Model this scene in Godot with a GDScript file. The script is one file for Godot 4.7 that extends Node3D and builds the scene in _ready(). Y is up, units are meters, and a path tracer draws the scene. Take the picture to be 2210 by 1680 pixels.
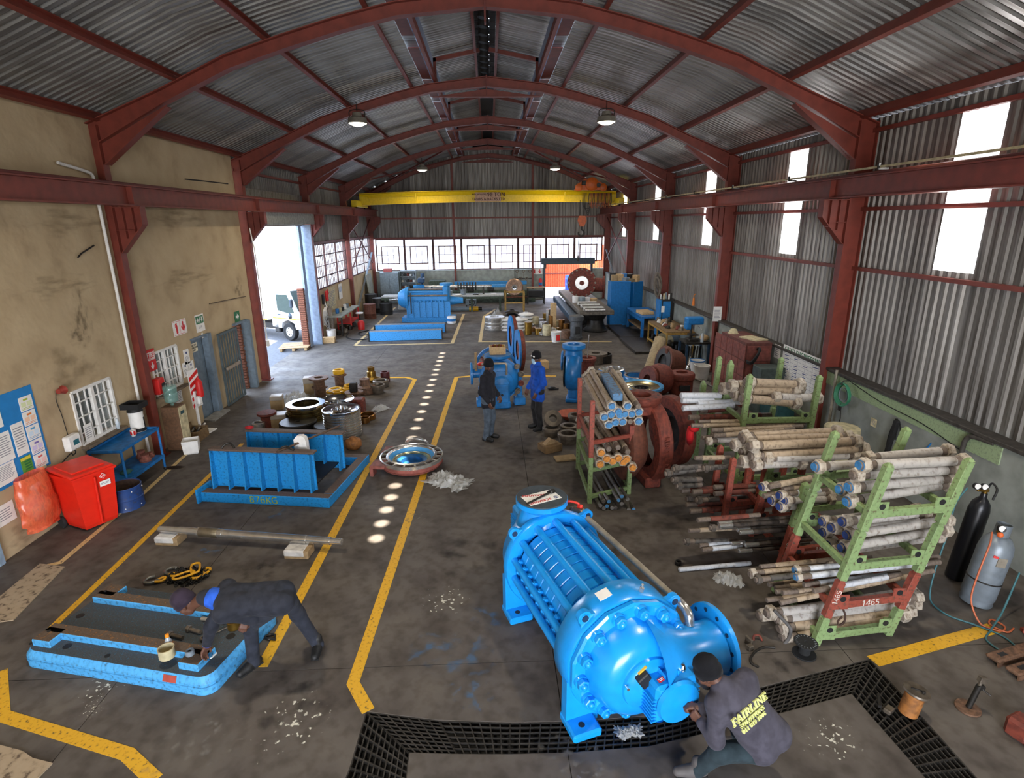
extends Node3D
# A pump workshop: steel portal-frame hall,machines,racks of bolts,four workers.

class Geo:
	var v := PackedVector3Array()
	var n := PackedVector3Array()
	var u := PackedVector2Array()
	var idx := PackedInt32Array()
	func tri(a: Vector3,b: Vector3,c: Vector3,na: Vector3,nb: Vector3,nc: Vector3):
		var k := v.size()
		v.append(a); v.append(b); v.append(c)
		n.append(na); n.append(nb); n.append(nc)
		u.append(Vector2.ZERO); u.append(Vector2(1,0)); u.append(Vector2(1,1))
		idx.append(k); idx.append(k+2); idx.append(k+1)
	func quad(a: Vector3,b: Vector3,c: Vector3,d: Vector3):
		var m := (b - a).cross(c - a)
		if m.length_squared() < 1e-14: m = (c - a).cross(d - a)
		m = m.normalized()
		quadn(a,b,c,d,m,m,m,m)
	func quadn(a: Vector3,b: Vector3,c: Vector3,d: Vector3,na: Vector3,nb: Vector3,nc: Vector3,nd: Vector3):
		var k := v.size()
		v.append(a); v.append(b); v.append(c); v.append(d)
		n.append(na); n.append(nb); n.append(nc); n.append(nd)
		u.append(Vector2(0,1)); u.append(Vector2(1,1)); u.append(Vector2(1,0)); u.append(Vector2(0,0))
		for i in [0,2,1,0,3,2]: idx.append(k+i)
	func quad2(a: Vector3,b: Vector3,c: Vector3,d: Vector3) -> Geo:
		quad(a,b,c,d)
		return self
	func qo(a: Vector3,b: Vector3,c: Vector3,d: Vector3,o: Vector3):
		if (b - a).cross(c - a).dot((a+b+c+d)*0.25 - o) < 0: quad(d,c,b,a)
		else: quad(a,b,c,d)
	func to(a: Vector3,b: Vector3,c: Vector3,o: Vector3):
		var m := (b - a).cross(c - a).normalized()
		if m.dot((a+b+c)/3.0 - o) < 0: tri(a,c,b,-m,-m,-m)
		else: tri(a,b,c,m,m,m)
	func box(c: Vector3,s: Vector3,ch := 0.0,bs := Basis.IDENTITY) -> Geo:
		var h := s*0.5
		ch = minf(ch,minf(h.x,minf(h.y,h.z))*0.9)
		for ax in 3:
			var a1 := (ax+1) % 3
			var a2 := (ax+2) % 3
			for sg in [-1.0,1.0]:
				var q: Array[Vector3] = []
				for t in [[-1,-1],[1,-1],[1,1],[-1,1]]:
					var p := Vector3.ZERO
					p[ax] = sg*h[ax]; p[a1] = t[0]*(h[a1] - ch); p[a2] = t[1]*(h[a2] - ch)
					q.append(c+bs*p)
				if sg > 0: quad(q[0],q[1],q[2],q[3])
				else: quad(q[3],q[2],q[1],q[0])
			if ch > 0:
				for s1 in [-1.0,1.0]:
					for s2 in [-1.0,1.0]:
						var e: Array[Vector3] = []
						for t in [[-1,0],[1,0],[1,1],[-1,1]]:
							var p := Vector3.ZERO
							p[ax] = t[0]*(h[ax] - ch)
							p[a1] = s1*(h[a1] - (ch if t[1] else 0.0)); p[a2] = s2*(h[a2] - (0.0 if t[1] else ch))
							e.append(c+bs*p)
						qo(e[0],e[1],e[2],e[3],c)
		if ch > 0:
			for sx in [-1.0,1.0]:
				for sy in [-1.0,1.0]:
					for sz in [-1.0,1.0]:
						to(c+bs*Vector3(sx*h.x,sy*(h.y - ch),sz*(h.z - ch)),c+bs*Vector3(sx*(h.x - ch),sy*h.y,sz*(h.z - ch)),c+bs*Vector3(sx*(h.x - ch),sy*(h.y - ch),sz*h.z),c)
		return self
	func bar(a: Vector3,b: Vector3,w: float,h: float,ch := 0.0,up := Vector3.UP) -> Geo:
		var z := (b - a).normalized()
		if absf(z.dot(up)) > 0.99: up = Vector3.RIGHT
		var x := up.cross(z).normalized()
		return box((a+b)*0.5,Vector3(w,h,a.distance_to(b)),ch,Basis(x,z.cross(x),z))
	func lathe(pr: Array,k := 24,at := Transform3D.IDENTITY,sharp := 0.75) -> Geo:
		var m := pr.size()
		var sn: Array[Vector2] = []
		for i in m - 1:
			var d := Vector2(pr[i+1][0] - pr[i][0],pr[i+1][1] - pr[i][1])
			sn.append(Vector2(d.y,-d.x).normalized() if d.length() > 1e-7 else Vector2(1,0))
		var cs := PackedVector2Array()
		for j in k+1: cs.append(Vector2(cos(TAU*j/k),sin(TAU*j/k)))
		for i in m - 1:
			var n0 := sn[i]
			var n1 := sn[i]
			if i > 0 and sn[i - 1].dot(sn[i]) > sharp: n0 = (sn[i - 1]+sn[i]).normalized()
			if i < m - 2 and sn[i+1].dot(sn[i]) > sharp: n1 = (sn[i+1]+sn[i]).normalized()
			var r0: float = pr[i][0]
			var r1: float = pr[i+1][0]
			if r0 < 1e-6 and r1 < 1e-6: continue
			var s := v.size()
			for j in k+1:
				var c := cs[j]
				v.append(at*Vector3(r0*c.x,pr[i][1],-r0*c.y)); n.append((at.basis*Vector3(n0.x*c.x,n0.y,-n0.x*c.y)).normalized()); u.append(Vector2(float(j)/k,1))
				v.append(at*Vector3(r1*c.x,pr[i+1][1],-r1*c.y)); n.append((at.basis*Vector3(n1.x*c.x,n1.y,-n1.x*c.y)).normalized()); u.append(Vector2(float(j)/k,0))
			for j in k:
				var q := s+j*2
				if r0 > 1e-6: for i3 in [q,q+3,q+2]: idx.append(i3)
				if r1 > 1e-6: for i3 in [q,q+1,q+3]: idx.append(i3)
				if r0 > 1e-6 and r1 <= 1e-6: pass
		return self
	static func along(a: Vector3,b: Vector3) -> Transform3D:
		var y := (b - a).normalized()
		var s := Vector3.FORWARD if absf(y.z) < 0.9 else Vector3.RIGHT
		var x := y.cross(s).normalized()
		return Transform3D(Basis(x,y,x.cross(y)),a)
	func cyl(a: Vector3,b: Vector3,r0: float,r1 := -1.0,k := 16,ch := 0.0) -> Geo:
		if r1 < 0: r1 = r0
		var l := a.distance_to(b)
		if ch > 0: lathe([[0,0],[r0 - ch,0],[r0,ch],[r1,l - ch],[r1 - ch,l],[0,l]],k,along(a,b),0.8)
		else: lathe([[0,0],[r0,0],[r1,l],[0,l]],k,along(a,b))
		return self
	func hexa(a: Vector3,b: Vector3,r: float,spin := 0.0,hole := 0.0) -> Geo:
		var t := along(a,b)
		t.basis = t.basis*Basis(Vector3.UP,spin)
		var l := a.distance_to(b)
		return facet([[hole,0],[r*0.86,0],[r,l*0.12],[r,l*0.88],[r*0.86,l],[hole,l]],6,t)
	func facet(pr: Array,k: int,at := Transform3D.IDENTITY) -> Geo:
		for i in pr.size() - 1:
			for j in k:
				var a0 := TAU*j/k
				var a1 := TAU*(j+1)/k
				var p := [at*Vector3(pr[i][0]*cos(a0),pr[i][1],-pr[i][0]*sin(a0)),at*Vector3(pr[i][0]*cos(a1),pr[i][1],-pr[i][0]*sin(a1)),at*Vector3(pr[i+1][0]*cos(a1),pr[i+1][1],-pr[i+1][0]*sin(a1)),at*Vector3(pr[i+1][0]*cos(a0),pr[i+1][1],-pr[i+1][0]*sin(a0))]
				if pr[i][0] < 1e-6:
					var m: Vector3 = (p[2] - p[0]).cross(p[3] - p[0]).normalized()
					tri(p[0],p[2],p[3],m,m,m)
				else: quad(p[0],p[1],p[2],p[3])
		return self
	func tube(p: Array,r: float,k := 8,closed := false,cap := true) -> Geo:
		var m := p.size()
		if m >= 4 and m < 16 and m != 12:
			var q := []
			var e := m if closed else m - 1
			for i in e:
				var a: Vector3 = p[posmod(i - 1,m)] if closed or i > 0 else p[0]
				var d: Vector3 = p[(i+2) % m] if closed or i < m - 2 else p[m - 1]
				var b: Vector3 = p[i]
				var c: Vector3 = p[(i+1) % m]
				var l := b.distance_to(c)*0.5
				var t0 := (c - a).normalized()*l*1.5
				var t1 := (d - b).normalized()*l*1.5
				for s2 in 5:
					var t := s2/5.0
					q.append(b*(2*t*t*t - 3*t*t+1)+t0*(t*t*t - 2*t*t+t)+c*(3*t*t - 2*t*t*t)+t1*(t*t*t - t*t))
			if not closed: q.append(p[m - 1])
			p = q
			m = p.size()
		var x := Vector3.ZERO
		var s := v.size()
		for i in m+(1 if closed else 0):
			var i0: Vector3 = p[posmod(i - 1,m)] if closed or i > 0 else p[0]
			var i1: Vector3 = p[posmod(i+1,m)] if closed or i < m - 1 else p[m - 1]
			var t := (i1 - i0).normalized()
			if i == 0:
				x = t.cross(Vector3.UP if absf(t.y) < 0.9 else Vector3.RIGHT).normalized()
			else: x = (x - t*x.dot(t)).normalized()
			var y := t.cross(x)
			for j in k+1:
				var d := x*cos(TAU*j/k)+y*sin(TAU*j/k)
				v.append(p[i % m]+d*r); n.append(d); u.append(Vector2(float(j)/k,i))
		for i in m - 1+(1 if closed else 0):
			for j in k:
				var q := s+i*(k+1)+j
				for e in [q,q+k+2,q+1,q,q+k+1,q+k+2]: idx.append(e)
		if cap and not closed:
			cyl(p[0],p[0]+(p[0] - p[1]).normalized()*r*0.25,r,r*0.8,k)
			cyl(p[m - 1],p[m - 1]+(p[m - 1] - p[m - 2]).normalized()*r*0.25,r,r*0.8,k)
		return self
	func prism(poly: PackedVector2Array,d: float,at := Transform3D.IDENTITY,both := true) -> Geo:
		var area := 0.0
		for i in poly.size():
			area += poly[i].cross(poly[(i+1) % poly.size()])
		if area < 0: poly.reverse()
		var t := Geometry2D.triangulate_polygon(poly)
		var z := Vector3(0,0,d)
		for i in range(0,t.size(),3):
			var a := Vector3(poly[t[i]].x,poly[t[i]].y,0)
			var b := Vector3(poly[t[i+1]].x,poly[t[i+1]].y,0)
			var c := Vector3(poly[t[i+2]].x,poly[t[i+2]].y,0)
			if (b - a).cross(c - a).z < 0:
				var w := b
				b = c; c = w
			var f := (at.basis*Vector3(0,0,1)).normalized()
			tri(at*(a+z),at*(b+z),at*(c+z),f,f,f)
			if both: tri(at*a,at*c,at*b,-f,-f,-f)
		for i in poly.size():
			var a := Vector3(poly[i].x,poly[i].y,0)
			var b := Vector3(poly[(i+1) % poly.size()].x,poly[(i+1) % poly.size()].y,0)
			quad(at*a,at*b,at*(b+z),at*(a+z))
		return self
	func grid(g: Array,closed := false) -> Geo:
		var h := g.size()
		var w: int = g[0].size()
		var s := v.size()
		for i in h:
			for j in w:
				var l: Vector3 = g[i][posmod(j - 1,w - 1)] if closed else g[i][maxi(j - 1,0)]
				var r: Vector3 = g[i][posmod(j+1,w - 1)] if closed else g[i][mini(j+1,w - 1)]
				var nn: Vector3 = (r - l).cross(g[mini(i+1,h - 1)][j] - g[maxi(i - 1,0)][j])
				v.append(g[i][j]); n.append(nn.normalized() if nn.length() > 1e-9 else Vector3.UP); u.append(Vector2(float(j)/(w - 1),float(i)/(h - 1)))
		for i in h - 1:
			for j in w - 1:
				var q := s+i*w+j
				for e in [q,q+w+1,q+1,q,q+w,q+w+1]: idx.append(e)
		return self
	func ball(c: Vector3,r: Vector3,k := 12,b := Basis.IDENTITY) -> Geo:
		var pr := []
		for i in k/2+1: pr.append([sin(PI*i/(k/2)),-cos(PI*i/(k/2))])
		return lathe(pr,k,Transform3D(b*Basis.from_scale(r),c),-1.0)
	func mesh() -> ArrayMesh:
		var a := []
		a.resize(Mesh.ARRAY_MAX)
		a[Mesh.ARRAY_VERTEX] = v; a[Mesh.ARRAY_NORMAL] = n; a[Mesh.ARRAY_TEX_UV] = u; a[Mesh.ARRAY_INDEX] = idx
		var m := ArrayMesh.new()
		m.add_surface_from_arrays(Mesh.PRIMITIVE_TRIANGLES,a)
		return m

var names := {}
var mats := {}
var texs := {}
var rng := RandomNumberGenerator.new()

func G() -> Geo: return Geo.new()

func numbered(c: String) -> String:
	if not names.has(c):
		names[c] = 0
		return c
	names[c] += 1
	return "%s_%03d" % [c,names[c]]

func tag(o: Node,label: String,category := "",group := "",kind := ""):
	o.set_meta("label",label)
	if category: o.set_meta("category",category)
	if group: o.set_meta("group",group)
	if kind: o.set_meta("kind",kind)

func thing(called: String,label: String,category: String,at := Vector3.ZERO,yaw := 0.0,group := "") -> Node3D:
	var o := Node3D.new()
	o.name = numbered(called)
	add_child(o)
	o.position = at
	o.rotation_degrees.y = yaw
	tag(o,label,category,group)
	return o

func part(called: String,g,m: Material,parent: Node,at := Transform3D.IDENTITY) -> MeshInstance3D:
	var o := MeshInstance3D.new()
	o.name = called
	o.mesh = g.mesh() if g is Geo else g
	o.material_override = m
	parent.add_child(o,true)
	o.transform = at
	return o

func one(called: String,label: String,category: String,g,m: Material,at := Vector3.ZERO,yaw := 0.0,group := "") -> MeshInstance3D:
	var o := part(numbered(called),g,m,self)
	o.position = at
	o.rotation_degrees.y = yaw
	tag(o,label,category,group)
	return o

func struct(called: String,label: String,g,m: Material,category := "") -> MeshInstance3D:
	var o := part(numbered(called),g,m,self)
	tag(o,label,category if category else called.split("_")[0],"","structure")
	return o

func structroot(called: String,label: String,category: String) -> Node3D:
	var o := Node3D.new()
	o.name = numbered(called)
	add_child(o)
	tag(o,label,category,"","structure")
	return o

func again(o: Node,label: String,at: Vector3,yaw := 0.0) -> Node3D:
	var c: Node3D = o.duplicate()
	var base: String = String(o.name)
	if base.length() > 4 and base[base.length() - 4] == "_" and base.right(3).is_valid_int(): base = base.left(base.length() - 4)
	c.name = numbered(base)
	add_child(c)
	c.position = at
	c.rotation_degrees.y = yaw
	if label: c.set_meta("label",label)
	return c

func noise(sd: int,freq: float,oct := 4,size := 512,stops := [[0.0,Color(0.6,0.6,0.6)],[1.0,Color.WHITE]],cell := false,stretch := 1) -> NoiseTexture2D:
	var f := FastNoiseLite.new()
	f.seed = sd; f.frequency = freq; f.fractal_octaves = oct
	f.noise_type = FastNoiseLite.TYPE_CELLULAR if cell else FastNoiseLite.TYPE_SIMPLEX_SMOOTH
	f.fractal_type = FastNoiseLite.FRACTAL_FBM if oct > 1 else FastNoiseLite.FRACTAL_NONE
	var t := NoiseTexture2D.new()
	t.width = size/stretch; t.height = size; t.seamless = true; t.noise = f
	var gr := Gradient.new()
	var of := PackedFloat32Array()
	var co := PackedColorArray()
	for s in stops:
		of.append(s[0]); co.append(s[1])
	gr.offsets = of; gr.colors = co
	t.color_ramp = gr
	return t

func C(h: String) -> Color: return Color.html(h)

func mt(key: String,col := "808080",rough := 0.6,metal := 0.0,grunge := 0.35,scale := 1.0,spec := 0.5,coat := 0.0) -> StandardMaterial3D:
	if mats.has(key): return mats[key]
	var m := StandardMaterial3D.new()
	m.resource_name = key
	m.albedo_color = C(col)
	m.roughness = rough; m.metallic = metal; m.metallic_specular = spec
	if grunge > 0:
		var gk := "g%.2f" % grunge
		if not texs.has(gk):
			var d := 1.0 - grunge
			texs[gk] = noise(7,0.012,5,512,[[0.05,Color(d,d,d)],[0.45,Color(d,d,d).lerp(Color.WHITE,0.6)],[0.75,Color(1,1,1)]])
		m.albedo_texture = texs[gk]
		m.uv1_triplanar = true
		m.uv1_world_triplanar = true
		m.uv1_scale = Vector3.ONE*scale
	if coat > 0:
		m.clearcoat_enabled = true; m.clearcoat = coat; m.clearcoat_roughness = 0.15
	mats[key] = m
	return m

func worn(key: String,paint: String,under: String,share: float,rough := 0.5,scale := 1.0,metal := 0.0,freq := 0.02) -> StandardMaterial3D:
	if mats.has(key): return mats[key]
	var m := mt(key,"ffffff",rough,metal,0.0)
	var p := C(paint)
	var q := C(under)
	m.albedo_texture = noise(hash(key) % 1000,freq,5,512,[[0.0,q.darkened(0.25)],[maxf(share - 0.04,0.01),q],[share+0.02,p.darkened(0.12)],[share+0.2,p],[1.0,p.lightened(0.05)]])
	m.uv1_triplanar = true
	m.uv1_world_triplanar = true
	m.uv1_scale = Vector3.ONE*scale
	return m

func glow(key: String,col: String,e: float) -> StandardMaterial3D:
	if mats.has(key): return mats[key]
	var m := mt(key,col,0.6,0.0,0.0)
	m.emission_enabled = true
	m.emission = C(col)
	m.emission_energy_multiplier = e
	return m

func T(o: Vector3,rx := 0.0,ry := 0.0,rz := 0.0) -> Transform3D:
	return Transform3D(Basis.from_euler(Vector3(deg_to_rad(rx),deg_to_rad(ry),deg_to_rad(rz))),o)

func V(x: float,y: float,z: float) -> Vector3: return Vector3(x,y,z)

func P2(a: Array) -> PackedVector2Array:
	var p := PackedVector2Array()
	for i in range(0,a.size(),2): p.append(Vector2(a[i],a[i+1]))
	return p

func ring(r0: float,r1: float,h: float,k := 32,ch := 0.006) -> Array:
	return [[r0,h - ch],[r0,ch],[r0+ch,0],[r1 - ch,0],[r1,ch],[r1,h - ch],[r1 - ch,h],[r0+ch,h],[r0,h - ch]]

func text(parent: Node,s: String,h: float,m: Material,at: Transform3D,called := "lettering",serif := false,depth := 0.003,bold := true) -> MeshInstance3D:
	var t := TextMesh.new()
	var f := SystemFont.new()
	f.font_names = PackedStringArray(["Droid Serif" if serif else "Droid Sans"])
	f.font_weight = 700 if bold else 400
	t.font = f
	t.text = s
	t.font_size = 64
	t.pixel_size = h/46.0
	t.depth = depth
	t.curve_step = 4.0
	return part(called,t,m,parent,at)

const ZF := [-11.466,-17.554,-23.642,-29.73,-35.75]
const ZB := 7.5
const PROF := [[0.0,8.55],[1.6,8.37],[2.6,8.14],[3.6,7.86],[4.6,7.55],[5.8,7.02],[7.22,6.42]]

func _ready():
	var cam := Camera3D.new()
	cam.name = "camera"
	cam.fov = 68.82
	cam.near = 0.05
	cam.far = 400.0
	add_child(cam)
	cam.transform = Transform3D(Basis(Vector3(0.9992077,-0.0107975,0.0383061),Vector3(0.0211848,0.9591052,-0.2822558),Vector3(-0.0336919,0.2828437,0.9585741)),Vector3(0,4.7,0))
	cam.current = true
	var sm := ProceduralSkyMaterial.new()
	sm.sky_top_color = Color(0.72,0.80,0.92)
	sm.sky_horizon_color = Color(0.95,0.96,1.0)
	sm.ground_bottom_color = Color(0.5,0.48,0.45)
	sm.ground_horizon_color = Color(0.8,0.8,0.8)
	sm.sky_energy_multiplier = 2.8
	sm.ground_energy_multiplier = 2.0
	var sky := Sky.new()
	sky.sky_material = sm
	var env := Environment.new()
	env.background_mode = Environment.BG_SKY
	env.sky = sky
	env.tonemap_mode = Environment.TONE_MAPPER_LINEAR
	env.tonemap_exposure = 1.6
	env.sdfgi_enabled = true
	env.ssao_enabled = true
	env.ssil_enabled = true
	var we := WorldEnvironment.new()
	we.name = "surroundings"
	we.environment = env
	add_child(we)
	var sun := DirectionalLight3D.new()
	sun.name = "sun"
	sun.light_energy = 7.0
	sun.light_color = Color(1.0,0.96,0.9)
	sun.light_angular_distance = 0.55
	sun.shadow_enabled = true
	add_child(sun)
	sun.look_at_from_position(Vector3(1.85,9.44,0),Vector3(0,0,0.02),Vector3.BACK)
	daylight()
	palette()
	shell()
	roof()
	steelwork()
	outside()
	more()

func daylight():
	for z in [-21.0+17.9,-9.0,-14.25,-19.75,-25.95,-32.2]:
		area("translucent_sheet_light",Vector3(7.26,5.0,z),Vector3(-1,-0.35,0),Vector2(0.8,2.3),9.0,Color(1,1,1))
	area("back_door_light",Vector3(0,2.9,ZB - 0.3),Vector3(0,-0.12,-1),Vector2(7.0,5.2),75.0,Color(1.0,0.985,0.96))

func area(called: String,at: Vector3,dir: Vector3,size: Vector2,e: float,c: Color):
	var l := AreaLight3D.new()
	l.name = called
	l.area_size = size
	l.light_energy = e
	l.light_color = c
	l.area_range = 60.0
	l.shadow_enabled = true
	add_child(l,true)
	l.look_at_from_position(at,at+dir,Vector3.UP)

func palette():
	mt("steel_red","7a3528",0.5,0.0,0.14,0.5)
	mt("steel_red_dark","6a2c24",0.55,0.0,0.18,0.6)
	mt("plaster","baa684",0.92,0.0,0.22,0.35)
	mt("grey_wall","a0a59b",0.85,0.0,0.15,0.4)
	mt("yellow_line","d8a01a",0.6,0.0,0.1,1.0)
	mt("white","e8e6e0",0.6,0.0,0.08)
	mt("paper","eceae4",0.85,0.0,0.04)
	mt("black","191919",0.6,0.0,0.3)
	mt("rubber","1c1c1c",0.85,0.0,0.25)
	mt("dark_steel","3c3935",0.45,0.6,0.35)
	mt("bright_steel","cfcdc8",0.26,0.85,0.15)
	mt("chrome","d8d8d6",0.12,1.0,0.08)
	mt("grey_paint","7f8a92",0.5,0.0,0.2)
	mt("door_grey","6f7f8c",0.5,0.0,0.15)
	mt("wood","a58a64",0.8,0.0,0.16,2.0)
	mt("brass","a8843c",0.32,0.9,0.25)
	mt("casting_red","7a3626",0.7,0.0,0.4,1.5)
	mt("machine_green","4a5a48",0.6,0.0,0.4)
	worn("rack_green","7c935f","625a3c",0.24,0.6,1.6)
	worn("rack_red","8a4030","5e4638",0.24,0.6,1.6)
	worn("blue_worn","1d7fb8","2c5a74",0.25,0.5,1.5)
	mt("blue_paint","1697ea",0.28,0.0,0.08,0.8,0.5,0.3)
	mt("blue_bench","1772b8",0.5,0.0,0.25)

func wall_x(x: float,t: float,z0: float,z1: float,y0: float,y1: float,holes: Array) -> Geo:
	var g := G()
	var zs := [z0,z1]
	for h in holes:
		zs.append(h[0]); zs.append(h[1])
	zs.sort()
	for i in zs.size() - 1:
		var a: float = zs[i]
		var b: float = zs[i+1]
		if b - a < 1e-4: continue
		var cuts := [[y0,y1]]
		for h in holes:
			if h[0] <= a+1e-4 and h[1] >= b - 1e-4:
				var nc := []
				for c in cuts:
					if h[2] > c[0]: nc.append([c[0],minf(c[1],h[2])])
					if h[3] < c[1]: nc.append([maxf(c[0],h[3]),c[1]])
				cuts = nc
		for c in cuts: if c[1] - c[0] > 1e-4: g.box(Vector3(x+t*0.5,(c[0]+c[1])*0.5,(a+b)*0.5),Vector3(absf(t),c[1] - c[0],b - a))
	return g

func cladding(o: Vector3,across: Vector3,w: float,path: Array,nrm: Vector3,parent: Node,ms: Array,sheet := 0.69,pitch := 0.1725,depth := 0.036,called := "cladding_sheet"):
	var cnt := int(ceil(w/sheet))
	for s in cnt:
		var x0 := s*sheet
		var x1 := minf(w,x0+sheet)
		var xs := []
		var k := 0
		while x0+k*pitch < x1 - 1e-4:
			var b := x0+k*pitch
			for e in [[0.0,0.0],[0.5,0.0],[0.62,1.0],[0.88,1.0]]:
				if b+e[0]*pitch <= x1+1e-4: xs.append([b+e[0]*pitch,e[1]*depth])
			k += 1
		xs.append([x1,0.0])
		var g := G()
		for i in path.size() - 1:
			for j in xs.size() - 1:
				var p0: Vector3 = o+path[i]+across*xs[j][0]+nrm*xs[j][1]
				var p1: Vector3 = o+path[i]+across*xs[j+1][0]+nrm*xs[j+1][1]
				var p2: Vector3 = o+path[i+1]+across*xs[j+1][0]+nrm*xs[j+1][1]
				var p3: Vector3 = o+path[i+1]+across*xs[j][0]+nrm*xs[j][1]
				if (p1 - p0).cross(p3 - p0).dot(nrm) > 0: g.quad(p0,p1,p2,p3)
				else: g.quad(p3,p2,p1,p0)
		part(called,g,ms[rng.randi() % ms.size()],parent)

func galvanised(wall := true) -> Array:
	var k := "wall_sheet" if wall else "galv"
	if not mats.has(k+"0"):
		var tx := noise(31,0.01,4,512,[[0.1,Color(0.6,0.57,0.54)],[0.45,Color(0.86,0.85,0.84)],[0.85,Color(1,1,1)]])
		for i in 4:
			var m := mt(k+str(i),["8a8782","94918c","7e7b77","9c9a95"][i] if wall else ["989997","a5a5a3","8b8c8b","b0b0ad"][i],[0.5,0.46,0.54,0.44][i] - (0.0 if wall else 0.08),0.35 if wall else 0.5,0.0)
			m.albedo_texture = tx
			m.uv1_triplanar = true
			m.uv1_world_triplanar = true
			m.uv1_scale = Vector3(1.3,0.07,1.3) if wall else Vector3(0.06,0.6,1.1)
	return [mats[k+"0"],mats[k+"1"],mats[k+"2"],mats[k+"3"],mats[k+"0"],mats[k+"1"]]

const TRENCH := [[-1.46,-3.3],[-1.36,-4.0],[-1.34,-4.61],[-0.6,-4.47],[0.1,-4.41],[0.8,-4.39],[1.47,-4.42],[2.25,-4.6],[3.2,-4.83],[4.12,-5.05],[4.15,-3.63],[4.13,-3.3]]
const TRENCH_IN := [[-0.86,-3.3],[-0.83,-3.8],[-0.84,-4.12],[-0.4,-4.085],[0.08,-4.06],[0.7,-4.05],[1.38,-4.08],[2.1,-4.22],[2.85,-4.4],[3.62,-4.58],[3.7,-3.63],[3.7,-3.3]]

func shell():
	rng.seed = 11
	var fl := structroot("floor","worn grey concrete floor slab with saw-cut joints and old stains","floor")
	var fm := mt("concrete","66605a",0.8,0.0,0.0,1.0,0.35)
	fm.albedo_texture = noise(3,0.006,6,1024,[[0.05,Color(0.74,0.72,0.71)],[0.5,Color(0.92,0.91,0.9)],[0.9,Color(1,0.99,0.97)]])
	fm.uv1_triplanar = true
	fm.uv1_world_triplanar = true
	fm.uv1_scale = Vector3.ONE*0.17
	fm.detail_enabled = true
	fm.detail_blend_mode = BaseMaterial3D.BLEND_MODE_MUL
	fm.detail_albedo = noise(5,0.05,5,512,[[0.1,Color(0.84,0.83,0.82)],[0.6,Color(1,1,1)]])
	fm.uv2_triplanar = true
	fm.uv2_world_triplanar = true
	fm.uv2_scale = Vector3.ONE*0.9
	fm.roughness_texture = noise(9,0.01,4,512,[[0.1,Color(0.7,0.7,0.7)],[0.9,Color(1,1,1)]])
	var hole := PackedVector2Array()
	for p in TRENCH: hole.append(Vector2(p[0],p[1]))
	for i in TRENCH_IN.size(): hole.append(Vector2(TRENCH_IN[TRENCH_IN.size() - 1 - i][0],TRENCH_IN[TRENCH_IN.size() - 1 - i][1]))
	var xs := [-7.6,-4.1,0.62,3.9,7.6]
	var zs := [-3.3,-5.2,-9.0,-13.2,-17.5,-21.7,-26.0,-30.5,-36.2]
	for i in xs.size() - 1:
		for j in zs.size() - 1:
			var q := P2([xs[i]+0.004,zs[j] - 0.004,xs[i+1] - 0.004,zs[j] - 0.004,xs[i+1] - 0.004,zs[j+1]+0.004,xs[i]+0.004,zs[j+1]+0.004])
			var g := G()
			for pc in (Geometry2D.clip_polygons(q,hole) if j < 2 else [q]):
				var pp := PackedVector2Array()
				for p in pc: pp.append(Vector2(p.x,-p.y))
				g.prism(pp,0.14,T(V(0,-0.14,0),-90))
			if g.v.size(): part("concrete_slab",g,fm,fl)
	var back := G().box(V(0,-0.07,2.1),V(15.2,0.14,10.8))
	part("concrete_slab",back,fm,fl)
	part("joint_filler",G().box(V(0,-0.28,-14.4),V(15.4,0.25,43.8)),mt("joint","201e1c",0.9,0,0.2),fl)
	grating()
	lines()
	var pl: StandardMaterial3D = mats.plaster
	pl.albedo_texture = noise(21,0.006,6,1024,[[0.0,Color(0.86,0.84,0.82)],[0.35,Color(0.96,0.95,0.94)],[0.8,Color(1,1,1)]])
	pl.uv1_scale = Vector3.ONE*0.16
	pl.heightmap_enabled = true
	pl.heightmap_texture = noise(22,0.03,5,512,[[0,Color.BLACK],[1,Color.WHITE]])
	pl.heightmap_scale = 1.2
	var holes := [[-10.56,-9.55,1.03,1.97],[-12.97,-11.94,1.2,2.09],[-14.5,-13.65,0.0,2.07],[-16.75,-15.95,0.0,2.02],[-7.5,-6.6,0.0,2.02]]
	struct("wall_left","tall beige plastered wall with stains, windows and doors along the left",wall_x(-7.2,-0.28,-17.36,ZB,0,6.58,holes),pl)
	struct("wall_left","low grubby plastered wall under the left steel windows",wall_x(-7.2,-0.22,-35.9,-23.9,0,2.0,[]),pl)
	var up := structroot("wall_left","grey ribbed steel cladding high on the left wall","wall")
	cladding(V(-7.36,0,-17.6),V(0,0,-1),6.0,[V(0,6.6,0),V(0,5.1,0)],V(1,0,0),up,galvanised())
	cladding(V(-7.36,0,-23.66),V(0,0,-1),12.3,[V(0,6.6,0),V(0,3.9,0)],V(1,0,0),up,galvanised())
	var rm := mt("office","6a6a66",0.9,0,0.2)
	var og := G()
	og.box(V(-10.4,1.5,-11.0),V(0.1,3.4,8.2)); og.box(V(-8.9,3.1,-11.0),V(3.0,0.1,8.2)); og.box(V(-8.9,1.5,-6.95),V(3.0,3.4,0.1)); og.box(V(-8.9,1.5,-15.2),V(3.0,3.4,0.1)); og.box(V(-8.9,0.0,-11.0),V(3.0,0.1,8.2))
	struct("wall_office","dim grey office walls seen through the barred windows",og,rm)
	var zf := -35.95
	var fw := G()
	for b in [[-7.4,3.35,0.0,1.85],[6.28,7.4,0.0,1.85]]: fw.box(V((b[0]+b[1])*0.5,(b[2]+b[3])*0.5,zf - 0.12),V(b[1] - b[0],b[3] - b[2],0.24))
	struct("wall_far","low grey painted wall across the far end below the windows",fw,mats.grey_wall)
	var fc := structroot("wall_far","grey ribbed steel cladding of the far gable above the windows","wall")
	var x := -7.4
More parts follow.
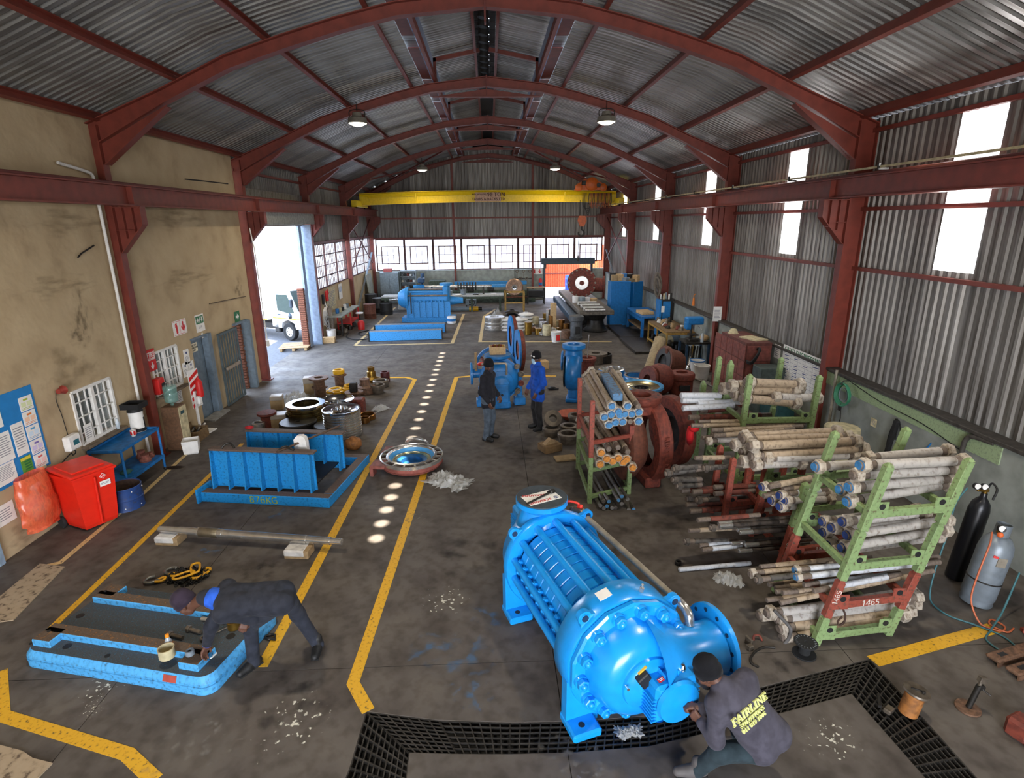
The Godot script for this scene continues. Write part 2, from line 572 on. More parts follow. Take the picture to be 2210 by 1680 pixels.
	while x < 7.4:
		var x1 := minf(x+0.69,7.4)
		cladding(V(x,0,zf),V(1,0,0),x1 - x,[V(0,roof_y((x+x1)*0.5)+0.25,0),V(0,3.78,0)],V(0,0,1),fc,galvanised())
		x = x1
	far_windows(zf)
	left_windows()
	var rw := G()
	rw.box(V(7.3,0.8,-14.2),V(0.3,1.6,43.6))
	struct("wall_right","low grey-green painted block wall along the right side",rw,mt("block_wall","8f938c",0.85,0,0.18,0.3))
	struct("trim_1","pale green painted band along the top of the low right wall",G().box(V(7.142,1.44,-9.3),V(0.02,0.26,4.3)),worn("green_band","8ea07a","7f8a78",0.2,0.8,2.0))
	struct("trim_2","dark ledge angle on top of the low right wall",G().box(V(7.22,1.63,-14.2),V(0.26,0.06,43.6),0.01),mt("ledge","4c4742",0.7,0.2,0.3))
	var rc := structroot("wall_right","grey ribbed steel cladding of the tall right wall","wall")
	var lit := [[-2.7,-3.5],[-8.6,-9.4],[-13.85,-14.65],[-19.35,-20.2],[-25.5,-26.4],[-31.8,-32.6]]
	var z := ZB
	for w in lit+[[-35.95,-36.0]]:
		cladding(V(7.42,0,z),V(0,0,-1),z - w[0],[V(0,6.5,0),V(0,1.62,0)],V(-1,0,0),rc,galvanised())
		if w[0] > -35:
			cladding(V(7.42,0,w[0]),V(0,0,-1),w[0] - w[1],[V(0,6.5,0),V(0,6.28,0)],V(-1,0,0),rc,galvanised())
			cladding(V(7.42,0,w[0]),V(0,0,-1),w[0] - w[1],[V(0,3.85,0),V(0,1.62,0)],V(-1,0,0),rc,galvanised())
		z = w[1]
	for i in lit.size():
		var wn := structroot("window_%d" % (i+20),["translucent white wall sheet in the bay behind the camera","nearest and widest translucent white wall sheet on the right wall","second translucent white wall sheet from the camera on the right wall","third translucent white wall sheet from the camera on the right wall","fourth translucent white wall sheet from the camera on the right wall","farthest translucent white wall sheet near the far right corner"][i],"window")
		cladding(V(7.42,0,lit[i][0]),V(0,0,-1),lit[i][0] - lit[i][1],[V(0,6.28,0),V(0,3.85,0)],V(-1,0,0),wn,[glow("translucent","f4f6f8",1.15)],2.0,0.1725,0.036,"translucent_sheet")
	struct("wall_back","plastered end wall behind the photographer with a wide door opening",wall_back(),pl)

func wall_back() -> Geo:
	var g := G()
	for b in [[-7.5,-3.8,0.0,8.4],[3.8,7.5,0.0,8.4],[-3.8,3.8,5.7,9.2]]: g.box(V((b[0]+b[1])*0.5,(b[2]+b[3])*0.5,ZB+0.12),V(b[1] - b[0],b[3] - b[2],0.24))
	return g

func roof_y(x: float) -> float:
	x = absf(x)
	for i in PROF.size() - 1:
		if x <= PROF[i+1][0]: return lerpf(PROF[i][1],PROF[i+1][1],(x - PROF[i][0])/(PROF[i+1][0] - PROF[i][0]))
	return 6.42 - (x - 7.22)*0.42

func grating():
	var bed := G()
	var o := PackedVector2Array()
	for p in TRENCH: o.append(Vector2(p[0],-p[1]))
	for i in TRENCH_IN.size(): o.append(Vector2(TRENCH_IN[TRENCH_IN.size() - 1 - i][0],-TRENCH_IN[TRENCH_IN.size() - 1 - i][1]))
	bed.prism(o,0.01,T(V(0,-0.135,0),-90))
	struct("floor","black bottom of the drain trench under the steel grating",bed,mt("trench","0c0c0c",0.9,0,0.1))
	var gm := mt("grating","48443f",0.5,0.55,0.3)
	var pan := thing("drain_grating","dark steel bar grating over the drain bent across the near floor","grating")
	for i in TRENCH.size() - 1:
		if i == 2 or i == 9: pass
		var a := Vector2(TRENCH[i][0],TRENCH[i][1])
		var b := Vector2(TRENCH[i+1][0],TRENCH[i+1][1])
		var c := Vector2(TRENCH_IN[i+1][0],TRENCH_IN[i+1][1])
		var d := Vector2(TRENCH_IN[i][0],TRENCH_IN[i][1])
		var g := G()
		var nl := int(round((a.distance_to(b)+c.distance_to(d))*0.5/0.09))
		var nw := int(round((a.distance_to(d)+b.distance_to(c))*0.5/0.062))
		for k in nl+1:
			var p := a.lerp(b,float(k)/nl)
			var q := d.lerp(c,float(k)/nl)
			var fat := 0.012 if k > 0 and k < nl else 0.02
			g.bar(V(p.x,-0.022,p.y),V(q.x,-0.022,q.y),fat,0.03)
		for k in nw+1:
			var p := a.lerp(d,float(k)/nw)
			var q := b.lerp(c,float(k)/nw)
			g.bar(V(p.x,-0.019,p.y),V(q.x,-0.019,q.y),0.011 if k > 0 and k < nw else 0.02,0.026)
		part("grating_panel",g,gm,pan)

func stripe(pts: Array,w: float,label: String,m: Material):
	var g := G()
	var l := PackedVector2Array()
	var r := PackedVector2Array()
	for i in pts.size():
		var d0: Vector3 = (pts[i] - pts[i - 1]).normalized() if i > 0 else (pts[1] - pts[0]).normalized()
		var d1: Vector3 = (pts[i+1] - pts[i]).normalized() if i < pts.size() - 1 else d0
		var mi := (d0+d1).normalized()
		var s := V(-mi.z,0,mi.x)*w*0.5/maxf(0.4,mi.dot(d0))
		l.append(Vector2(pts[i].x+s.x,-pts[i].z - s.z))
		r.append(Vector2(pts[i].x - s.x,-pts[i].z+s.z))
	r.reverse()
	l.append_array(r)
	g.prism(l,0.003,T(V(0,0,0),-90))
	struct("floor_marking",label,g,m,"floor marking")

func lines():
	var y1 := worn("line_a","d9a520","6a5836",0.2,0.6,0.9,0.0,0.04)
	var y2 := worn("line_b","cbb07a","7a6c54",0.22,0.6,0.8,0.0,0.04)
	stripe([V(-5.44,0.0,-5.925),V(-5.49,0.0,-7.923),V(-5.623,0.0,-12.06)],0.09,"thin yellow floor line left of the blue base frame",y1)
	stripe([V(-2.621,0.0,-5.265),V(-2.585,0.0,-6.723),V(-2.429,0.0,-17.18),V(-2.714,0.0,-17.47),V(-3.857,0.0,-17.51)],0.13,"yellow floor line on the left edge of the walkway",y1)
	stripe([V(-1.318,0.0,-4.611),V(-1.554,0.0,-4.981),V(-1.141,0.0,-17.35),V(-0.708,0.0,-17.49),V(2.004,0.0,-17.27)],0.13,"yellow floor line on the right edge of the walkway up to the drain",y1)
	stripe([V(-5.496,0.0,-5.341),V(-4.987,0.0,-4.734),V(-3.459,0.0,-4.232),V(-3.052,0.0,-3.953)],0.13,"yellow floor line bending round the bottom left corner",y1)
	stripe([V(4.128,0.0,-5.008),V(5.894,0.0,-5.454)],0.16,"yellow floor line from the drain corner to the gas hoses",y1)
	stripe([V(-6.574,0.0,-7.371),V(-6.354,0.0,-7.475),V(-6.429,0.0,-9.69),V(-6.642,0.0,-12.21)],0.08,"faded yellow floor line along the left wall",y2)
	stripe([V(-5.489,0.0,-22.57),V(-5.545,0.0,-33.11)],0.12,"faded yellow line left of the far blue beams",y2)
	stripe([V(-5.489,0.0,-22.57),V(-1.605,0.0,-22.67),V(-1.462,0.0,-30.26)],0.14,"faded yellow line round the far blue beams",y2)
	stripe([V(0.26,0.0,-31.91),V(-0.368,0.0,-29.37),V(-0.482,0.0,-22.85),V(4.832,0.0,-22.37)],0.14,"faded yellow line round the rows of machined parts",y2)

func roof():
	rng.seed = 5
	var ce := structroot("ceiling","grey ribbed galvanised roof sheeting seen from below","ceiling")
	for sg in [-1.0,1.0]:
		var path := [V(sg*1.78,roof_y(1.78)+0.17,0)]
		for p in PROF: if p[0] > 1.8: path.append(V(sg*p[0],p[1]+0.17,0))
		path.append(V(sg*7.75,roof_y(7.75)+0.17,0))
		cladding(V(0,0,ZB),V(0,0,-1),ZB+36.2,path,V(0,1,0),ce,galvanised(false),0.69,0.1725,0.036,"roof_sheet")
		cladding(V(sg*1.5,0,ZB),V(0,0,-1),ZB+36.2,[V(0,9.12,0),V(0,8.47,0)],V(-sg,0,0),ce,[mt("galv_blue","9aa6bc",0.45,0.3,0.15)],2.4,0.1,0.02,"ridge_side_sheet")
		cladding(V(0,0,ZB),V(0,0,-1),ZB+36.2,[V(sg*0.26,9.44,0),V(sg*2.15,9.03,0)],V(0,1,0),ce,galvanised(false),0.69,0.1725,0.036,"ridge_roof_sheet")
		var zz := ZB
		for k in range(-3,5):
			var zk := -11.466 - 6.088*k
			for s in [[zk - 0.25,zk - 1.9],[zk - 3.3,zk - 5.7]]:
				if s[0] > zz: continue
				part("slot_cover",G().box(V(sg*1.65,roof_y(1.65)+0.2,(zz+s[0])*0.5),V(0.3,0.012,zz - s[0])),mats.galv2,ce)
				part("slot_board",G().box(V(sg*1.63,roof_y(1.65)+0.12,(s[0]+s[1])*0.5),V(0.25,0.02,s[0] - s[1]+0.5)),mats.steel_red_dark,ce)
				zz = s[1]
		part("slot_cover",G().box(V(sg*1.65,roof_y(1.65)+0.2,(zz - 36.2)*0.5),V(0.3,0.012,zz+36.2)),mats.galv2,ce)
	var cap := G()
	var zs := []
	var z := -7.75
	for i in 24:
		zs.append(z)
		z -= 0.46 if i < 8 else 0.62
	var last := ZB
	for zz in zs:
		cap.box(V(0,9.47,(last+zz)*0.5),V(0.62,0.03,last - zz))
		var k := 12
		for j in k:
			var a0 := TAU*j/k
			var a1 := TAU*(j+1)/k
			var p := [V(0.11*cos(a0),9.47,zz - 0.15 - 0.11*sin(a0)),V(0.11*cos(a1),9.47,zz - 0.15 - 0.11*sin(a1))]
			var q := []
			for a in [a0,a1]:
				var m := maxf(absf(cos(a))/0.31,absf(sin(a))/0.15)
				q.append(V(cos(a)/m,9.47,zz - 0.15 - sin(a)/m))
			cap.quad(p[0],p[1],q[1],q[0])
			cap.quad(p[0]+V(0,0.012,0),q[0]+V(0,0.012,0),q[1]+V(0,0.012,0),p[1]+V(0,0.012,0))
		for sg in [-1.0,1.0]:
			for e in [0.0,-0.3]: cap.tri(V(sg*0.31,9.47,zz+e),V(sg*0.2,9.47,zz+e),V(sg*0.31,9.47,zz+e*0.6),Vector3.DOWN,Vector3.DOWN,Vector3.DOWN)
		last = zz - 0.3
	for zz in zs:
		var q: Vector3 = V(0,9.47,zz - 0.15)
		cap.lathe([[0.115,0.0],[0.115,0.36],[0.12,0.36],[0.12,0.0]],12,Geo.along(q - V(0.192,0.98,0)*0.36,q))
	cap.box(V(0,9.47,(last - 36.2)*0.5),V(0.62,0.03,last+36.2))
	part("ridge_cap",cap,mt("ridge_dark","2a2826",0.7,0.3,0.2),ce)

func ibeam(a: Vector3,b: Vector3,h: float,w: float,t: float,up: Vector3,g: Geo):
	g.bar(a,b,t,h,0.0,up)
	g.bar(a+up*(h - t)*0.5,b+up*(h - t)*0.5,w,t*1.3,0.0,up)
	g.bar(a - up*(h - t)*0.5,b - up*(h - t)*0.5,w,t*1.3,0.0,up)

func steelwork():
	var red: Material = mats.steel_red
	var order := ["behind the camera","nearest in view","second","third","fourth","last"]
	var zk := [-5.378]+ZF
	for k in 6:
		var z: float = zk[k]
		for sg in [-1.0,1.0]:
			var side: String = "left" if sg < 0 else "right"
			var col := structroot("steel_column","red-brown steel column on the %s side, %s" % [side,order[k]]+(" in the row" if k > 1 else ""),"column")
			var g := G()
			ibeam(V(sg*7.2,0,z),V(sg*7.2,6.45,z),0.36,0.18,0.016,V(1,0,0),g)
			part("shaft",g,red,col)
			var bk := P2([sg*7.02,5.04,sg*6.52,5.04,sg*6.52,4.72,sg*6.98,4.22,sg*7.02,4.22])
			var bg := G()
			bg.prism(bk,0.014,T(V(0,0,z - 0.007)))
			bg.bar(V(sg*7.02,5.04,z),V(sg*6.5,5.04,z),0.18,0.014)
			bg.bar(V(sg*6.52,5.04,z),V(sg*6.52,4.72,z),0.18,0.014,0.0,V(1,0,0))
			bg.bar(V(sg*6.52,4.72,z),V(sg*7.0,4.2,z),0.18,0.014)
			for xx in [6.68,6.86]: bg.box(V(sg*xx,4.78,z),V(0.012,0.5 if xx < 6.8 else 0.62,0.16))
			bg.box(V(sg*6.86,4.62,z),V(0.36,0.012,0.16))
			part("crane_bracket",bg,red,col)
			part("base_plate",G().box(V(sg*7.18,0.012,z),V(0.46,0.024,0.3)),mats.steel_red_dark,col)
		var rf := structroot("roof_rafter",["red-brown arched roof rafter behind the camera","red-brown arched roof rafter across the top, nearest the camera","second red-brown roof rafter, carrying the two near lamps","third red-brown roof rafter from the camera","fourth red-brown roof rafter, carrying the two far lamps","last red-brown roof rafter against the far gable"][k],"rafter")
		for sg in [-1.0,1.0]:
			var g := G()
			var tp := []
			var bt := []
			for p in PROF:
				var t := Vector2(p[0],p[1])
				tp.append(t)
				bt.append(t - Vector2(0.06,0.2))
			bt[0] = Vector2(0,8.31)
			bt[bt.size() - 1] = Vector2(7.02,6.16)
			tp[tp.size() - 1] = Vector2(7.38,6.4)
			for i in PROF.size() - 1:
				var a := V(sg*tp[i].x,tp[i].y,z)
				var b := V(sg*tp[i+1].x,tp[i+1].y,z)
				var c := V(sg*bt[i+1].x,bt[i+1].y,z)
				var d := V(sg*bt[i].x,bt[i].y,z)
				g.prism(P2([a.x,a.y,b.x,b.y,c.x,c.y,d.x,d.y]),0.012,T(V(0,0,z - 0.006)))
				g.bar(a,b,0.19,0.018)
				g.bar(d,c,0.19,0.018)
			part("rafter_beam",g,red,rf)
			var h := G()
			h.prism(P2([sg*7.02,6.14,sg*7.02,5.78,sg*6.96,5.78,sg*5.75,6.72,sg*5.75,6.78]),0.012,T(V(0,0,z - 0.006)))
			h.bar(V(sg*6.98,5.78,z),V(sg*5.72,6.74,z),0.19,0.016)
			part("haunch",h,red,rf)
			if k >= 2:
				var h2 := G()
				h2.prism(P2([0,8.25,sg*1.5,8.06,sg*1.5,8.04,0,8.05]),0.012,T(V(0,0,z - 0.006)))
				h2.bar(V(0,8.05,z),V(sg*1.5,8.05,z),0.17,0.016)
				part("ridge_haunch",h2,red,rf)
		part("end_plate",G().box(V(0,8.32,z),V(0.03,0.52,0.2)),mats.steel_red_dark,rf)
	for k in 5:
		for e in [0.0]:
			var z: float = zk[k] - (0.25 if k < 5 else 0.0) - 3.0+2.8
			var g := G()
			for sg in [-1.0,1.0]:
				g.box(V(sg*1.45,8.75,z),V(0.09,0.75,0.09))
				g.bar(V(sg*1.5,9.07,z),V(0,9.36,z),0.09,0.1)
			struct("ridge_frame","small red-brown frame of the raised ridge above the %s rafter" % ["unseen","nearest","second","third","fourth"][k],g,red,"ridge frame")
	var pl := [[7.05,"eaves"],[5.55,"second"],[3.9,"third"],[2.12,"top"]]
	for sg in [-1.0,1.0]:
		for p in pl:
			var y := roof_y(p[0])+0.085
			var g := G()
			var tilt := Basis(Vector3(0,0,1),-sg*0.35)
			g.box(V(sg*p[0],y,-14.3),V(0.014,0.15,43.6),0.0,tilt)
			g.box(V(sg*p[0],y,-14.3)+tilt*V(0.035,0.07,0),V(0.07,0.012,43.6),0.0,tilt)
			g.box(V(sg*p[0],y,-14.3)+tilt*V(0.035,-0.07,0),V(0.07,0.012,43.6),0.0,tilt)
			struct("roof_purlin","long red-brown roof purlin, %s from the eaves on the %s slope" % [p[1] if p[1] != "eaves" else "first","left" if sg < 0 else "right"],g,red,"purlin")
		var rp := G()
		rp.box(V(sg*1.42,8.5,-14.3),V(0.08,0.16,43.6))
		struct("roof_purlin","red-brown channel under the %s side of the raised ridge" % ["left","right"][int(sg > 0)],rp,red,"purlin")
		var tp := G()
		tp.box(V(sg*0.3,9.33,-14.3),V(0.07,0.14,43.6))
		struct("roof_purlin","red-brown channel %s of the dark ridge strip" % ["left","right"][int(sg > 0)],tp,red,"purlin")
	for y in [3.72,4.86,6.28]:
		struct("wall_girt","thin red-brown girt along the right cladding, %s" % ["below the crane rail","just under the crane rail","under the eaves"][[3.72,4.86,6.28].find(y)],G().box(V(7.36,y,-14.3),V(0.1,0.07,43.4)),red,"girt")
	struct("wall_girt","thin red-brown girt above the left cladding strip",G().box(V(-7.28,6.2,-26.6),V(0.1,0.07,18.2)),red,"girt")
	struct("wall_girt","red-brown girt over the left steel windows",G().box(V(-7.26,3.92,-29.8),V(0.14,0.1,12.0)),mats.steel_red_dark,"girt")
	struct("wall_girt","red-brown girt across the far cladding",G().box(V(0,4.94,-35.85),V(14.6,0.09,0.1)),red,"girt")
	struct("wall_girt","red-brown rail above the far windows",G().box(V(0,3.8,-35.86),V(14.6,0.1,0.12)),mats.steel_red_dark,"girt")
	struct("wall_girt","dark girt over the far gable behind the crane",G().box(V(0,6.3,-35.85),V(14.6,0.1,0.1)),mats.steel_red_dark,"girt")
	for x in [-2.15,2.62]:
		var g := G()
		ibeam(V(x,0,-35.75),V(x,8.1,-35.75),0.2,0.12,0.014,V(0,0,1),g)
		struct("steel_column","slim red-brown gable post %s of the crane sign" % ["left","right"][int(x > 0)],g,red,"column")
	for sg in [-1.0,1.0]:
		var o := structroot("crane_rail","red-brown crane runway beam along the %s side" % ["left","right"][int(sg > 0)],"crane rail")
		var g := G()
		ibeam(V(sg*6.75,5.24,ZB - 0.3),V(sg*6.75,5.24,-36.0),0.36,0.24,0.018,V(0,1,0),g)
		part("runway_beam",g,red,o)
		part("rail",G().box(V(sg*6.75,5.45,-14.3),V(0.06,0.05,43.2),0.01),mats.steel_red_dark,o)
		if sg > 0:
			part("conductor_bar",G().box(V(6.6,5.52,-14.3),V(0.03,0.035,43.2)),mt("bar_yellow","b9ad86",0.5,0.1,0.2),o)
			for i in 9: part("bar_bracket",G().box(V(6.66,5.49,-7.0 - i*3.0),V(0.18,0.03,0.03)).box(V(6.58,5.54,-7.0 - i*3.0),V(0.03,0.08,0.04)),mats.dark_steel,o)
		for k in 5: part("stiffener",G().box(V(sg*6.75,5.24,zk[k]),V(0.22,0.34,0.014)),red,o)
	for sg in [-1.0,1.0]:
		for d in [[4.9,2.4,0],[2.4,4.9,1]]:
			struct("wall_brace","red-brown diagonal brace %s in the last bay on the %s" % [["falling","rising"][d[2]],["left","right"][int(sg > 0)]],G().bar(V(sg*7.12,d[0],-30.1),V(sg*7.12,d[1],-35.5),0.07,0.012,0.0,V(1,0,0)).bar(V(sg*7.09,d[0],-30.1),V(sg*7.09,d[1],-35.5),0.012,0.07),mats.steel_red_dark,"brace")
		struct("wall_brace","grey diagonal foot brace in the last bay on the %s" % ["left","right"][int(sg > 0)],G().bar(V(sg*7.1,0.1,-30.2),V(sg*7.1,3.0,-35.4),0.09,0.06),mats.grey_paint,"brace")
		for d in [[0,1],[1,0]]:
			var a := V(sg*(6.9 if d[0] == 0 else 1.6),0,-29.9)
			var b := V(sg*(1.6 if d[0] == 0 else 6.9),0,-35.6)
			a.y = roof_y(a.x) - 0.05
			b.y = roof_y(b.x) - 0.05
			struct("roof_brace","red-brown roof brace near the far gable, %s on the %s slope" % [["running up","running down"][d[0]],["left","right"][int(sg > 0)]],G().bar(a,b,0.07,0.07),mats.steel_red_dark,"brace")

func far_windows(zf: float):
	var fr := mt("window_steel","5d3a34",0.6,0.1,0.3)
	var gl := mt("glass","e8f0f0",0.05,0,0)
	gl.transparency = BaseMaterial3D.TRANSPARENCY_ALPHA
	gl.albedo_color = Color(0.9,0.95,0.95,0.12)
	var dg := mt("dusty_glass","ffffff",0.5,0,0)
	dg.transparency = BaseMaterial3D.TRANSPARENCY_ALPHA
	dg.albedo_color = Color(0.95,0.95,0.95,0.6)
	dg.backlight_enabled = true
	dg.backlight = Color(1,1,1)
	var w := 13.9/8.0
	for i in 8:
		var x0 := -6.95+i*w
		var o := structroot("window_%d" % (i+1),"steel-framed window with a small opening sash, number %d from the left in the far wall" % (i+1),"window")
		var y1 := 3.76
		var y0 := 1.86 if i < 6 else 2.3
		var g := G()
		for e in [[x0+0.03,0.07],[x0+w - 0.03,0.07]]: g.box(V(e[0],(y0+y1)*0.5,zf),V(e[1],y1 - y0,0.06))
		for y in [y0+0.03,y1 - 0.03]: g.box(V(x0+w*0.5,y,zf),V(w,0.06,0.05))
		part("window_frame",g,fr,o)
		var b := G()
		for y in [3.3,2.8,2.3]: if y > y0+0.1: b.box(V(x0+w*0.5,y,zf),V(w,0.025,0.03))
		for k in range(1,5): b.box(V(x0+w*k/5.0,(y0+3.3)*0.5 if i < 6 else (y0+y1)*0.5,zf),V(0.022,(3.3 if i < 6 else y1) - y0,0.03))
		part("glazing_bar",b,fr,o)
		var s := G()
		for xx in [x0+w*0.2,x0+w*0.8]: s.box(V(xx,2.8,zf+0.03),V(0.06,1.0,0.05))
		for yy in [2.3,3.3]: s.box(V(x0+w*0.5,yy,zf+0.03),V(w*0.6+0.06,0.06,0.05))
		part("sash",s,fr,o)
		part("pane",G().box(V(x0+w*0.5,(y0+y1)*0.5,zf - 0.01),V(w - 0.1,y1 - y0 - 0.1,0.005)),dg,o)

func left_windows():
	var fr: Material = mats.window_steel
	for b in [[-23.95,-29.55,9],[-29.9,-35.6,10]]:
		var o := structroot("window_%d" % b[2],"steel window with dense upright bars in the %s left bay" % ("nearer" if b[2] == 9 else "farther"),"window")
		var l: float = b[0] - b[1]
		var zc: float = (b[0]+b[1])*0.5
		var g := G()
		for y in [2.03,3.86]: g.box(V(-7.24,y,zc),V(0.06,0.06,l))
		var n := 3
		for k in n+1: g.box(V(-7.24,2.95,b[0] - l*k/n),V(0.06,1.9,0.06))
		part("window_frame",g,fr,o)
		var h := G()
		for y in [2.5,2.95,3.4]: h.box(V(-7.24,y,zc),V(0.03,0.03,l))
		for k in int(l/0.24): h.box(V(-7.2,2.95,b[0] - 0.12 - k*0.24),V(0.02,1.84,0.022))
		part("burglar_bar",h,fr,o)
		var s := G()
		for k in n:
			for y in [2.5,3.4]: s.box(V(-7.21,y,b[0] - l*(k+0.5)/n),V(0.05,0.06,l/n*0.5))
		part("sash",s,fr,o)
		part("pane",G().box(V(-7.26,2.95,zc),V(0.005,1.8,l)),mats.glass,o)

func outside():
	var gd := mt("yard","55565a",0.9,0,0.15)
	struct("ground","pale concrete yard outside the hall",G().box(V(0,-0.42,-20),V(160,0.3,160)),gd)
	struct("ground","raised yard apron beyond the left roller door",G().box(V(-12.6,-0.14,-26),V(10.0,0.26,26)),gd)
	struct("ground","raised yard apron beyond the far doorway",G().box(V(3,-0.14,-46.5),V(40,0.26,20)),gd)

func truck():
	var wt := mt("truck_white","f0f0ee",0.3,0,0.03)
	var o := thing("delivery_truck","white flatbed truck parked outside the left roller door","truck",V(-8.476,0.0,-23.77),-30.0)
	var g := G()
	g.prism(P2([-0.95,0.55,-0.95,2.1,0.15,2.15,0.55,1.25,0.72,1.1,0.75,0.5,0.42,0.5,0.36,0.75,0.0,0.88,-0.36,0.75,-0.42,0.5]),1.7,T(V(0,0,-1.75)))
	part("cab",g,wt,o)
	part("side_window",G().prism(P2([-0.55,1.25,-0.55,1.9,0.1,1.92,0.42,1.2,0.1,1.15]),0.02,T(V(0,0,-0.058))),mt("truck_glass","35443f",0.1,0,0.1),o)
	part("windscreen",G().bar(V(0.2,2.05,-0.9),V(0.58,1.25,-0.9),1.5,0.02),mats.truck_glass,o)
	part("mirror",G().box(V(0.5,1.6,0.12),V(0.12,0.36,0.16),0.04),mt("mirror_grey","3c4854",0.4,0,0.1),o)
	part("mirror",G().ball(V(0.2,1.05,0.0),V(0.09,0.12,0.06),10),mats.mirror_grey,o)
	part("stripe",G().box(V(-0.1,0.92,-0.045),V(1.6,0.05,0.012)),mt("stripe_orange","e0962c",0.5,0,0),o)
	part("door_handle",G().box(V(-0.5,1.08,-0.045),V(0.2,0.06,0.02),0.008),mats.mirror_grey,o)
	for x in [0.0,-3.2]:
		var w := part("wheel",G().lathe([[0,-0.1],[0.2,-0.1],[0.22,-0.08],[0.34,-0.1],[0.37,-0.06],[0.37,0.08],[0.34,0.12],[0.2,0.1]],28,T(V(x,0.37,-0.15),90)),mats.rubber,o)
		part("rim",G().lathe([[0.22,0.1],[0.2,0.06],[0.1,0.03],[0.08,0.1],[0,0.1]],24,T(V(x,0.37,-0.15),90)),mats.white,w)
		for k in 6: part("rim_hole",G().cyl(V(x+cos(k*1.047)*0.15,0.37+sin(k*1.047)*0.15,-0.11),V(x+cos(k*1.047)*0.15,0.37+sin(k*1.047)*0.15,-0.085),0.026,-1,10),mats.black,w)
	part("chassis",G().box(V(-2.2,0.5,-0.9),V(4.6,0.26,1.1),0.02).box(V(-0.72,0.55,-0.25),V(0.3,0.5,0.4),0.04),mats.black,o)
	part("load_bed",G().box(V(-2.9,0.85,-0.9),V(3.4,0.1,1.8),0.01).box(V(-2.9,1.1,-0.02),V(3.4,0.4,0.04),0.01).box(V(-2.9,1.1,-1.78),V(3.4,0.4,0.04),0.01),wt,o)
	part("bed_stripe",G().box(V(-2.9,0.82,0.0),V(3.4,0.05,0.02)),mats.stripe_orange,o)
	for k in 4: part("head_rail",G().box(V(-1.15,1.5,-0.1 - 0.5*k),V(0.06,1.3,0.06)),wt,o)
	for y in [1.5,1.8,2.1]: part("head_rail",G().box(V(-1.15,y,-0.9),V(0.05,0.05,1.6)),wt,o)

func yard():
	var cr := structroot("wall_outside","orange corrugated boundary wall beyond the far doorway","wall")
	cladding(V(-1.0,0,-42.5),V(1,0,0),12.0,[V(0,3.0,0),V(0,0,0)],V(0,0,1),cr,[mt("orange_sheet","d85a2c",0.6,0.1,0.25),mt("orange_sheet2","e0763c",0.6,0.1,0.25)])
	part("rail",G().box(V(5,1.0,-42.44),V(12,0.08,0.06)),mats.steel_red_dark,cr)
	one("blue_barrel","blue plastic barrel standing outside the far doorway","barrel",G().lathe([[0,0],[0.28,0],[0.3,0.3],[0.32,0.32],[0.3,0.36],[0.3,0.7],[0.32,0.73],[0.3,0.76],[0.28,1.0],[0,1.0]],26),mt("barrel_blue","2a55b0",0.45,0,0.1),V(5.59,0.0,-40.78))
	struct("wall_outside","pale building wall across the yard behind the truck",G().box(V(-30,3.2,-40),V(0.4,6.4,60)),mt("pale_wall","d8d4cc",0.9,0,0.1))
	struct("wall_outside","pale building wall behind the far windows on the left",G().box(V(-9,2.4,-52),V(22,4.8,0.4)),mats.pale_wall)
	var fe := thing("palisade_fence","pale palisade fence beyond the truck in the yard","fence",V(-17,0,-36))
	for k in 30: part("pale",G().bar(V(0.0,0.0,0.5 - 0.22*k),V(0,2.2,0.5 - 0.22*k),0.06,0.02,0.0,V(1,0,0)),mats.galv_pipe,fe)
	for y in [0.5,1.7]: part("fence_rail",G().box(V(0.03,y,-2.7),V(0.04,0.05,6.8)),mats.galv_pipe,fe)
	var pa := thing("wooden_pallet","wooden pallet lying outside on the threshold of the roller door","pallet",V(-7.7,0,-22.2),8)
	for k in 6: part("slat",G().box(V(0,0.13,-0.5+0.2*k),V(1.1,0.025,0.12),0.004),mats.wood,pa)
	for x in [-0.45,0.0,0.45]: part("bearer",G().box(V(x,0.06,0),V(0.1,0.11,1.1),0.006),mats.wood,pa)
	rng.seed = 9
	var tr := thing("tree","green tree seen through the rightmost far window","tree",V(8.5,0,-50))
	part("trunk",G().cyl(V(0,0,0),V(0.2,3.6,0),0.22,0.12,12),mt("bark","5c4a3a",0.9,0,0.3),tr)
	var lf := G()
	for i in 2600:
		var d := Vector3(rng.randfn(),rng.randfn()*0.7,rng.randfn()).normalized()*pow(rng.randf(),0.4)
		var c := V(0.2,4.6,0)+d*V(2.4,1.9,2.2)
		var b := Basis.from_euler(V(rng.randf()*6,rng.randf()*6,rng.randf()*6))
		lf.quad(c+b*V(-0.1,0,0),c+b*V(0,0,0.05),c+b*V(0.12,0,0),c+b*V(0,0,-0.05))
	var lm := mt("leaf","5c7a3a",0.7,0,0.2)
	lm.backlight_enabled = true
	lm.backlight = Color(0.3,0.4,0.12)
	part("foliage",lf,lm,tr).set_meta("kind","stuff")

func more():
	people()
	near_pump()
	left_floor()
	racks()
	mid_floor()
	left_wall()
	far_area()
	right_wall()
	crane()
	truck()
	yard()
	stains()

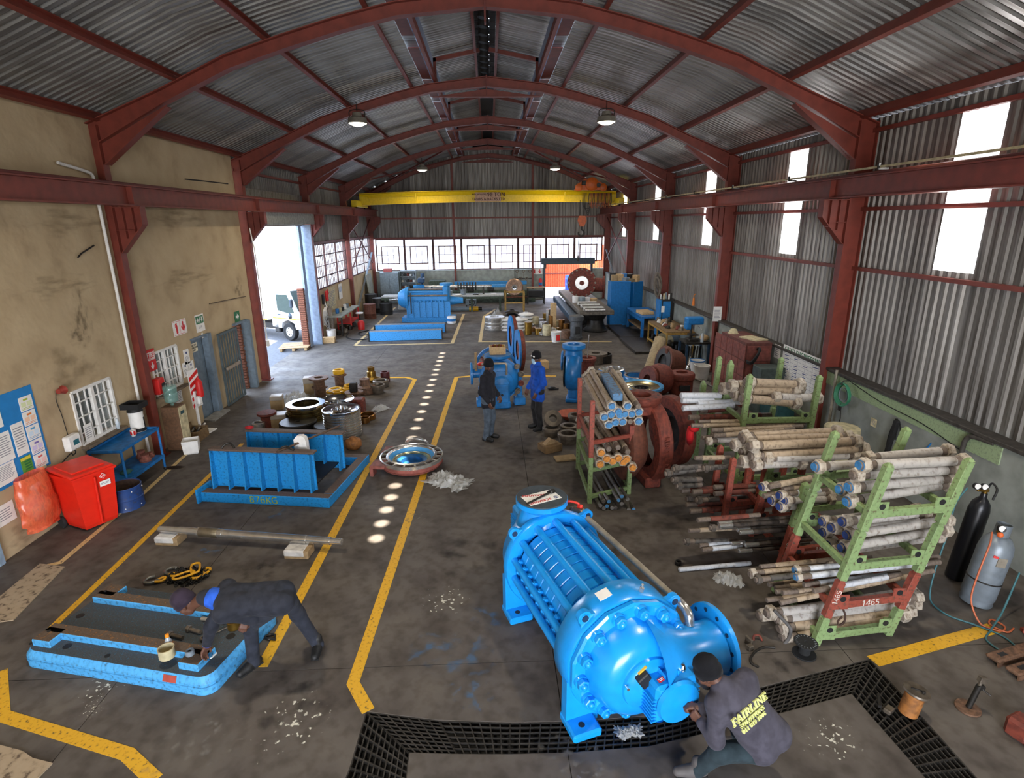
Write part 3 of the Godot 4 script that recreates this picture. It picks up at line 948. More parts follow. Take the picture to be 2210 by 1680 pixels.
func blob(g: Geo,bones: Array,cell: float,k := 55.0,squash := Vector3.ONE):
	var lo := Vector3.INF
	var hi := -Vector3.INF
	for b in bones:
		var r: float = maxf(b[2],b[3])+3.0/k+cell*2
		lo = lo.min(b[0] - V(r,r,r)).min(b[1] - V(r,r,r))
		hi = hi.max(b[0]+V(r,r,r)).max(b[1]+V(r,r,r))
	var nx := int((hi.x - lo.x)/cell)+2
	var ny := int((hi.y - lo.y)/cell)+2
	var nz := int((hi.z - lo.z)/cell)+2
	var f := PackedFloat32Array()
	f.resize(nx*ny*nz)
	for b in bones:
		var a: Vector3 = b[0]
		var d: Vector3 = b[1] - a
		var l2 := maxf(d.length_squared(),1e-9)
		var ra: float = b[2]
		var dr: float = b[3] - ra
		var r := maxf(ra,b[3])+3.0/k
		var l := (a.min(b[1]) - V(r,r,r) - lo)/cell
		var h := (a.max(b[1])+V(r,r,r) - lo)/cell
		for z in range(maxi(0,int(l.z)),mini(nz - 1,int(h.z)+1)):
			for y in range(maxi(0,int(l.y)),mini(ny - 1,int(h.y)+1)):
				var o := (z*ny+y)*nx
				for x in range(maxi(0,int(l.x)),mini(nx - 1,int(h.x)+1)):
					var p := lo+Vector3(x,y,z)*cell - a
					var t := clampf(p.dot(d)/l2,0.0,1.0)
					var q := (p - d*t).length() - ra - dr*t
					if q < 0.09: f[o+x] += exp(-maxf(q,-0.12)*k)
	var at := {}
	var vs := g.v.size()
	var off := [0,1,nx,nx+1,nx*ny,nx*ny+1,nx*ny+nx,nx*ny+nx+1]
	for z in nz - 1:
		for y in ny - 1:
			var o := (z*ny+y)*nx
			for x in nx - 1:
				var i := o+x
				var c := f[i] > 1.0
				if (f[i+1] > 1.0) == c and (f[i+off[2]] > 1.0) == c and (f[i+off[3]] > 1.0) == c and (f[i+off[4]] > 1.0) == c and (f[i+off[5]] > 1.0) == c and (f[i+off[6]] > 1.0) == c and (f[i+off[7]] > 1.0) == c: continue
				var s := Vector3.ZERO
				var m := 0
				for e in 12:
					var p0: int = [0,2,4,6,0,1,4,5,0,1,2,3][e]
					var p1: int = [1,3,5,7,2,3,6,7,4,5,6,7][e]
					var f0 := f[i+off[p0]]
					var f1 := f[i+off[p1]]
					if (f0 > 1.0) == (f1 > 1.0): continue
					var g0 := log(maxf(f0,1e-3))
					var g1 := log(maxf(f1,1e-3))
					var t := g0/(g0 - g1)
					s += Vector3(p0 & 1,(p0 >> 1) & 1,p0 >> 2).lerp(Vector3(p1 & 1,(p1 >> 1) & 1,p1 >> 2),t)
					m += 1
				at[i] = g.v.size()
				g.v.append(lo+(Vector3(x,y,z)+s/m)*cell)
				g.n.append(Vector3.ZERO)
				g.u.append(Vector2.ZERO)
	for i in at:
		var c: bool = f[i] > 1.0
		for ax in 3:
			var st: int = [1,nx,nx*ny][ax]
			var u1: int = [nx,nx*ny,1][ax]
			var u2: int = [nx*ny,1,nx][ax]
			if (f[i+st] > 1.0) == c: continue
			if not (at.has(i - u1) and at.has(i - u2) and at.has(i - u1 - u2)): continue
			var q := [at[i],at[i - u1],at[i - u1 - u2],at[i - u2]]
			if not c: q.reverse()
			var m := (g.v[q[1]] - g.v[q[0]]).cross(g.v[q[2]] - g.v[q[0]])+(g.v[q[2]] - g.v[q[0]]).cross(g.v[q[3]] - g.v[q[0]])
			for e in q: g.n[e] += m
			for e in [0,2,1,0,3,2]: g.idx.append(q[e])
	for i in range(vs,g.v.size()): g.n[i] = g.n[i].normalized()

func hand(g: Geo,w: Vector3,d: Vector3,n: Vector3,left: bool,curl: float,cell := 0.004,thumb := 0.6):
	d = d.normalized()
	n = (n - d*n.dot(d)).normalized()
	var s := d.cross(n)*(1.0 if left else -1.0)
	var b := []
	var kn := w+d*0.088
	for i in 4:
		b.append([w+d*0.012+s*(0.02 - i*0.013),kn+s*(0.031 - i*0.021) - d*absf(i - 1.2)*0.004,0.017,0.0125])
	blob(g,b+[[w - d*0.05,w+d*0.015,0.025,0.026],[w+d*0.02+s*0.022+n*0.008,w+d*0.055+s*0.03+n*0.012,0.016,0.013]]+digits(kn,w,d,n,s,curl,thumb),cell,190.0)

func digits(kn: Vector3,w: Vector3,d: Vector3,n: Vector3,s: Vector3,curl: float,thumb: float) -> Array:
	var b := []
	for i in 4:
		var p := kn+s*(0.031 - i*0.021) - d*absf(i - 1.2)*0.004
		var l: float = [0.041,0.046,0.042,0.032][i]
		var a := 0.0
		var rr: float = [0.0092,0.0095,0.009,0.008][i]
		for j in 3:
			a += curl*[0.9,1.5,1.1][j]+0.12
			var q := p+((d+s*(0.07 - i*0.055)).normalized()*cos(a)+n*sin(a))*l
			b.append([p,q,rr,rr*0.92])
			p = q
			l *= 0.68
			rr *= 0.93
	var t0 := w+d*0.03+s*0.034+n*0.01
	var t1 := t0+(d*0.75+s*0.75*(1.0 - thumb*0.5)+n*thumb*0.5).normalized()*0.042
	var t2 := t1+(d*0.95+s*0.2*(1.0 - thumb)+n*thumb*0.7).normalized()*0.033
	b.append([t0,t1,0.013,0.0105]); b.append([t1,t2,0.0105,0.0085])
	return b

func head(g: Geo,c: Vector3,fw: Vector3,up: Vector3,neck: Vector3):
	fw = fw.normalized()
	up = (up - fw*up.dot(fw)).normalized()
	var r := fw.cross(up)
	var b := [[c+up*0.04 - fw*0.03,c+up*0.035+fw*0.02,0.079,0.075],[c+up*0.0+fw*0.03,c - up*0.045+fw*0.035,0.062,0.05],[c - up*0.07+fw*0.035,c - up*0.085+fw*0.055,0.042,0.03],[c - up*0.05 - fw*0.035,neck,0.056,0.06],
		[c+up*0.012+fw*0.098,c - up*0.028+fw*0.113,0.009,0.014],[c - up*0.03+fw*0.1 - r*0.011,c - up*0.03+fw*0.1+r*0.011,0.009,0.009],[c+up*0.026+fw*0.085 - r*0.035,c+up*0.026+fw*0.085+r*0.035,0.013,0.013],
		[c - up*0.056+fw*0.094 - r*0.018,c - up*0.056+fw*0.094+r*0.018,0.0085,0.0085],[c - up*0.067+fw*0.091 - r*0.014,c - up*0.067+fw*0.091+r*0.014,0.009,0.009]]
	for s in [-1.0,1.0]:
		b.append([c+r*s*0.08+up*0.02 - fw*0.01,c+r*s*0.078 - up*0.025,0.013,0.009])
		b.append([c+r*s*0.088+up*0.024 - fw*0.016,c+r*s*0.086 - up*0.005 - fw*0.016,0.01,0.008])
		b.append([c+r*s*0.045 - up*0.02+fw*0.06,c+r*s*0.04 - up*0.03+fw*0.07,0.026,0.022])
	blob(g,b,0.005,110.0)

func cloth(key: String,col: String,rough := 0.9) -> StandardMaterial3D:
	if mats.has(key): return mats[key]
	var m := mt(key,col,rough,0.0,0.0,1.0,0.3)
	m.albedo_texture = noise(77,0.02,4,256,[[0.2,Color(0.78,0.78,0.78)],[0.7,Color(1,1,1)]])
	m.uv1_triplanar = true
	m.uv1_scale = Vector3.ONE*1.3
	m.heightmap_enabled = true
	m.heightmap_texture = noise(78,0.012,3,256,[[0,Color.BLACK],[1,Color.WHITE]])
	m.heightmap_scale = 2.2
	m.rim_enabled = true
	m.rim = 0.25
	return m

func person(label: String,j: Dictionary,o: Dictionary) -> Node3D:
	var base: Vector3 = j.base
	var t := thing("person",label,"person",base)
	var J := {}
	for k in j: J[k] = j[k] - base if j[k] is Vector3 and not k in ["face","crown","pl","pr","toel","toer","hl","hr"] else j[k]
	var mid: Vector3 = (J.hipl+J.hipr)*0.5
	var sh: Vector3 = (J.shl+J.shr)*0.5
	var spine: Vector3 = (sh - mid).normalized()
	var across: Vector3 = (J.shr - J.shl).normalized()
	var front := across.cross(spine).normalized()*(1.0 if o.get("flip",false) else -1.0)
	var b := G()
	var torso := [[J.hipl,J.hipr,0.08,0.08],[mid,mid+spine*0.2,0.09,0.09],[mid+spine*0.25,sh - spine*0.12,0.09,0.09],[J.shl,J.shr,0.05,0.05],[sh,J.neck,0.06,0.055]]
	var limbs := []
	for s in ["l","r"]:
		limbs.append([J["sh"+s],J["el"+s],0.046,0.037]); limbs.append([J["el"+s],J["wr"+s],0.037,0.026])
		limbs.append([J["hip"+s],J["kn"+s],0.082,0.052]); limbs.append([J["kn"+s],J["an"+s],0.05,0.03])
		limbs.append([J["an"+s] - V(0,0.04,0),J["an"+s] - V(0,0.06,0)+J["toe"+s]*0.1,0.024,0.02])
	blob(b,torso+limbs,0.014,50.0)
	head(b,J.head,J.face,J.crown,J.neck)
	for s in ["l","r"]: hand(b,J["wr"+s],J["h"+s],J["p"+s],s == "l",o.get("curl_"+s,0.3))
	part("body",b,mt("skin","5a3a2b",0.55,0,0.0),t)
	var gj := G()
	var hem: Vector3 = mid - spine*o.get("hem",0.06)
	var sl := [[J.shl,J.shr,0.082,0.082]]
	var wid: float = o.get("wide",1.0)
	for s in [-1.0,1.0]:
		sl.append([hem+across*0.075*s*wid,mid+spine*0.16+across*0.06*s,0.125*wid,0.12*wid])
		sl.append([mid+spine*0.16+across*0.06*s,sh - spine*0.1+across*0.075*s,0.115*wid,0.118*wid])
	for s in ["l","r"]:
		sl.append([J["sh"+s],J["el"+s],0.077,0.064])
		sl.append([J["el"+s],J["el"+s].lerp(J["wr"+s],o.get("sleeve",0.9)),0.063,0.052])
	sl.append([sh - spine*0.02,J.neck.lerp(sh,0.3),0.095,0.082])
	sl.append([J.neck.lerp(sh,0.4),J.neck.lerp(J.head,0.12),0.082,0.076])
	blob(gj,sl,0.013,48.0)
	var jk := part("jacket",gj,o.jacket,t)
	if o.has("cuff"):
		for s in ["l","r"]:
			var wv: Vector3 = (J["wr"+s] - J["el"+s]).normalized()
			var cf := G()
			cf.lathe([[0.05,0.0],[0.052,0.01],[0.047,0.065],[0.042,0.07],[0.036,0.06]],14,Geo.along(J["wr"+s] - wv*0.065,J["wr"+s]+wv))
			part("cuff",cf,o.cuff,t)
	if o.has("collar"):
		var nd: Vector3 = (J.neck - sh).normalized()
		var cg := G()
		cg.lathe([[0.1,-0.05],[0.112,0.0],[0.1,0.07],[0.09,0.07],[0.085,0.0]],18,Geo.along(sh.lerp(J.neck,0.45),J.neck+nd*0.1))
		part("collar",cg,o.collar,t)
	var gt := G()
	var tr := [[J.hipl,J.hipr,0.108,0.108],[mid,mid+spine*0.03,0.1,0.1]]
	for s in ["l","r"]:
		tr.append([J["hip"+s],J["kn"+s],0.102,0.078]); tr.append([J["kn"+s],J["an"+s] - V(0,0.035,0),0.075,0.066])
	blob(gt,tr,0.013,48.0)
	part("trousers",gt,o.trousers,t)
	for s in ["l","r"]:
		var gs := G()
		var a: Vector3 = J["an"+s]
		var d: Vector3 = J["toe"+s]
		blob(gs,[[a+V(0,0.05,0),a - V(0,0.035,0),0.054,0.05],[a - V(0,0.045,0) - d*0.055,a - V(0,0.05,0)+d*0.07,0.044,0.048],[a - V(0,0.05,0)+d*0.08,a - V(0,0.055,0)+d*0.17,0.05,0.042]],0.008,80.0)
		var sh2 := part("boot",gs,o.get("boots",mats.black),t)
		var so := G()
		so.bar(a - V(0,0.088,0) - d*0.09,a - V(0,0.088,0)+d*0.19,0.085,0.018,0.006)
		part("sole",so,mats.rubber,sh2)
	var fw: Vector3 = J.face.normalized()
	var up: Vector3 = (J.crown - fw*J.crown.dot(fw)).normalized()
	var gh := G()
	var hd: Vector3 = J.head
	var hb := Basis(fw.cross(up),up,-fw)
	gh.lathe([[0.1,-0.02],[0.112,-0.012],[0.115,0.04],[0.106,0.052],[0.105,0.085],[0.088,0.125],[0.05,0.155],[0.0,0.163]],24,Transform3D(hb*Basis(Vector3.RIGHT,o.get("cap_tilt",0.12))*Basis.from_scale(V(0.93,1,1.06)),hd+up*0.018 - fw*0.005),0.3)
	part("beanie",gh,o.cap,t)
	if o.has("mask"):
		var gm := G()
		blob(gm,[[hd - up*0.025+fw*0.075,hd - up*0.085+fw*0.065,0.056,0.048]],0.006,90.0)
		part("face_mask",gm,o.mask,t)
		for s in [-1.0,1.0]:
			part("mask_strap",G().tube([hd - up*0.02+fw*0.09+fw.cross(up)*0.04*s,hd - up*0.005+fw*0.03+fw.cross(up)*0.087*s,hd+up*0.01 - fw*0.02+fw.cross(up)*0.095*s],0.003,6),o.mask,t)
	for s in [-1.0,1.0]:
		part("eye",G().ball(hd+up*0.008+fw*0.088+fw.cross(up)*0.031*s,V(0.011,0.009,0.009),10),mats.white,t)
		part("pupil",G().ball(hd+up*0.008+fw*0.095+fw.cross(up)*0.031*s,V(0.005,0.005,0.005),8),mats.black,t)
	return t

func standing(at: Vector3,yaw: float,h: float,e := {}) -> Dictionary:
	var b := Basis(Vector3.UP,deg_to_rad(yaw))
	var k := h/1.8
	var j := {"base": at}
	var pts := {"hipl": V(0.09,0.93,0),"hipr": V(-0.09,0.93,0),"knl": V(0.1,0.5,0.03),"knr": V(-0.1,0.5,0.03),"anl": V(0.11,0.1,-0.02),"anr": V(-0.11,0.1,-0.02),
		"shl": V(0.17,1.43,0),"shr": V(-0.17,1.43,0),"ell": V(0.25,1.14,-0.03),"elr": V(-0.25,1.14,-0.03),"wrl": V(0.24,0.9,0.08),"wrr": V(-0.24,0.9,0.08),"neck": V(0,1.52,0.01),"head": V(0,1.66,0.03)}
	for q in e: if pts.has(q): pts[q] = e[q]
	for q in pts: j[q] = at+b*(pts[q]*k)
	j.face = b*e.get("face",V(0,0,1)); j.crown = b*e.get("crown",V(0,1,0))
	for q in [["toel",V(0.15,0,1)],["toer",V(-0.15,0,1)]]: j[q[0]] = (b*e.get(q[0],q[1])).normalized()
	for q in [["hl",V(0,-1,0.35)],["hr",V(0,-1,0.35)],["pl",V(-1,0,0.1)],["pr",V(1,0,0.1)]]: j[q[0]] = b*e.get(q[0],q[1])
	return j

func people():
	var navy := cloth("jacket_black","25252b")
	var cap := cloth("wool_black","1a1a1d",1.0)
	var j := standing(V(-0.104,0.0,-11.98),62,1.84,{"wrl": V(0.2,0.96,0.16),"ell": V(0.26,1.15,-0.06),"wrr": V(-0.22,0.92,0.14),"face": V(-0.1,-0.12,1)})
	person("man in black jacket and blue jeans with black beanie, standing and talking",j,{"jacket": navy,"trousers": cloth("jeans","55606c"),"cap": cap,"mask": cloth("mask_dark","3a3a44"),"hem": 0.12})
	j = standing(V(1.033,0.0,-12.56),-68,1.86,{"face": V(0.1,-0.15,1),"wrl": V(0.2,0.93,0.14),"wrr": V(-0.2,0.93,0.16)})
	var b := person("man in bright blue work jacket with face mask, standing by blue pump",j,{"jacket": cloth("jacket_blue","1d4fae"),"trousers": cloth("trousers_black","2c2b2c"),"cap": cap,"mask": cloth("mask_blue","a9cbe0"),"hem": 0.17,"wide": 1.05})
	var hd: Vector3 = j.head - j.base
	var fw: Vector3 = j.face.normalized()
	part("goggles",G().box(hd+fw*0.1+V(0,0.07,0),V(0.15,0.04,0.03),0.012,Basis.looking_at(fw,Vector3.UP)),mats.white,b)
	var J := {"base": V(-2.647,0.0,-5.335),"hipl": V(-2.253,0.96,-5.149)+V(0,0,0.09),"hipr": V(-2.24,1.0,-5.124)+V(0,0,-0.08),"shl": V(-2.768,1.02,-5.065)+V(0.02,-0.05,0.15),"shr": V(-2.836,1.03,-5.115)+V(0,0.0,-0.15),
		"neck": V(-2.998,1.02,-5.137),"head": V(-3.228,0.92,-5.17),"face": V(-0.75,-0.8,0.05),"crown": V(-0.8,0.6,0),
		"ell": V(-2.55,0.76,-5.232)+V(0,0,0.12),"wrl": V(-2.663,0.7,-5.166),"hl": V(-0.2,-0.9,0.35),"pl": V(-0.5,-0.5,-0.7),
		"elr": V(-3.005,0.66,-5.133),"wrr": V(-3.092,0.42,-5.144),"hr": V(-0.35,-0.75,0.12),"pr": V(0.6,-0.3,0.3),
		"knl": V(-2.69,0.52,-5.304),"anl": V(-2.699,0.1,-5.268),"toel": V(-0.55,0,0.83),"knr": V(-2.236,0.52,-5.47),"anr": V(-2.053,0.13,-5.474),"toer": V(0.05,0,1.0)}
	person("man in dark overalls with blue collar bending over the blue base plate",J,{"jacket": cloth("overall_grey","2e3038"),"trousers": cloth("overall_legs","2f323b"),"cap": cloth("wool_purple","352c38",1.0),"collar": cloth("shirt_blue","2f5fc8"),"cuff": mats.shirt_blue,"hem": 0.02,"curl_l": 0.35,"curl_r": 0.25,"flip": true})
	J = {"base": V(2.137,0.0,-3.909),"hipl": V(2.21,0.36,-3.694),"hipr": V(2.385,0.42,-3.805),"shl": V(1.785,0.86,-3.697),"shr": V(2.114,0.92,-3.885),"neck": V(1.862,0.95,-3.786),"head": V(1.766,1.03,-3.842),"face": V(-0.72,-0.5,-0.45),"crown": V(-0.3,0.9,-0.2),
		"ell": V(1.81,0.5,-3.678),"wrl": V(1.731,0.55,-3.819) ,"hl": V(-0.55,0.35,-0.6),"pl": V(0.6,-0.2,-0.7),"elr": V(1.966,0.5,-3.918),"wrr": V(1.741,0.6,-3.916),"hr": V(-0.8,0.1,-0.2),"pr": V(0.3,-0.9,0.2),
		"knl": V(1.852,0.36,-3.68),"anl": V(1.721,0.1,-3.776),"toel": V(-1,0,-0.05),"knr": V(2.096,0.42,-3.914),"anr": V(2.212,0.1,-4.007),"toer": V(-0.9,0,-0.3)}
	var cr := person("man in grey jacket with yellow back print crouching at the near blue pump",J,{"jacket": cloth("jacket_grey","4a4750"),"trousers": cloth("trousers_green","2f3b40"),"cap": cap,"mask": cloth("mask_black","202024"),"hem": -0.02,"wide": 1.22,"curl_l": 0.7,"curl_r": 0.75,"boots": mt("boot_grey","55504e",0.7,0,0.2)})
	var sh: Vector3 = (J.shl+J.shr)*0.5 - J.base
	var mid: Vector3 = (J.hipl+J.hipr)*0.5 - J.base
	var rt: Vector3 = (J.shr - J.shl).normalized()
	var upv: Vector3 = (sh - mid).normalized()
	upv = (upv - rt*upv.dot(rt)).normalized()
	var out := rt.cross(upv)
	var pm := mt("print_yellow","d8dc8a",0.7,0,0.05)
	var fr := Basis(rt,upv,out)
	var row := 0
	for s in [["FAIRLINE",0.062,-0.1],["SOLUTIONS",0.036,-0.165],["011 619 1006",0.034,-0.215]]:
		var tx := text(cr,s[0],s[1],pm,Transform3D(fr,sh+upv*s[2]+out*0.152),"back_print",true,0.016)
		row += 1
	var pt := thing("power_tool","grey steel bar with red grip held by the crouching man","tool",V(1.679,0.58,-3.968))
	var pd: Vector3 = V(1.815,0.42,-3.918) - pt.position
	part("bar",G().cyl(Vector3.ZERO,pd,0.03,0.026,14,0.005),mats.bright_steel,pt)
	part("red_grip",G().cyl(-pd*0.12,pd*0.3,0.042,-1,14,0.01),mt("grip_red","c01c24",0.4,0,0.05),pt)

func lug(g: Geo,at: Transform3D,r: float,t: float):
	var p := PackedVector2Array()
	for i in 11:
		var a := -0.25+(PI+0.5)*i/10.0
		p.append(Vector2(cos(a)*r,r*1.25+sin(a)*r))
	p.append(Vector2(-r*1.9,-0.01)); p.append(Vector2(r*1.9,-0.01))
	g.prism(p,t,at*T(V(0,0,-t*0.5)))
	g.cyl(at*V(0,r*1.25,-t*0.5 - 0.006),at*V(0,r*1.25,t*0.5+0.006),r*0.72,-1,14)

func finned(g: Geo,c: Vector3,s: Vector3,n: int):
	g.box(c,s*V(0.86,0.9,1),0.03)
	for i in n:
		var y := c.y - s.y*0.42+s.y*0.55*i/(n - 1)
		g.box(V(c.x,y,c.z),V(s.x,0.012,s.z*0.92),0.004)

func near_pump():
	var bl: Material = mats.blue_paint
	var dk := mt("eye_dark","0a2a4a",0.6,0,0)
	var o := thing("multistage_pump","large bright blue multistage pump with long tie rods, nearest on the floor","pump",Vector3(1.242,0,-4.518),17.78)
	var H := 0.66
	var ax := T(V(0,H,0),90)
	for i in 9:
		var z := -1.66+i*0.15
		var g := G().lathe([[0.3,0],[0.47,0.0],[0.49,0.012],[0.49,0.135],[0.47,0.149],[0.3,0.149]],48,T(V(0,H,z),90))
		for k in 10:
			if k < 4:
				var a: float = [200.0,225.0,315.0,340.0][k]
				var d := V(cos(deg_to_rad(a)),sin(deg_to_rad(a)),0)
				g.box(V(0,H,z+0.075)+d*0.5,V(0.1,0.12,0.11),0.02,Basis(Vector3.BACK,deg_to_rad(a)))
		for a in [62.0,163.0,178.0]:
			var d := V(cos(deg_to_rad(a)),sin(deg_to_rad(a)),0)
			g.box(V(0,H,z+0.06)+d*0.51,V(0.05,0.045,0.07),0.012,Basis(Vector3.BACK,deg_to_rad(a)))
			g.cyl(V(0,H,z+0.06)+d*0.52,V(0,H,z+0.06)+d*0.545,0.018,0.014,10)
		part("stage_casing",g,bl,o)
	for k in 14:
		var a := TAU*(k+0.5)/14
		var d := V(cos(a),sin(a),0)
		part("tie_rod",G().cyl(V(0,H,-1.72)+d*0.545,V(0,H,-0.28)+d*0.545,0.042,-1,18),bl,o)
	var f := G()
	f.lathe([[0.0,-0.62],[0.2,-0.62],[0.26,-0.58],[0.34,-0.5],[0.5,-0.44],[0.56,-0.36],[0.57,-0.12],[0.64,-0.1],[0.645,-0.03],[0.63,0.0],[0.52,0.0],[0.5,-0.03],[0.45,-0.03]],56,T(V(0,H,-1.7),90))
	part("discharge_casing",f,bl,o)
	var nz := G()
	nz.lathe([[0.33,0.4],[0.27,0.56],[0.25,0.62],[0.31,0.67],[0.325,0.68],[0.325,0.74],[0.3,0.745]],40,T(V(-0.06,H,-1.98)))
	part("discharge_nozzle",nz,bl,o)
	part("rubber_cover",G().cyl(V(-0.06,H+0.74,-1.98),V(-0.06,H+0.757,-1.98),0.318,-1,40,0.006),mt("cover_grey","3d474f",0.6,0,0.2),o)
	for e in [[138.0,-1.76],[48.0,-1.76]]:
		var g := G()
		var a: float = deg_to_rad(e[0])
		lug(g,Transform3D(Basis(Vector3.BACK,a - PI/2),V(cos(a),sin(a),0)*0.6+V(0,H,e[1])),0.07,0.05)
		var m := part("lifting_eye",g,bl,o)
		part("eye_hole",G().cyl(V(cos(a),sin(a),0)*0.69+V(0,H,e[1] - 0.034),V(cos(a),sin(a),0)*0.69+V(0,H,e[1]+0.034),0.035,-1,14),dk,m)
	for z in [-1.76,-0.02]:
		for s in [-1.0,1.0]:
			var g := G()
			g.prism(P2([s*0.64,0.0,s*0.3,0.0,s*0.3,0.2,s*0.5,H - 0.1,s*0.64,H - 0.12]),0.11,T(V(0,0,z - 0.08)))
			g.box(V(s*0.5,0.045,z+0.06),V(0.3,0.09,0.34),0.02)
			var ft := part("foot",g,bl,o)
			part("bolt_hole",G().cyl(V(s*0.52,0.088,z+0.12),V(s*0.52,0.092,z+0.12),0.032,-1,16),mats.black,ft)
	var c := G()
	c.lathe([[0.4,-0.28],[0.5,-0.28],[0.52,-0.31],[0.62,-0.31],[0.645,-0.28],[0.645,0.0],[0.63,0.02],[0.6,0.02]],56,T(V(0,H,0),90))
	part("suction_flange",c,bl,o)
	var oc := G()
	oc.facet([[0.3,0.02],[0.625,0.02],[0.635,0.035],[0.635,0.075],[0.61,0.09],[0.3,0.09]],14,T(V(0,H,0),90)*T(V(0,0,0),0,12.8))
	part("cover_flange",oc,bl,o)
	for k in 14:
		var a := TAU*k/14.0+0.1
		var d := V(cos(a),sin(a),0)*0.545+V(0,H,0.09)
		var g := G()
		g.cyl(d,d+V(0,0,0.03),0.068,0.062,18)
		g.hexa(d+V(0,0,0.03),d+V(0,0,0.085),0.058,0.3*k)
		g.ball(d+V(0,0,0.085),V(0.035,0.035,0.03),12)
		part("casing_nut",g,bl,o)
	var vol := G()
	vol.lathe([[0.5,0.08],[0.49,0.1],[0.478,0.16],[0.455,0.24],[0.42,0.31],[0.365,0.355],[0.3,0.37],[0.27,0.372],[0.262,0.4],[0.22,0.41],[0.2,0.43],[0.0,0.43]],48,T(V(0,H,0),90),0.6)
	vol.lathe([[0.5,-0.05],[0.4,0.1],[0.31,0.3],[0.265,0.5],[0.255,0.66],[0.265,0.74]],32,T(V(0.12,H,0.1),0,0,-90)*T(V(0,0,0.06),4))
	part("suction_casing",vol,bl,o)
	var sf := G()
	sf.lathe([[0.2,0.0],[0.37,0.0],[0.38,0.008],[0.38,0.05],[0.37,0.06],[0.22,0.06]],44,T(V(0.86,H,0.15),0,0,-90))
	var sfp := part("pipe_flange",sf,bl,o)
	for k in 12:
		var a := TAU*k/12+0.2
		part("bolt_hole",G().cyl(V(0.855,H+cos(a)*0.325,0.15+sin(a)*0.325),V(0.861,H+cos(a)*0.325,0.15+sin(a)*0.325),0.022,-1,12),dk,sfp)
	for e in [[131.0,0.03],[40.0,0.03]]:
		var g := G()
		var a: float = deg_to_rad(e[0])
		lug(g,Transform3D(Basis(Vector3.BACK,a - PI/2),V(cos(a),sin(a),0)*0.6+V(0,H,-0.05)),0.07,0.06)
		var m := part("lifting_eye",g,bl,o)
		part("eye_hole",G().cyl(V(cos(a),sin(a),0)*0.69+V(0,H,-0.09),V(cos(a),sin(a),0)*0.69+V(0,H,-0.01),0.035,-1,14),dk,m)
	var bh := G()
	bh.box(V(0.1,H,0.4),V(0.44,0.3,0.1),0.04)
	finned(bh,V(0.15,H - 0.04,0.47),V(0.5,0.42,0.28),7)
	bh.lathe([[0.0,0.0],[0.2,0.0],[0.215,0.015],[0.2,0.05],[0.15,0.06],[0.0,0.06]],28,T(V(0.15,H - 0.04,0.6),90))
	for i in 3: bh.box(V(0.06+0.07*i,H+0.17,0.45),V(0.018,0.05,0.18),0.006)
	var bp := part("bearing_housing",bh,bl,o)
	part("opening",G().box(V(-0.09,H+0.12,0.42),V(0.12,0.13,0.12),0.01,Basis(Vector3.BACK,0.6)),mats.black,bp)
	part("yellow_tag",G().box(V(-0.1,H+0.2,0.4),V(0.1,0.012,0.06),0.003,Basis(Vector3.BACK,0.6)),mt("tag_yellow","d7a81e",0.5,0,0),bp)
	part("red_badge",G().box(V(0.02,H+0.157,0.53),V(0.06,0.006,0.04),0.0,Basis(Vector3.BACK,0.35)),mt("badge_red","c8201c",0.4,0,0),bp)
	for i in 2: part("badge_stripe",G().box(V(0.02,H+0.162,0.523+0.014*i),V(0.042,0.003,0.005),0.0,Basis(Vector3.BACK,0.35)),mats.white,bp)
	part("oil_cap",G().cyl(V(0.27,H+0.15,0.5),V(0.27,H+0.21,0.5),0.028,0.02,14,0.005),mats.chrome,bp)
	part("stud",G().cyl(V(-0.24,H+0.05,0.36),V(-0.26,H+0.08,0.46),0.014,-1,8),mats.chrome,o)
	var fb := G()
	finned(fb,V(0.0,H+0.1,-2.56),V(0.42,0.42,0.4),7)
	fb.cyl(V(0,H,-2.4),V(0,H,-2.25),0.2,0.24,24)
	var fbp := part("bearing_housing",fb,bl,o)
	part("red_badge",G().box(V(-0.1,H+0.315,-2.5),V(0.05,0.006,0.05)),mats.badge_red,fbp)
	part("white_label",G().box(V(-0.19,H+0.618,-0.16),V(0.13,0.004,0.12),0.0,Basis(Vector3.BACK,0.3)),mats.paper,o)
	part("drain_plug",G().hexa(V(0.16,H+0.62,-0.06),V(0.172,H+0.67,-0.06),0.024).cyl(V(0.172,H+0.67,-0.06),V(0.178,H+0.7,-0.06),0.013,-1,10),mats.bright_steel,o)
	var w := mt("galv_pipe","a89f8e",0.5,0.5,0.2)
	var pth := [V(0.34,1.1,-1.95),V(0.4,1.13,-1.93),V(0.44,1.14,-1.88),V(0.6,1.06,-0.02),V(0.606,1.04,0.07),V(0.606,0.99,0.12),V(0.606,0.88,0.14)]
	var bpipe := part("balance_pipe",G().tube(pth,0.036,14),w,o)
	part("elbow",G().tube([V(0.599,1.07,-0.06),V(0.604,1.055,0.05),V(0.606,1.01,0.115),V(0.606,0.93,0.135)],0.046,14),mats.bright_steel,bpipe)
	part("valve_body",G().cyl(V(0.38,1.14,-1.99),V(0.47,1.14,-1.86),0.055,-1,14,0.01).hexa(V(0.36,1.12,-2.02),V(0.4,1.13,-1.97),0.06),mt("valve_metal","a09684",0.4,0.7,0.2),bpipe)
	part("valve_handle",G().tube([V(0.42,1.2,-1.93),V(0.42,1.25,-1.92),V(0.34,1.27,-1.98),V(0.26,1.26,-2.03)],0.016,8).ball(V(0.44,1.22,-1.89),V(0.03,0.03,0.03),10),mt("handle_red","d4311f",0.45,0,0.05),bpipe)
	var tr := o.transform
	var pp := thing("paper_sheet","white printed sheet lying on the nozzle cover of the near blue pump","paper",tr*V(-0.08,H+0.76,-1.95),25)
	part("sheet",G().box(V(0,0,0),V(0.44,0.003,0.26)),mats.paper,pp)
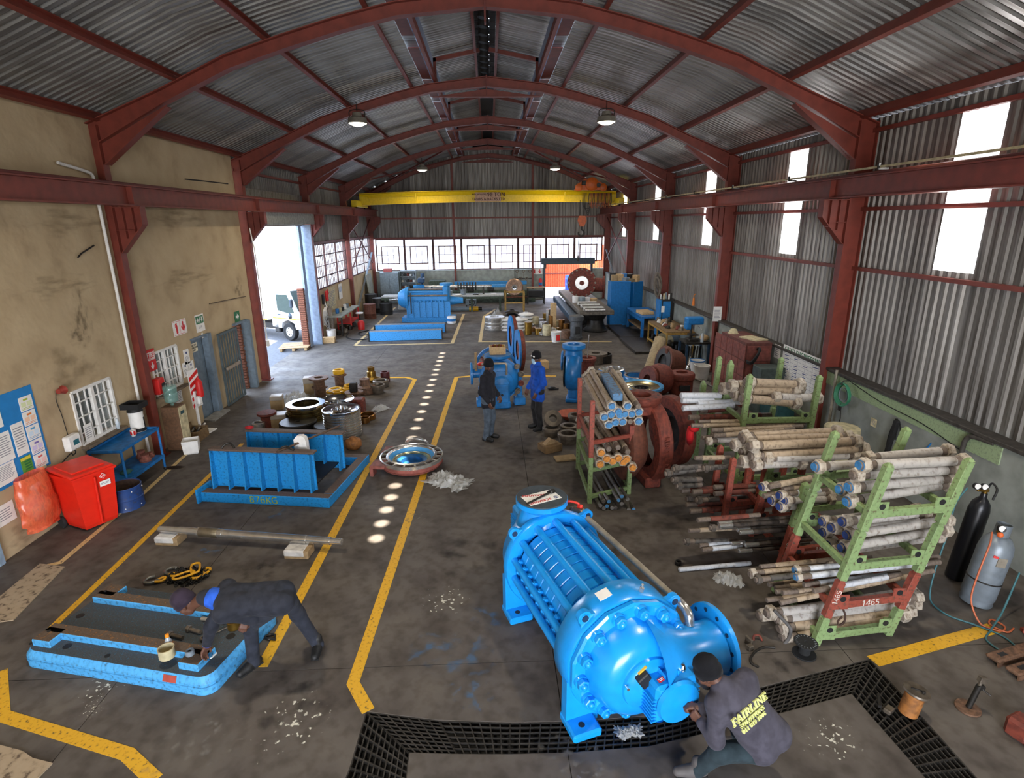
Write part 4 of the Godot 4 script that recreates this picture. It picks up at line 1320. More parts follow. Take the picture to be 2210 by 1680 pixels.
	var ink := mt("ink_red","b8302c",0.7,0,0)
	var ink2 := mt("ink_blue","3a4a7c",0.7,0,0)
	for s in [-1.0,1.0]:
		text(pp,"SCAMONT",0.045,ink,T(V(-0.06,0.002,s*0.085),-90,180 if s > 0 else 160))
		var rg := G()
		rg.lathe([[0.026,0.0],[0.032,0.0],[0.032,0.0025],[0.026,0.0025]],24,T(V(0.165,0.001,s*0.08)))
		part("round_emblem",rg,ink2,pp)
		text(pp,"G",0.04,ink2,T(V(0.165,0.001,s*0.08),-90,180))
	one("adjustable_wrench","dark steel wrench lying across the printed sheet on the near pump","wrench",G().bar(V(-0.24,0.0,0.1),V(0.13,0.0,-0.07),0.03,0.016,0.005).ball(V(0.17,0.002,-0.09),V(0.055,0.014,0.045),12).box(V(0.2,0.004,-0.12),V(0.05,0.02,0.03),0.005),mats.dark_steel,tr*V(-0.08,H+0.775,-1.93),17.8)

func heading(a: Vector3,b: Vector3) -> float: return rad_to_deg(atan2(-(b.z - a.z),b.x - a.x))

func left_floor():
	base_plate()
	base_frame()
	shaft()
	chain()

func base_plate():
	var a := Vector3(-5.2,0,-5.5)
	var o := thing("base_plate","low blue cast base plate with two rails on the floor at front left","base plate",Vector3(-4.0,0,-5.74),-13.5)
	var bw := worn("plate_blue","4a9fd6","3f6f90",0.26,0.55,1.6)
	var top := worn("plate_top","3e4347","3f5f72",0.3,0.75,3.0)
	var rust := worn("rail_rust","5a4a3c","8a6038",0.26,0.7,1.6)
	var L := 1.2
	var Wd := 0.62
	var ol := PackedVector2Array()
	for e in [[1,1,0],[-1,1,90],[-1,-1,180],[1,-1,270]]:
		for i in 6:
			var t := deg_to_rad(e[2]+18.0*i)
			var r := 0.14
			ol.append(Vector2(e[0]*(L - r)+cos(t)*r,e[1]*(Wd - r)+sin(t)*r))
	var ol2 := PackedVector2Array()
	for p in ol: ol2.append(p*Vector2(0.965,0.94))
	var n := ol.size()
	var sd := G()
	for i in n:
		var p := ol[i]
		var q := ol[(i+1) % n]
		var p2 := ol2[i]
		var q2 := ol2[(i+1) % n]
		sd.quad(V(p.x,0,-p.y),V(q.x,0,-q.y),V(q.x,0.13,-q.y),V(p.x,0.13,-p.y))
		sd.quad(V(p.x,0.13,-p.y),V(q.x,0.13,-q.y),V(q2.x,0.2,-q2.y),V(p2.x,0.2,-p2.y))
		sd.quad(V(p.x*1.006,0.085,-p.y*1.006),V(q.x*1.006,0.085,-q.y*1.006),V(q.x*1.006,0.1,-q.y*1.006),V(p.x*1.006,0.1,-p.y*1.006))
	part("skirt",sd,bw,o)
	var tp := G()
	tp.prism(ol2,0.02,T(V(0,0.182,0),-90))
	var deck := part("deck",tp,top,o)
	for h in [[-1.05,0.0,0.045],[0.98,-0.02,0.05],[-0.72,0.46,0.045],[-0.62,-0.42,0.045],[0.9,0.47,0.022],[-1.17,0.5,0.02],[-1.16,-0.5,0.02],[-0.15,0.5,0.03]]:
		part("hole",G().cyl(V(h[0],0.2,h[1]),V(h[0],0.2045,h[1]),h[2],-1,18),mats.black,deck)
	for s in [-1.0,1.0]:
		var z: float = s*0.31
		var g := G()
		g.box(V(-0.06,0.235,z),V(2.12,0.09,0.14),0.008)
		g.box(V(-1.0,0.235,z+s*0.09),V(0.24,0.09,0.24),0.008)
		g.box(V(0.88,0.235,z+s*0.09),V(0.24,0.09,0.24),0.008)
		var r := part("rail",g,bw,o)
		var t := G()
		t.box(V(-0.06,0.282,z),V(2.1,0.006,0.125)); t.box(V(-1.0,0.282,z+s*0.1),V(0.22,0.006,0.2)); t.box(V(0.88,0.282,z+s*0.1),V(0.22,0.006,0.2))
		part("rail_top",t,rust,r)
		for x in [-1.05,0.93]: part("hole",G().cyl(V(x,0.285,z+s*0.06),V(x,0.2875,z+s*0.06),0.02,-1,14),mats.black,r)
	var lg := G()
	var badge := part("red_emblem",G().box(V(0.72,0.15,0.612),V(0.16,0.07,0.004),0.0,Basis(Vector3.RIGHT,-0.45)),mt("emblem_red","b04a3c",0.6,0,0.4),o)
	text(badge,"S",0.07,mats.plate_blue,T(V(0.72,0.14,0.616),-26),"emblem_letter")
	var tr := o.transform
	var q := func(x: float,y: float,z: float) -> Vector3: return tr*V(x,y,z)
	var bolt := thing("bolt","rusty hex bolt lying on the blue base plate, nearer the orange-capped bottle","bolt",q.call(0.36,0.235,0.12),-20,"loose bolts on the base plate")
	part("shank",G().cyl(V(-0.03,0,0),V(0.13,0,0),0.022,-1,14),mt("bolt_grey","7d7264",0.45,0.6,0.35),bolt)
	part("hex_head",G().hexa(V(-0.075,0,0),V(-0.03,0,0),0.04),mats.bolt_grey,bolt)
	again(bolt,"grey hex bolt lying on the blue base plate, under the worker's hand",q.call(0.5,0.235,0.0),-22)
	var b3 := one("threaded_rod","short pale threaded rod against the far rail of the base plate","rod",G().cyl(V(-0.16,0,0),V(0.16,0,0),0.024,-1,14,0.004),mats.galv_pipe,q.call(0.62,0.228,-0.2),-13)
	one("hex_nut","grey hex nut on the base plate beside the worker's fingers","nut",G().hexa(V(0,0,0),V(0,0.045,0),0.042,0.2,0.02),mats.bolt_grey,q.call(0.73,0.204,0.1))
	one("bronze_bush","thick bronze bush standing on the base plate near the worker's leg","bush",G().lathe(ring(0.055,0.078,0.1),28),mats.brass,q.call(0.93,0.204,-0.16))
	one("spanner","thin pale spanner lying from the bronze bush towards the nut","spanner",G().bar(V(-0.13,0.01,0.09),V(0.06,0.012,-0.1),0.016,0.01,0.003).cyl(V(-0.14,0.004,0.1),V(-0.14,0.016,0.1),0.018,-1,10),mats.bright_steel,q.call(0.82,0.204,-0.02))
	var w := one("washer","white washer on the corner of the base plate, upper one of two","washer",G().lathe(ring(0.02,0.036,0.008,24,0.001),24),mats.white,q.call(0.98,0.204,0.27),0,"white washers")
	again(w,"white washer on the corner of the base plate, lower one of two",q.call(0.985,0.213,0.31))
	one("grease_tub","cream round tub with dark inside on the near rail of the base plate","tub",G().lathe([[0,0.0],[0.075,0],[0.08,0.01],[0.078,0.1],[0.082,0.115],[0.072,0.115],[0.068,0.02],[0,0.02]],26),mt("cream","cfc29a",0.7,0,0.25),q.call(0.6,0.287,0.47))
	var bt := thing("plastic_bottle","small clear bottle with an orange cap on the base plate","bottle",q.call(0.53,0.287,0.36))
	var pl := mt("clear_plastic","c8d4dc",0.15,0,0)
	pl.transparency = BaseMaterial3D.TRANSPARENCY_ALPHA
	pl.albedo_color = Color(0.8,0.86,0.9,0.45)
	part("bottle_body",G().lathe([[0,0],[0.036,0],[0.038,0.01],[0.036,0.1],[0.02,0.14],[0.016,0.15]],18),pl,bt)
	part("cap",G().cyl(V(0,0.148,0),V(0,0.185,0),0.022,0.02,14,0.004),mt("cap_orange","e08a1e",0.45,0,0),bt)
	part("label_band",G().cyl(V(0,0.02,0),V(0,0.06,0),0.039,-1,18),mt("label_orange","d8743a",0.6,0,0.1),bt)
	one("steel_bush","grey steel bush standing on the near rail beside the cream tub","bush",G().lathe(ring(0.018,0.045,0.06),22),mats.grey_paint,q.call(0.82,0.287,0.4))
	one("steel_ring","grey shackle lying on the yellow floor line behind the worker's front boot","shackle",G().tube([V(0.09,0.02,0.05),V(0.0,0.02,0.03),V(-0.05,0.02,0.0),V(0,0.02,-0.04),V(0.05,0.02,-0.03),V(0.06,0.02,0.02),V(0,0.02,0.045)],0.014,8),mats.dark_steel,V(-2.702,0.0,-5.721))

func base_frame():
	var a: Vector3 = V(-5.182,0.0,-9.29)
	var b: Vector3 = V(-2.847,0.0,-8.919)
	var o := thing("pump_skid","tall-sided blue fabricated pump base frame with ribs lying on the floor","base frame",(a+b)*0.5,heading(a,b))
	var bw := worn("frame_blue","1683c4","1f6288",0.22,0.5,1.6)
	var rust := worn("frame_top","5c4c42","7a6050",0.3,0.7,2.0)
	var L := a.distance_to(b)
	var D := 1.75
	for e in [[V(0,0.09,-0.09),V(L,0.18,0.18),"front_beam"],[V(L*0.5 - 0.09,0.09,-D*0.5 - 0.09),V(0.18,0.18,D - 0.18),"side_beam"],[V(0,0.09,-D - 0.09),V(L,0.18,0.18),"rear_beam"]]:
		var pb := part(e[2],G().box(e[0],e[1],0.008),bw,o)
		part("beam_top",G().box(e[0]+V(0,0.092,0),V(e[1].x - 0.02,0.004,e[1].z - 0.02)),rust,pb)
	part("end_plate",G().box(V(-L*0.5 - 0.02,0.13,-0.12),V(0.04,0.26,0.42),0.006),bw,o)
	text(o,"876KG",0.13,mt("paint_marker","9fae3a",0.7,0,0.2),T(V(-0.02,0.09,0.001),0),"painted_weight",false,0.002,false)
	for wl in [[-0.30,0.72,-0.1],[-1.25,0.72,0.02]]:
		var z: float = wl[0]
		var g := G()
		var l2 := L*0.8
		var cx: float = wl[2]
		g.box(V(cx,0.18+wl[1]*0.5,z),V(l2,wl[1],0.03),0.004)
		var w := part("wall_plate",g,bw,o)
		part("top_flange",G().box(V(cx,0.18+wl[1],z),V(l2+0.06,0.035,0.16),0.006),rust,w)
		for i in 7:
			part("rib",G().prism(P2([0.0,0.18,0.14,0.18,0.08,0.18+wl[1] - 0.02,0.0,0.18+wl[1] - 0.02]),0.022,T(V(cx - l2*0.5+0.02+(l2 - 0.06)*i/6.0,0,z+0.014),0,-90)),bw,w)
	part("cradle_plate",G().box(V(0,0.3,-0.78),V(L*0.72,0.02,0.9)),mats.black,o)
	var tr := o.transform
	var q0: Vector3 = tr*V(0.28,0.955,-0.12)
	var q1: Vector3 = tr*V(0.85,0.975,-1.42)
	one("steel_bar","thin rusty steel bar laid across the two walls of the blue base frame","bar",G().cyl(q0,q1,0.02,-1,10),mt("bar_rust","6a5546",0.6,0.4,0.3))
	var mid := q0.lerp(q1,0.35)
	var bl := thing("white_block","white plastic bottle-shaped block threaded on the bar over the base frame","block",mid,o.rotation_degrees.y)
	var hole := G()
	hole.prism(P2([-0.1,-0.3,0.13,-0.32,0.13,0.02,0.11,0.1,0.05,0.14,-0.04,0.13,-0.1,0.06]),0.1,T(V(0,0,-0.05)))
	part("block_body",hole,mats.white,bl)
	one("u_clip","rusty steel clip lying on the front wall of the blue base frame","clip",G().tube([V(-0.12,0.0,0.08),V(-0.06,0.04,0.02),V(0,0.045,0),V(0.06,0.03,0.03),V(0.14,0.0,0.05)],0.02,8),mats.dark_steel,tr*V(0.36,0.94,-0.3))
	one("u_clip","dark steel bracket on the left end of the front wall of the base frame","clip",G().tube([V(-0.1,0.0,0.06),V(-0.04,0.06,0.02),V(0.04,0.07,0.0),V(0.12,0.0,0.05)],0.02,8),mats.dark_steel,tr*V(-0.72,0.94,-0.3))
	one("red_rag","small red rag on the left end of the rear wall of the base frame","rag",G().ball(V(0,0.02,0),V(0.09,0.035,0.06),10),mt("rag_red","a81e22",0.9,0,0.2),tr*V(-0.9,0.93,-1.25))

func shaft():
	var a: Vector3 = V(-5.19,0.2,-8.016)
	var b: Vector3 = V(-2.269,0.2,-7.481)
	var d := (b - a).normalized()
	var l := a.distance_to(b)
	var o := thing("pump_shaft","long polished steel pump shaft lying on two wooden blocks","shaft",a)
	var pr := []
	for s in [[0.0,0.05],[0.11,0.05],[0.11,0.056],[0.22,0.056],[0.22,0.07],[0.36,0.07],[0.36,0.063],[0.8,0.063],[0.8,0.066],[0.815,0.066],[0.815,0.058],[0.94,0.058],[0.94,0.05],[1.0,0.05]]: pr.append([s[1],s[0]*l])
	pr.push_front([0.0,0.0]); pr.push_back([0.0,l])
	part("shaft_body",G().lathe(pr,24,Geo.along(Vector3.ZERO,d)),mats.bright_steel,o)
	part("sleeve",G().lathe([[0.071,0.0],[0.074,0.005],[0.074,0.3],[0.071,0.305]],24,Geo.along(d*l*0.23,d*l)),mt("sleeve_steel","9a8f78",0.4,0.85,0.2),o)
	var i := 0
	for p in [V(-5.021,0.0,-7.989),V(-2.909,0.0,-7.513)]:
		var w := thing("wood_block",["wooden block wrapped in white plastic under the left end of the shaft","wooden block wrapped in white plastic under the right end of the shaft"][i],"block",p+V(0,0,0.02),-6)
		part("timber",G().box(V(0,0.065,0),V(0.36,0.13,0.24),0.008),mats.wood,w)
		part("plastic_wrap",G().box(V(-0.03,0.085,0.0),V(0.32,0.105,0.255),0.02),mt("wrap","d9d6d0",0.4,0,0.2),w)
		i += 1

func link(g: Geo,c: Vector3,b: Basis,l: float,w: float,r: float):
	var p := []
	for i in 12:
		var a := TAU*i/12
		p.append(c+b*V(cos(a)*w+(0.0),0,sin(a)*w+(l*signf(sin(a)) if absf(sin(a)) > 0.1 else 0.0)))
	g.tube(p,r,6,true)

func chain():
	rng.seed = 4
	var at: Vector3 = V(-4.408,0.0,-6.978)
	var o := thing("lifting_chain","heap of black lifting chain with yellow hooks on the floor","chain",at)
	var g := G()
	for i in 150:
		var r := sqrt(rng.randf())*0.26
		var t := rng.randf()*TAU
		var p := V(0.12+cos(t)*r*1.05,0.012+rng.randf()*0.1*(1.0 - r*2.6),-0.02+sin(t)*r*0.8)
		link(g,p,Basis.from_euler(V(rng.randf_range(-1,1),rng.randf()*TAU,rng.randf_range(-1.2,1.2))),0.018,0.016,0.0065)
	var ch := part("chain_heap",g,mt("chain_black","33322f",0.4,0.7,0.3),o)
	ch.set_meta("kind","stuff")
	var ym := mt("hook_yellow","d69a12",0.45,0,0.15)
	for e in [[-0.32,0.06,0.3,0],[-0.16,-0.14,-0.5,1],[0.26,-0.02,1.2,2]]:
		var h := G()
		var p := []
		for i in 10:
			var a := 0.4+4.6*i/9.0
			p.append(V(cos(a)*0.085,0.035+0.01*i/9.0,sin(a)*0.07))
		h.tube(p,0.024,10)
		var hk := part("hook",h,mt("hook_steel","8c8a82",0.35,0.8,0.2) if e[3] < 2 else ym,o,T(V(e[0],0,e[1]),0,rad_to_deg(e[2])))
		part("hook_eye",G().tube([V(0.05,0.04,0.06),V(0.12,0.04,0.08),V(0.17,0.045,0.05),V(0.16,0.045,0.0),V(0.1,0.04,0.01)],0.018,8,true),ym,hk)
	for e in [[0.12,0.06,0.6],[0.2,-0.1,2.0]]:
		part("master_link",G().tube([V(-0.1,0.1,0.045),V(0.1,0.1,0.05),V(0.13,0.1,0.0),V(0.1,0.1,-0.05),V(-0.1,0.1,-0.045),V(-0.13,0.1,0)],0.016,8,true),ym,o,T(V(e[0],0,e[1]),0,rad_to_deg(e[2])))

const ORD := ["first","second","third","fourth","fifth","sixth","seventh","eighth","ninth","tenth","eleventh","twelfth","thirteenth","fourteenth","fifteenth","sixteenth","seventeenth","eighteenth","nineteenth","twentieth","twenty-first","twenty-second","twenty-third","twenty-fourth","twenty-fifth"]

func rod_mats():
	worn("rod_grey","b0aaa2","8a7d70",0.26,0.55,1.2,0.1)
	worn("rod_beige","a39078","7a6856",0.3,0.6,1.2,0.1)
	worn("rod_white","c2c5c9","9a948e",0.22,0.5,1.2,0.1)
	worn("rod_dark","4e453e","2a2623",0.4,0.5,0.8,0.35)
	worn("rod_red","6e3628","40241e",0.35,0.65,0.8)
	worn("rod_steel","75706a","4a443e",0.32,0.42,0.8,0.6)
	mt("thread","7a6c60",0.6,0.2,0.25,3.0)
	worn("nut_pale","b0a595","7a6a58",0.3,0.6,1.5,0.1)
	worn("nut_dark","5c544c","38322c",0.3,0.6,1.5,0.3)
	mt("face_blue","3f83b8",0.6,0,0.25,3.0)
	mt("face_navy","27407e",0.6,0,0.25,3.0)
	mt("face_orange","d98a28",0.6,0,0.25,3.0)

func bolt(a: Vector3,b: Vector3,r: float,s: Array,label: String,group: String):
	var o := thing("stud_bolt" if s[1] != "" else "steel_rod",label,"bolt" if s[1] != "" else "rod",(a+b)*0.5,0,group)
	var l := a.distance_to(b)
	var d := (b - a).normalized()
	var p := -d*l*0.5
	var q := d*l*0.5
	var th: float = minf(0.2,l*0.2)
	if s[4]:
		part("shank",G().cyl(p+d*th,q - d*th,r,-1,14),mats[s[0]],o)
		part("threaded_end",G().cyl(p,p+d*th,r*0.93,-1,14,r*0.15),mats.thread if s[0] != "rod_dark" else mats.bright_steel,o)
		part("threaded_end",G().cyl(q - d*th,q,r*0.93,-1,14,r*0.15),mats.thread,o)
	else: part("shank",G().cyl(p,q,r,-1,14,r*0.12),mats[s[0]],o)
	if s[1] != "":
		var nr := r*1.6
		var e := d*r*0.5
		var n := part("hex_nut",G().hexa(p+e,p+e+d*r*1.7,nr,rng.randf()),mats[s[1]],o)
		if s[2] != "": part("painted_face",G().cyl(p+e - d*0.004,p+e,nr*0.68,-1,16).cyl(p - d*0.004,p,r*0.9,-1,12),mats[s[2]],n)
		if s[3]: part("hex_nut",G().hexa(q - e - d*r*1.7,q - e,nr,rng.randf()),mats[s[1]],o)
	elif s[2] != "": part("painted_face",G().cyl(p - d*0.004,p,r*0.85,-1,12),mats[s[2]],o)

func bundle(rows: Array,r: float,styles: Array,where: String,group: String):
	for i in rows.size():
		var s: Array = styles[i % styles.size()]
		bolt(rows[i][0],rows[i][1],r*s[5],s,"%s, %s down %s" % [s[6],ORD[i],where],group)

func stillage(l0: Vector3,l1: Vector3,r0: Vector3,r1: Vector3,depth: float,low: float,m: Material,label: String,chalk := "") -> Node3D:
	var o := thing("steel_stillage",label,"rack",l0)
	var bk := V(0,0,-depth)
	var w := 0.085
	for e in [[l0,l1],[r0,r1],[l0+bk,l1+bk],[r0+bk,r1+bk]]:
		var p := G()
		p.bar(e[0] - l0,e[1] - l0,w,w,0.006,V(0,0,1))
		var pt := part("post",p,m,o)
		part("post_cap",G().facet([[0.055,0.0],[0.02,0.035],[0,0.035]],4,T(e[1] - l0,0,45)),m,pt)
	var q0 := l0.lerp(l1,low) - l0
	var q1 := r0.lerp(r1,low) - l0
	for e in [[q0,q1],[q0+bk,q1+bk]]:
		var c := part("cross_rail",G().bar(e[0],e[1],0.07,0.09,0.006),m,o)
		for s in [0.0,1.0]:
			var g: Vector3 = e[0].lerp(e[1],0.12+s*0.76)
			part("lug_plate",G().box(g+V(0,0.05,0.035),V(0.15,0.19,0.014),0.005),m,c)
			part("lug_hole",G().cyl(g+V(0,0.09,0.042),g+V(0,0.09,0.0445),0.035,-1,14),mats.black,c)
	for e in [[q0,q0+bk],[q1,q1+bk]]: part("side_rail",G().bar(e[0],e[1],0.06,0.08,0.006),m,o)
	var cm := mt("chalk","d8d4c8",0.9,0,0.15)
	if chalk:
		text(o,chalk,0.075,cm,along_text(q0.lerp(q1,0.5),q1 - q0,0.0365),"chalk_mark",false,0.002,false)
		text(o,chalk,0.06,cm,along_text(l0.lerp(l1,0.6) - l0,l1 - l0,0.044),"chalk_mark",false,0.002,false)
	return o

func racks():
	rng.seed = 21
	rod_mats()
	var gb := ["rod_grey","nut_pale","face_blue",true,true,1.0,"pale bolt with blue nut"]
	var gn := ["rod_grey","nut_pale","face_navy",true,true,1.0,"grey bolt with navy nut"]
	var gp := ["rod_grey","nut_pale","",true,true,1.0,"grey bolt with plain hex nuts"]
	var bp := ["rod_beige","nut_pale","",true,true,1.0,"beige bolt with plain hex nuts"]
	var wh := ["rod_white","nut_pale","face_blue",false,true,0.9,"whitish bolt with one nut"]
	var st := ["rod_beige","","",false,true,0.8,"brownish stud without nuts"]
	var ws := ["rod_white","","",false,true,0.85,"whitish stud without nuts"]
	var dk := ["rod_dark","","",false,true,0.85,"dark rod with bright ends"]
	var ds := ["rod_steel","nut_dark","",false,true,0.9,"dark steel bolt with one nut"]
	var rd := ["rod_red","","",false,true,0.9,"red-brown rod"]
	var l0: Vector3 = V(3.64,0.003,-5.31)
	l0.y = 0.0
	var l1: Vector3 = V(4.119,2.235,-5.31)
	var r0: Vector3 = V(4.565,0.077,-5.42)
	r0.y = 0.0
	var r1: Vector3 = V(5.08,2.219,-5.42)
	var fr := [0.0,0.165,0.38,0.655,1.0]
	var mm := [mats.rack_green,mats.rack_red,mats.rack_green,mats.rack_green]
	for i in 4:
		var a: float = fr[i]
		var b: float = fr[i+1] - 0.012
		stillage(l0.lerp(l1,a),l0.lerp(l1,b),r0.lerp(r1,a),r0.lerp(r1,b),0.95,[0.32,0.33,0.28,0.26][i],mm[i],["bottom green stillage of the nearest rack stack, standing on the floor","red stillage with chalked numbers, second level of the nearest rack stack","green stillage at the third level of the nearest rack stack","topmost green stillage of the nearest rack stack"][i],["","1465","",""][i])
	bundle([[V(4.247,2.034,-5.9),V(5.476,2.022,-6.1)],[V(3.957,2.111,-5.55),V(5.373,2.045,-5.75)],[V(3.898,1.997,-5.55),V(5.3,1.933,-5.75)],[V(3.874,1.853,-5.55),V(5.264,1.824,-5.75)],[V(3.882,1.672,-5.55),V(5.26,1.766,-5.75)],[V(3.91,1.725,-5.75),V(5.394,1.684,-5.95)],[V(3.807,1.852,-6.1),V(4.798,1.784,-6.3)]],0.055,[gp,gb,gp,gb,gb,gb,gb],"in the top level of the nearest rack","bolts in the nearest rack, top level")
	bundle([[V(3.934,1.167,-6.0),V(5.339,1.197,-6.2)],[V(3.938,1.366,-5.65),V(5.139,1.336,-5.85)],[V(3.96,1.172,-5.85),V(5.467,1.166,-6.05)],[V(3.948,1.252,-5.55),V(5.349,1.3,-5.75)],[V(3.994,0.99,-6.05),V(5.478,0.988,-6.25)],[V(3.984,0.903,-5.9),V(5.439,0.912,-6.1)],[V(3.914,1.092,-5.55),V(5.36,1.171,-5.75)],[V(3.924,0.936,-5.7),V(5.42,0.993,-5.9)]],0.052,[gn,gn,gn,gn,gn,gn,gn,gn],"in the third level of the nearest rack","bolts in the nearest rack, third level")
	bundle([[V(3.229,0.601,-5.95),V(4.482,0.55,-6.15)],[V(3.589,0.528,-6.05),V(4.842,0.486,-6.25)],[V(3.512,0.396,-6.15),V(4.746,0.334,-6.35)],[V(3.469,0.749,-5.65),V(5.377,0.732,-5.85)],[V(3.048,0.578,-5.85),V(4.23,0.511,-6.05)],[V(3.437,0.72,-5.55),V(5.311,0.729,-5.75)],[V(3.078,0.562,-5.75),V(4.229,0.512,-5.95)],[V(3.307,0.412,-5.85),V(4.55,0.372,-6.05)],[V(3.555,0.616,-5.55),V(4.854,0.586,-5.75)],[V(3.336,0.436,-5.75),V(4.542,0.394,-5.95)],[V(3.616,0.604,-5.45),V(4.784,0.644,-5.65)],[V(3.295,0.459,-5.65),V(4.476,0.4,-5.85)],[V(3.315,0.518,-5.55),V(4.628,0.478,-5.75)],[V(3.168,0.386,-5.6),V(4.389,0.386,-5.8)],[V(3.258,0.442,-5.47),V(5.183,0.666,-5.67)]],0.04,[st,st,st,wh,bp,wh,ds,st,ws,st,ws,st,st,st,st],"in the second level of the nearest rack","studs in the nearest rack, second level")
	bundle([[V(3.116,0.285,-5.5),V(5.144,0.292,-5.7)],[V(3.17,0.048,-5.75),V(5.281,0.184,-5.95)],[V(3.242,0.197,-5.5),V(5.139,0.2,-5.7)],[V(3.534,-0.028,-5.7),V(5.175,-0.014,-5.9)],[V(3.256,0.116,-5.44),V(5.037,0.144,-5.64)],[V(3.305,-0.131,-5.65),V(5.141,-0.029,-5.85)],[V(3.282,0.013,-5.4),V(4.942,0.126,-5.6)]],0.055,[gp,gp,gp,gp,bp,bp,bp],"in the bottom level of the nearest rack","bolts in the nearest rack, bottom level")
	one("lifting_strap","flat grey strap slung round the bolt ends at the bottom of the nearest rack","strap",G().tube([V(3.175,0.383,-5.42),V(3.27,0.285,-5.38),V(3.36,0.177,-5.36),V(3.347,0.073,-5.34),V(3.285,-0.031,-5.33)],0.02,6),mt("strap_grey","5d5a58",0.9,0,0.3))
	one("hanging_strap","brown strap hanging round the bolts below the red stillage","strap",G().tube([V(3.885,0.484,-5.3),V(3.918,0.4,-5.28),V(3.921,0.313,-5.28),V(3.875,0.265,-5.28),V(3.846,0.316,-5.28),V(3.884,0.376,-5.28)],0.012,6),mt("strap_brown","4a3428",0.9,0,0.3))
	var l2: Vector3 = V(3.931,0.055,-6.75)
	l2.y = 0.0
	var m2: Vector3 = V(4.141,1.295,-6.75)
	var r2: Vector3 = V(4.423,-0.005,-6.95)
	r2.y = 0.0
	var n2: Vector3 = V(4.605,1.254,-6.95)
	r2 += V(0.55,0,0); n2 += V(0.55,0,0)
	for i in 2: stillage(l2.lerp(m2,[0.0,0.52][i]),l2.lerp(m2,[0.51,1.0][i]),r2.lerp(n2,[0.0,0.52][i]),r2.lerp(n2,[0.51,1.0][i]),0.9,0.4,[mats.rack_red,mats.rack_green][i],["lower red stillage of the middle rack stack, marked in chalk","upper green stillage of the middle rack stack"][i],["18",""][i])
	bundle([[V(3.477,1.741,-7.4),V(5.078,1.709,-7.6)],[V(3.468,1.731,-7.3),V(5.188,1.665,-7.5)],[V(3.466,1.722,-7.1),V(5.189,1.672,-7.3)],[V(3.409,1.575,-7.5),V(5.061,1.48,-7.7)],[V(3.502,1.506,-7.4),V(5.211,1.48,-7.6)],[V(3.502,1.57,-7.1),V(5.308,1.564,-7.3)],[V(3.416,1.446,-7.2),V(4.895,1.404,-7.4)],[V(3.681,1.531,-7.1),V(5.19,1.46,-7.3)],[V(3.517,1.468,-7.05),V(4.401,1.383,-7.25)]],0.062,[bp,bp,bp,bp,bp,bp,gp,gp,gp],"on top of the middle rack","bolts on top of the middle rack")
	bundle([[V(3.686,1.121,-7.05),V(4.777,1.15,-7.25)],[V(3.641,1.276,-6.75),V(4.453,1.321,-6.95)],[V(3.863,1.211,-6.8),V(4.625,1.188,-7.0)],[V(3.925,1.166,-6.75),V(4.57,1.101,-6.95)],[V(3.688,1.036,-6.95),V(4.536,1.032,-7.15)],[V(3.783,1.143,-6.75),V(4.683,1.042,-6.95)],[V(3.76,0.99,-6.9),V(4.726,0.907,-7.1)],[V(3.828,1.097,-6.69),V(4.656,0.988,-6.89)],[V(3.776,1.004,-6.7),V(4.61,0.9,-6.9)]],0.05,[gn,st,st,ws,st,gn,gn,gn,gn],"at the upper level of the middle rack","bolts at the upper level of the middle rack")
	bundle([[V(2.759,0.752,-6.85),V(3.702,0.717,-7.0)],[V(3.054,0.692,-6.85),V(4.152,0.666,-7.0)],[V(3.048,0.678,-6.8),V(4.129,0.644,-6.95)],[V(2.937,0.625,-6.85),V(3.785,0.576,-7.0)],[V(3.323,0.583,-6.85),V(4.47,0.531,-7.0)],[V(2.688,0.531,-6.95),V(3.509,0.461,-7.1)],[V(3.337,0.575,-6.79),V(4.437,0.523,-6.94)],[V(3.267,0.367,-6.85),V(4.572,0.38,-7.0)],[V(2.591,0.427,-6.85),V(3.413,0.33,-7.0)],[V(3.436,0.377,-6.79),V(4.462,0.345,-6.94)],[V(2.818,0.354,-6.85),V(3.483,0.298,-7.0)],[V(2.842,0.319,-6.8),V(3.596,0.28,-6.95)],[V(3.344,0.298,-6.77),V(4.435,0.269,-6.92)]],0.04,[rd,dk,dk,ds,dk,st,dk,dk,ds,dk,ws,ws,dk],"at the lower level of the middle rack","rods at the lower level of the middle rack")
	one("steel_rod","long pale rod lying on the floor beside the middle rack","rod",G().cyl(V(2.528,0.035,-6.768),V(3.585,0.035,-6.866),0.032,-1,12,0.006),mats.rod_white)
	one("steel_sleeve","short dark steel sleeve on the floor at the end of the pale rod","sleeve",G().lathe(ring(0.028,0.045,0.06,18,0.003),18),mats.dark_steel,V(2.573,0.0,-6.94))
	var s0: Vector3 = V(3.602,0.482,-7.9)
	s0.y = 0.0
	for e in [[V(3.602,0.482,-7.9),V(3.657,1.17,-7.9),mats.rack_red,"narrow red stillage post frame among the dark rods"],[V(4.026,0.729,-7.7),V(4.086,1.424,-7.7),mats.rack_red,"red stillage post with chalk numbers behind the middle rack"]]:
		var p0: Vector3 = e[0]
		p0.y = 0
		stillage(p0,e[1],p0+V(0.62,0,-0.1),e[1]+V(0.62,0,-0.1),0.5,0.35,e[2],e[3],"")
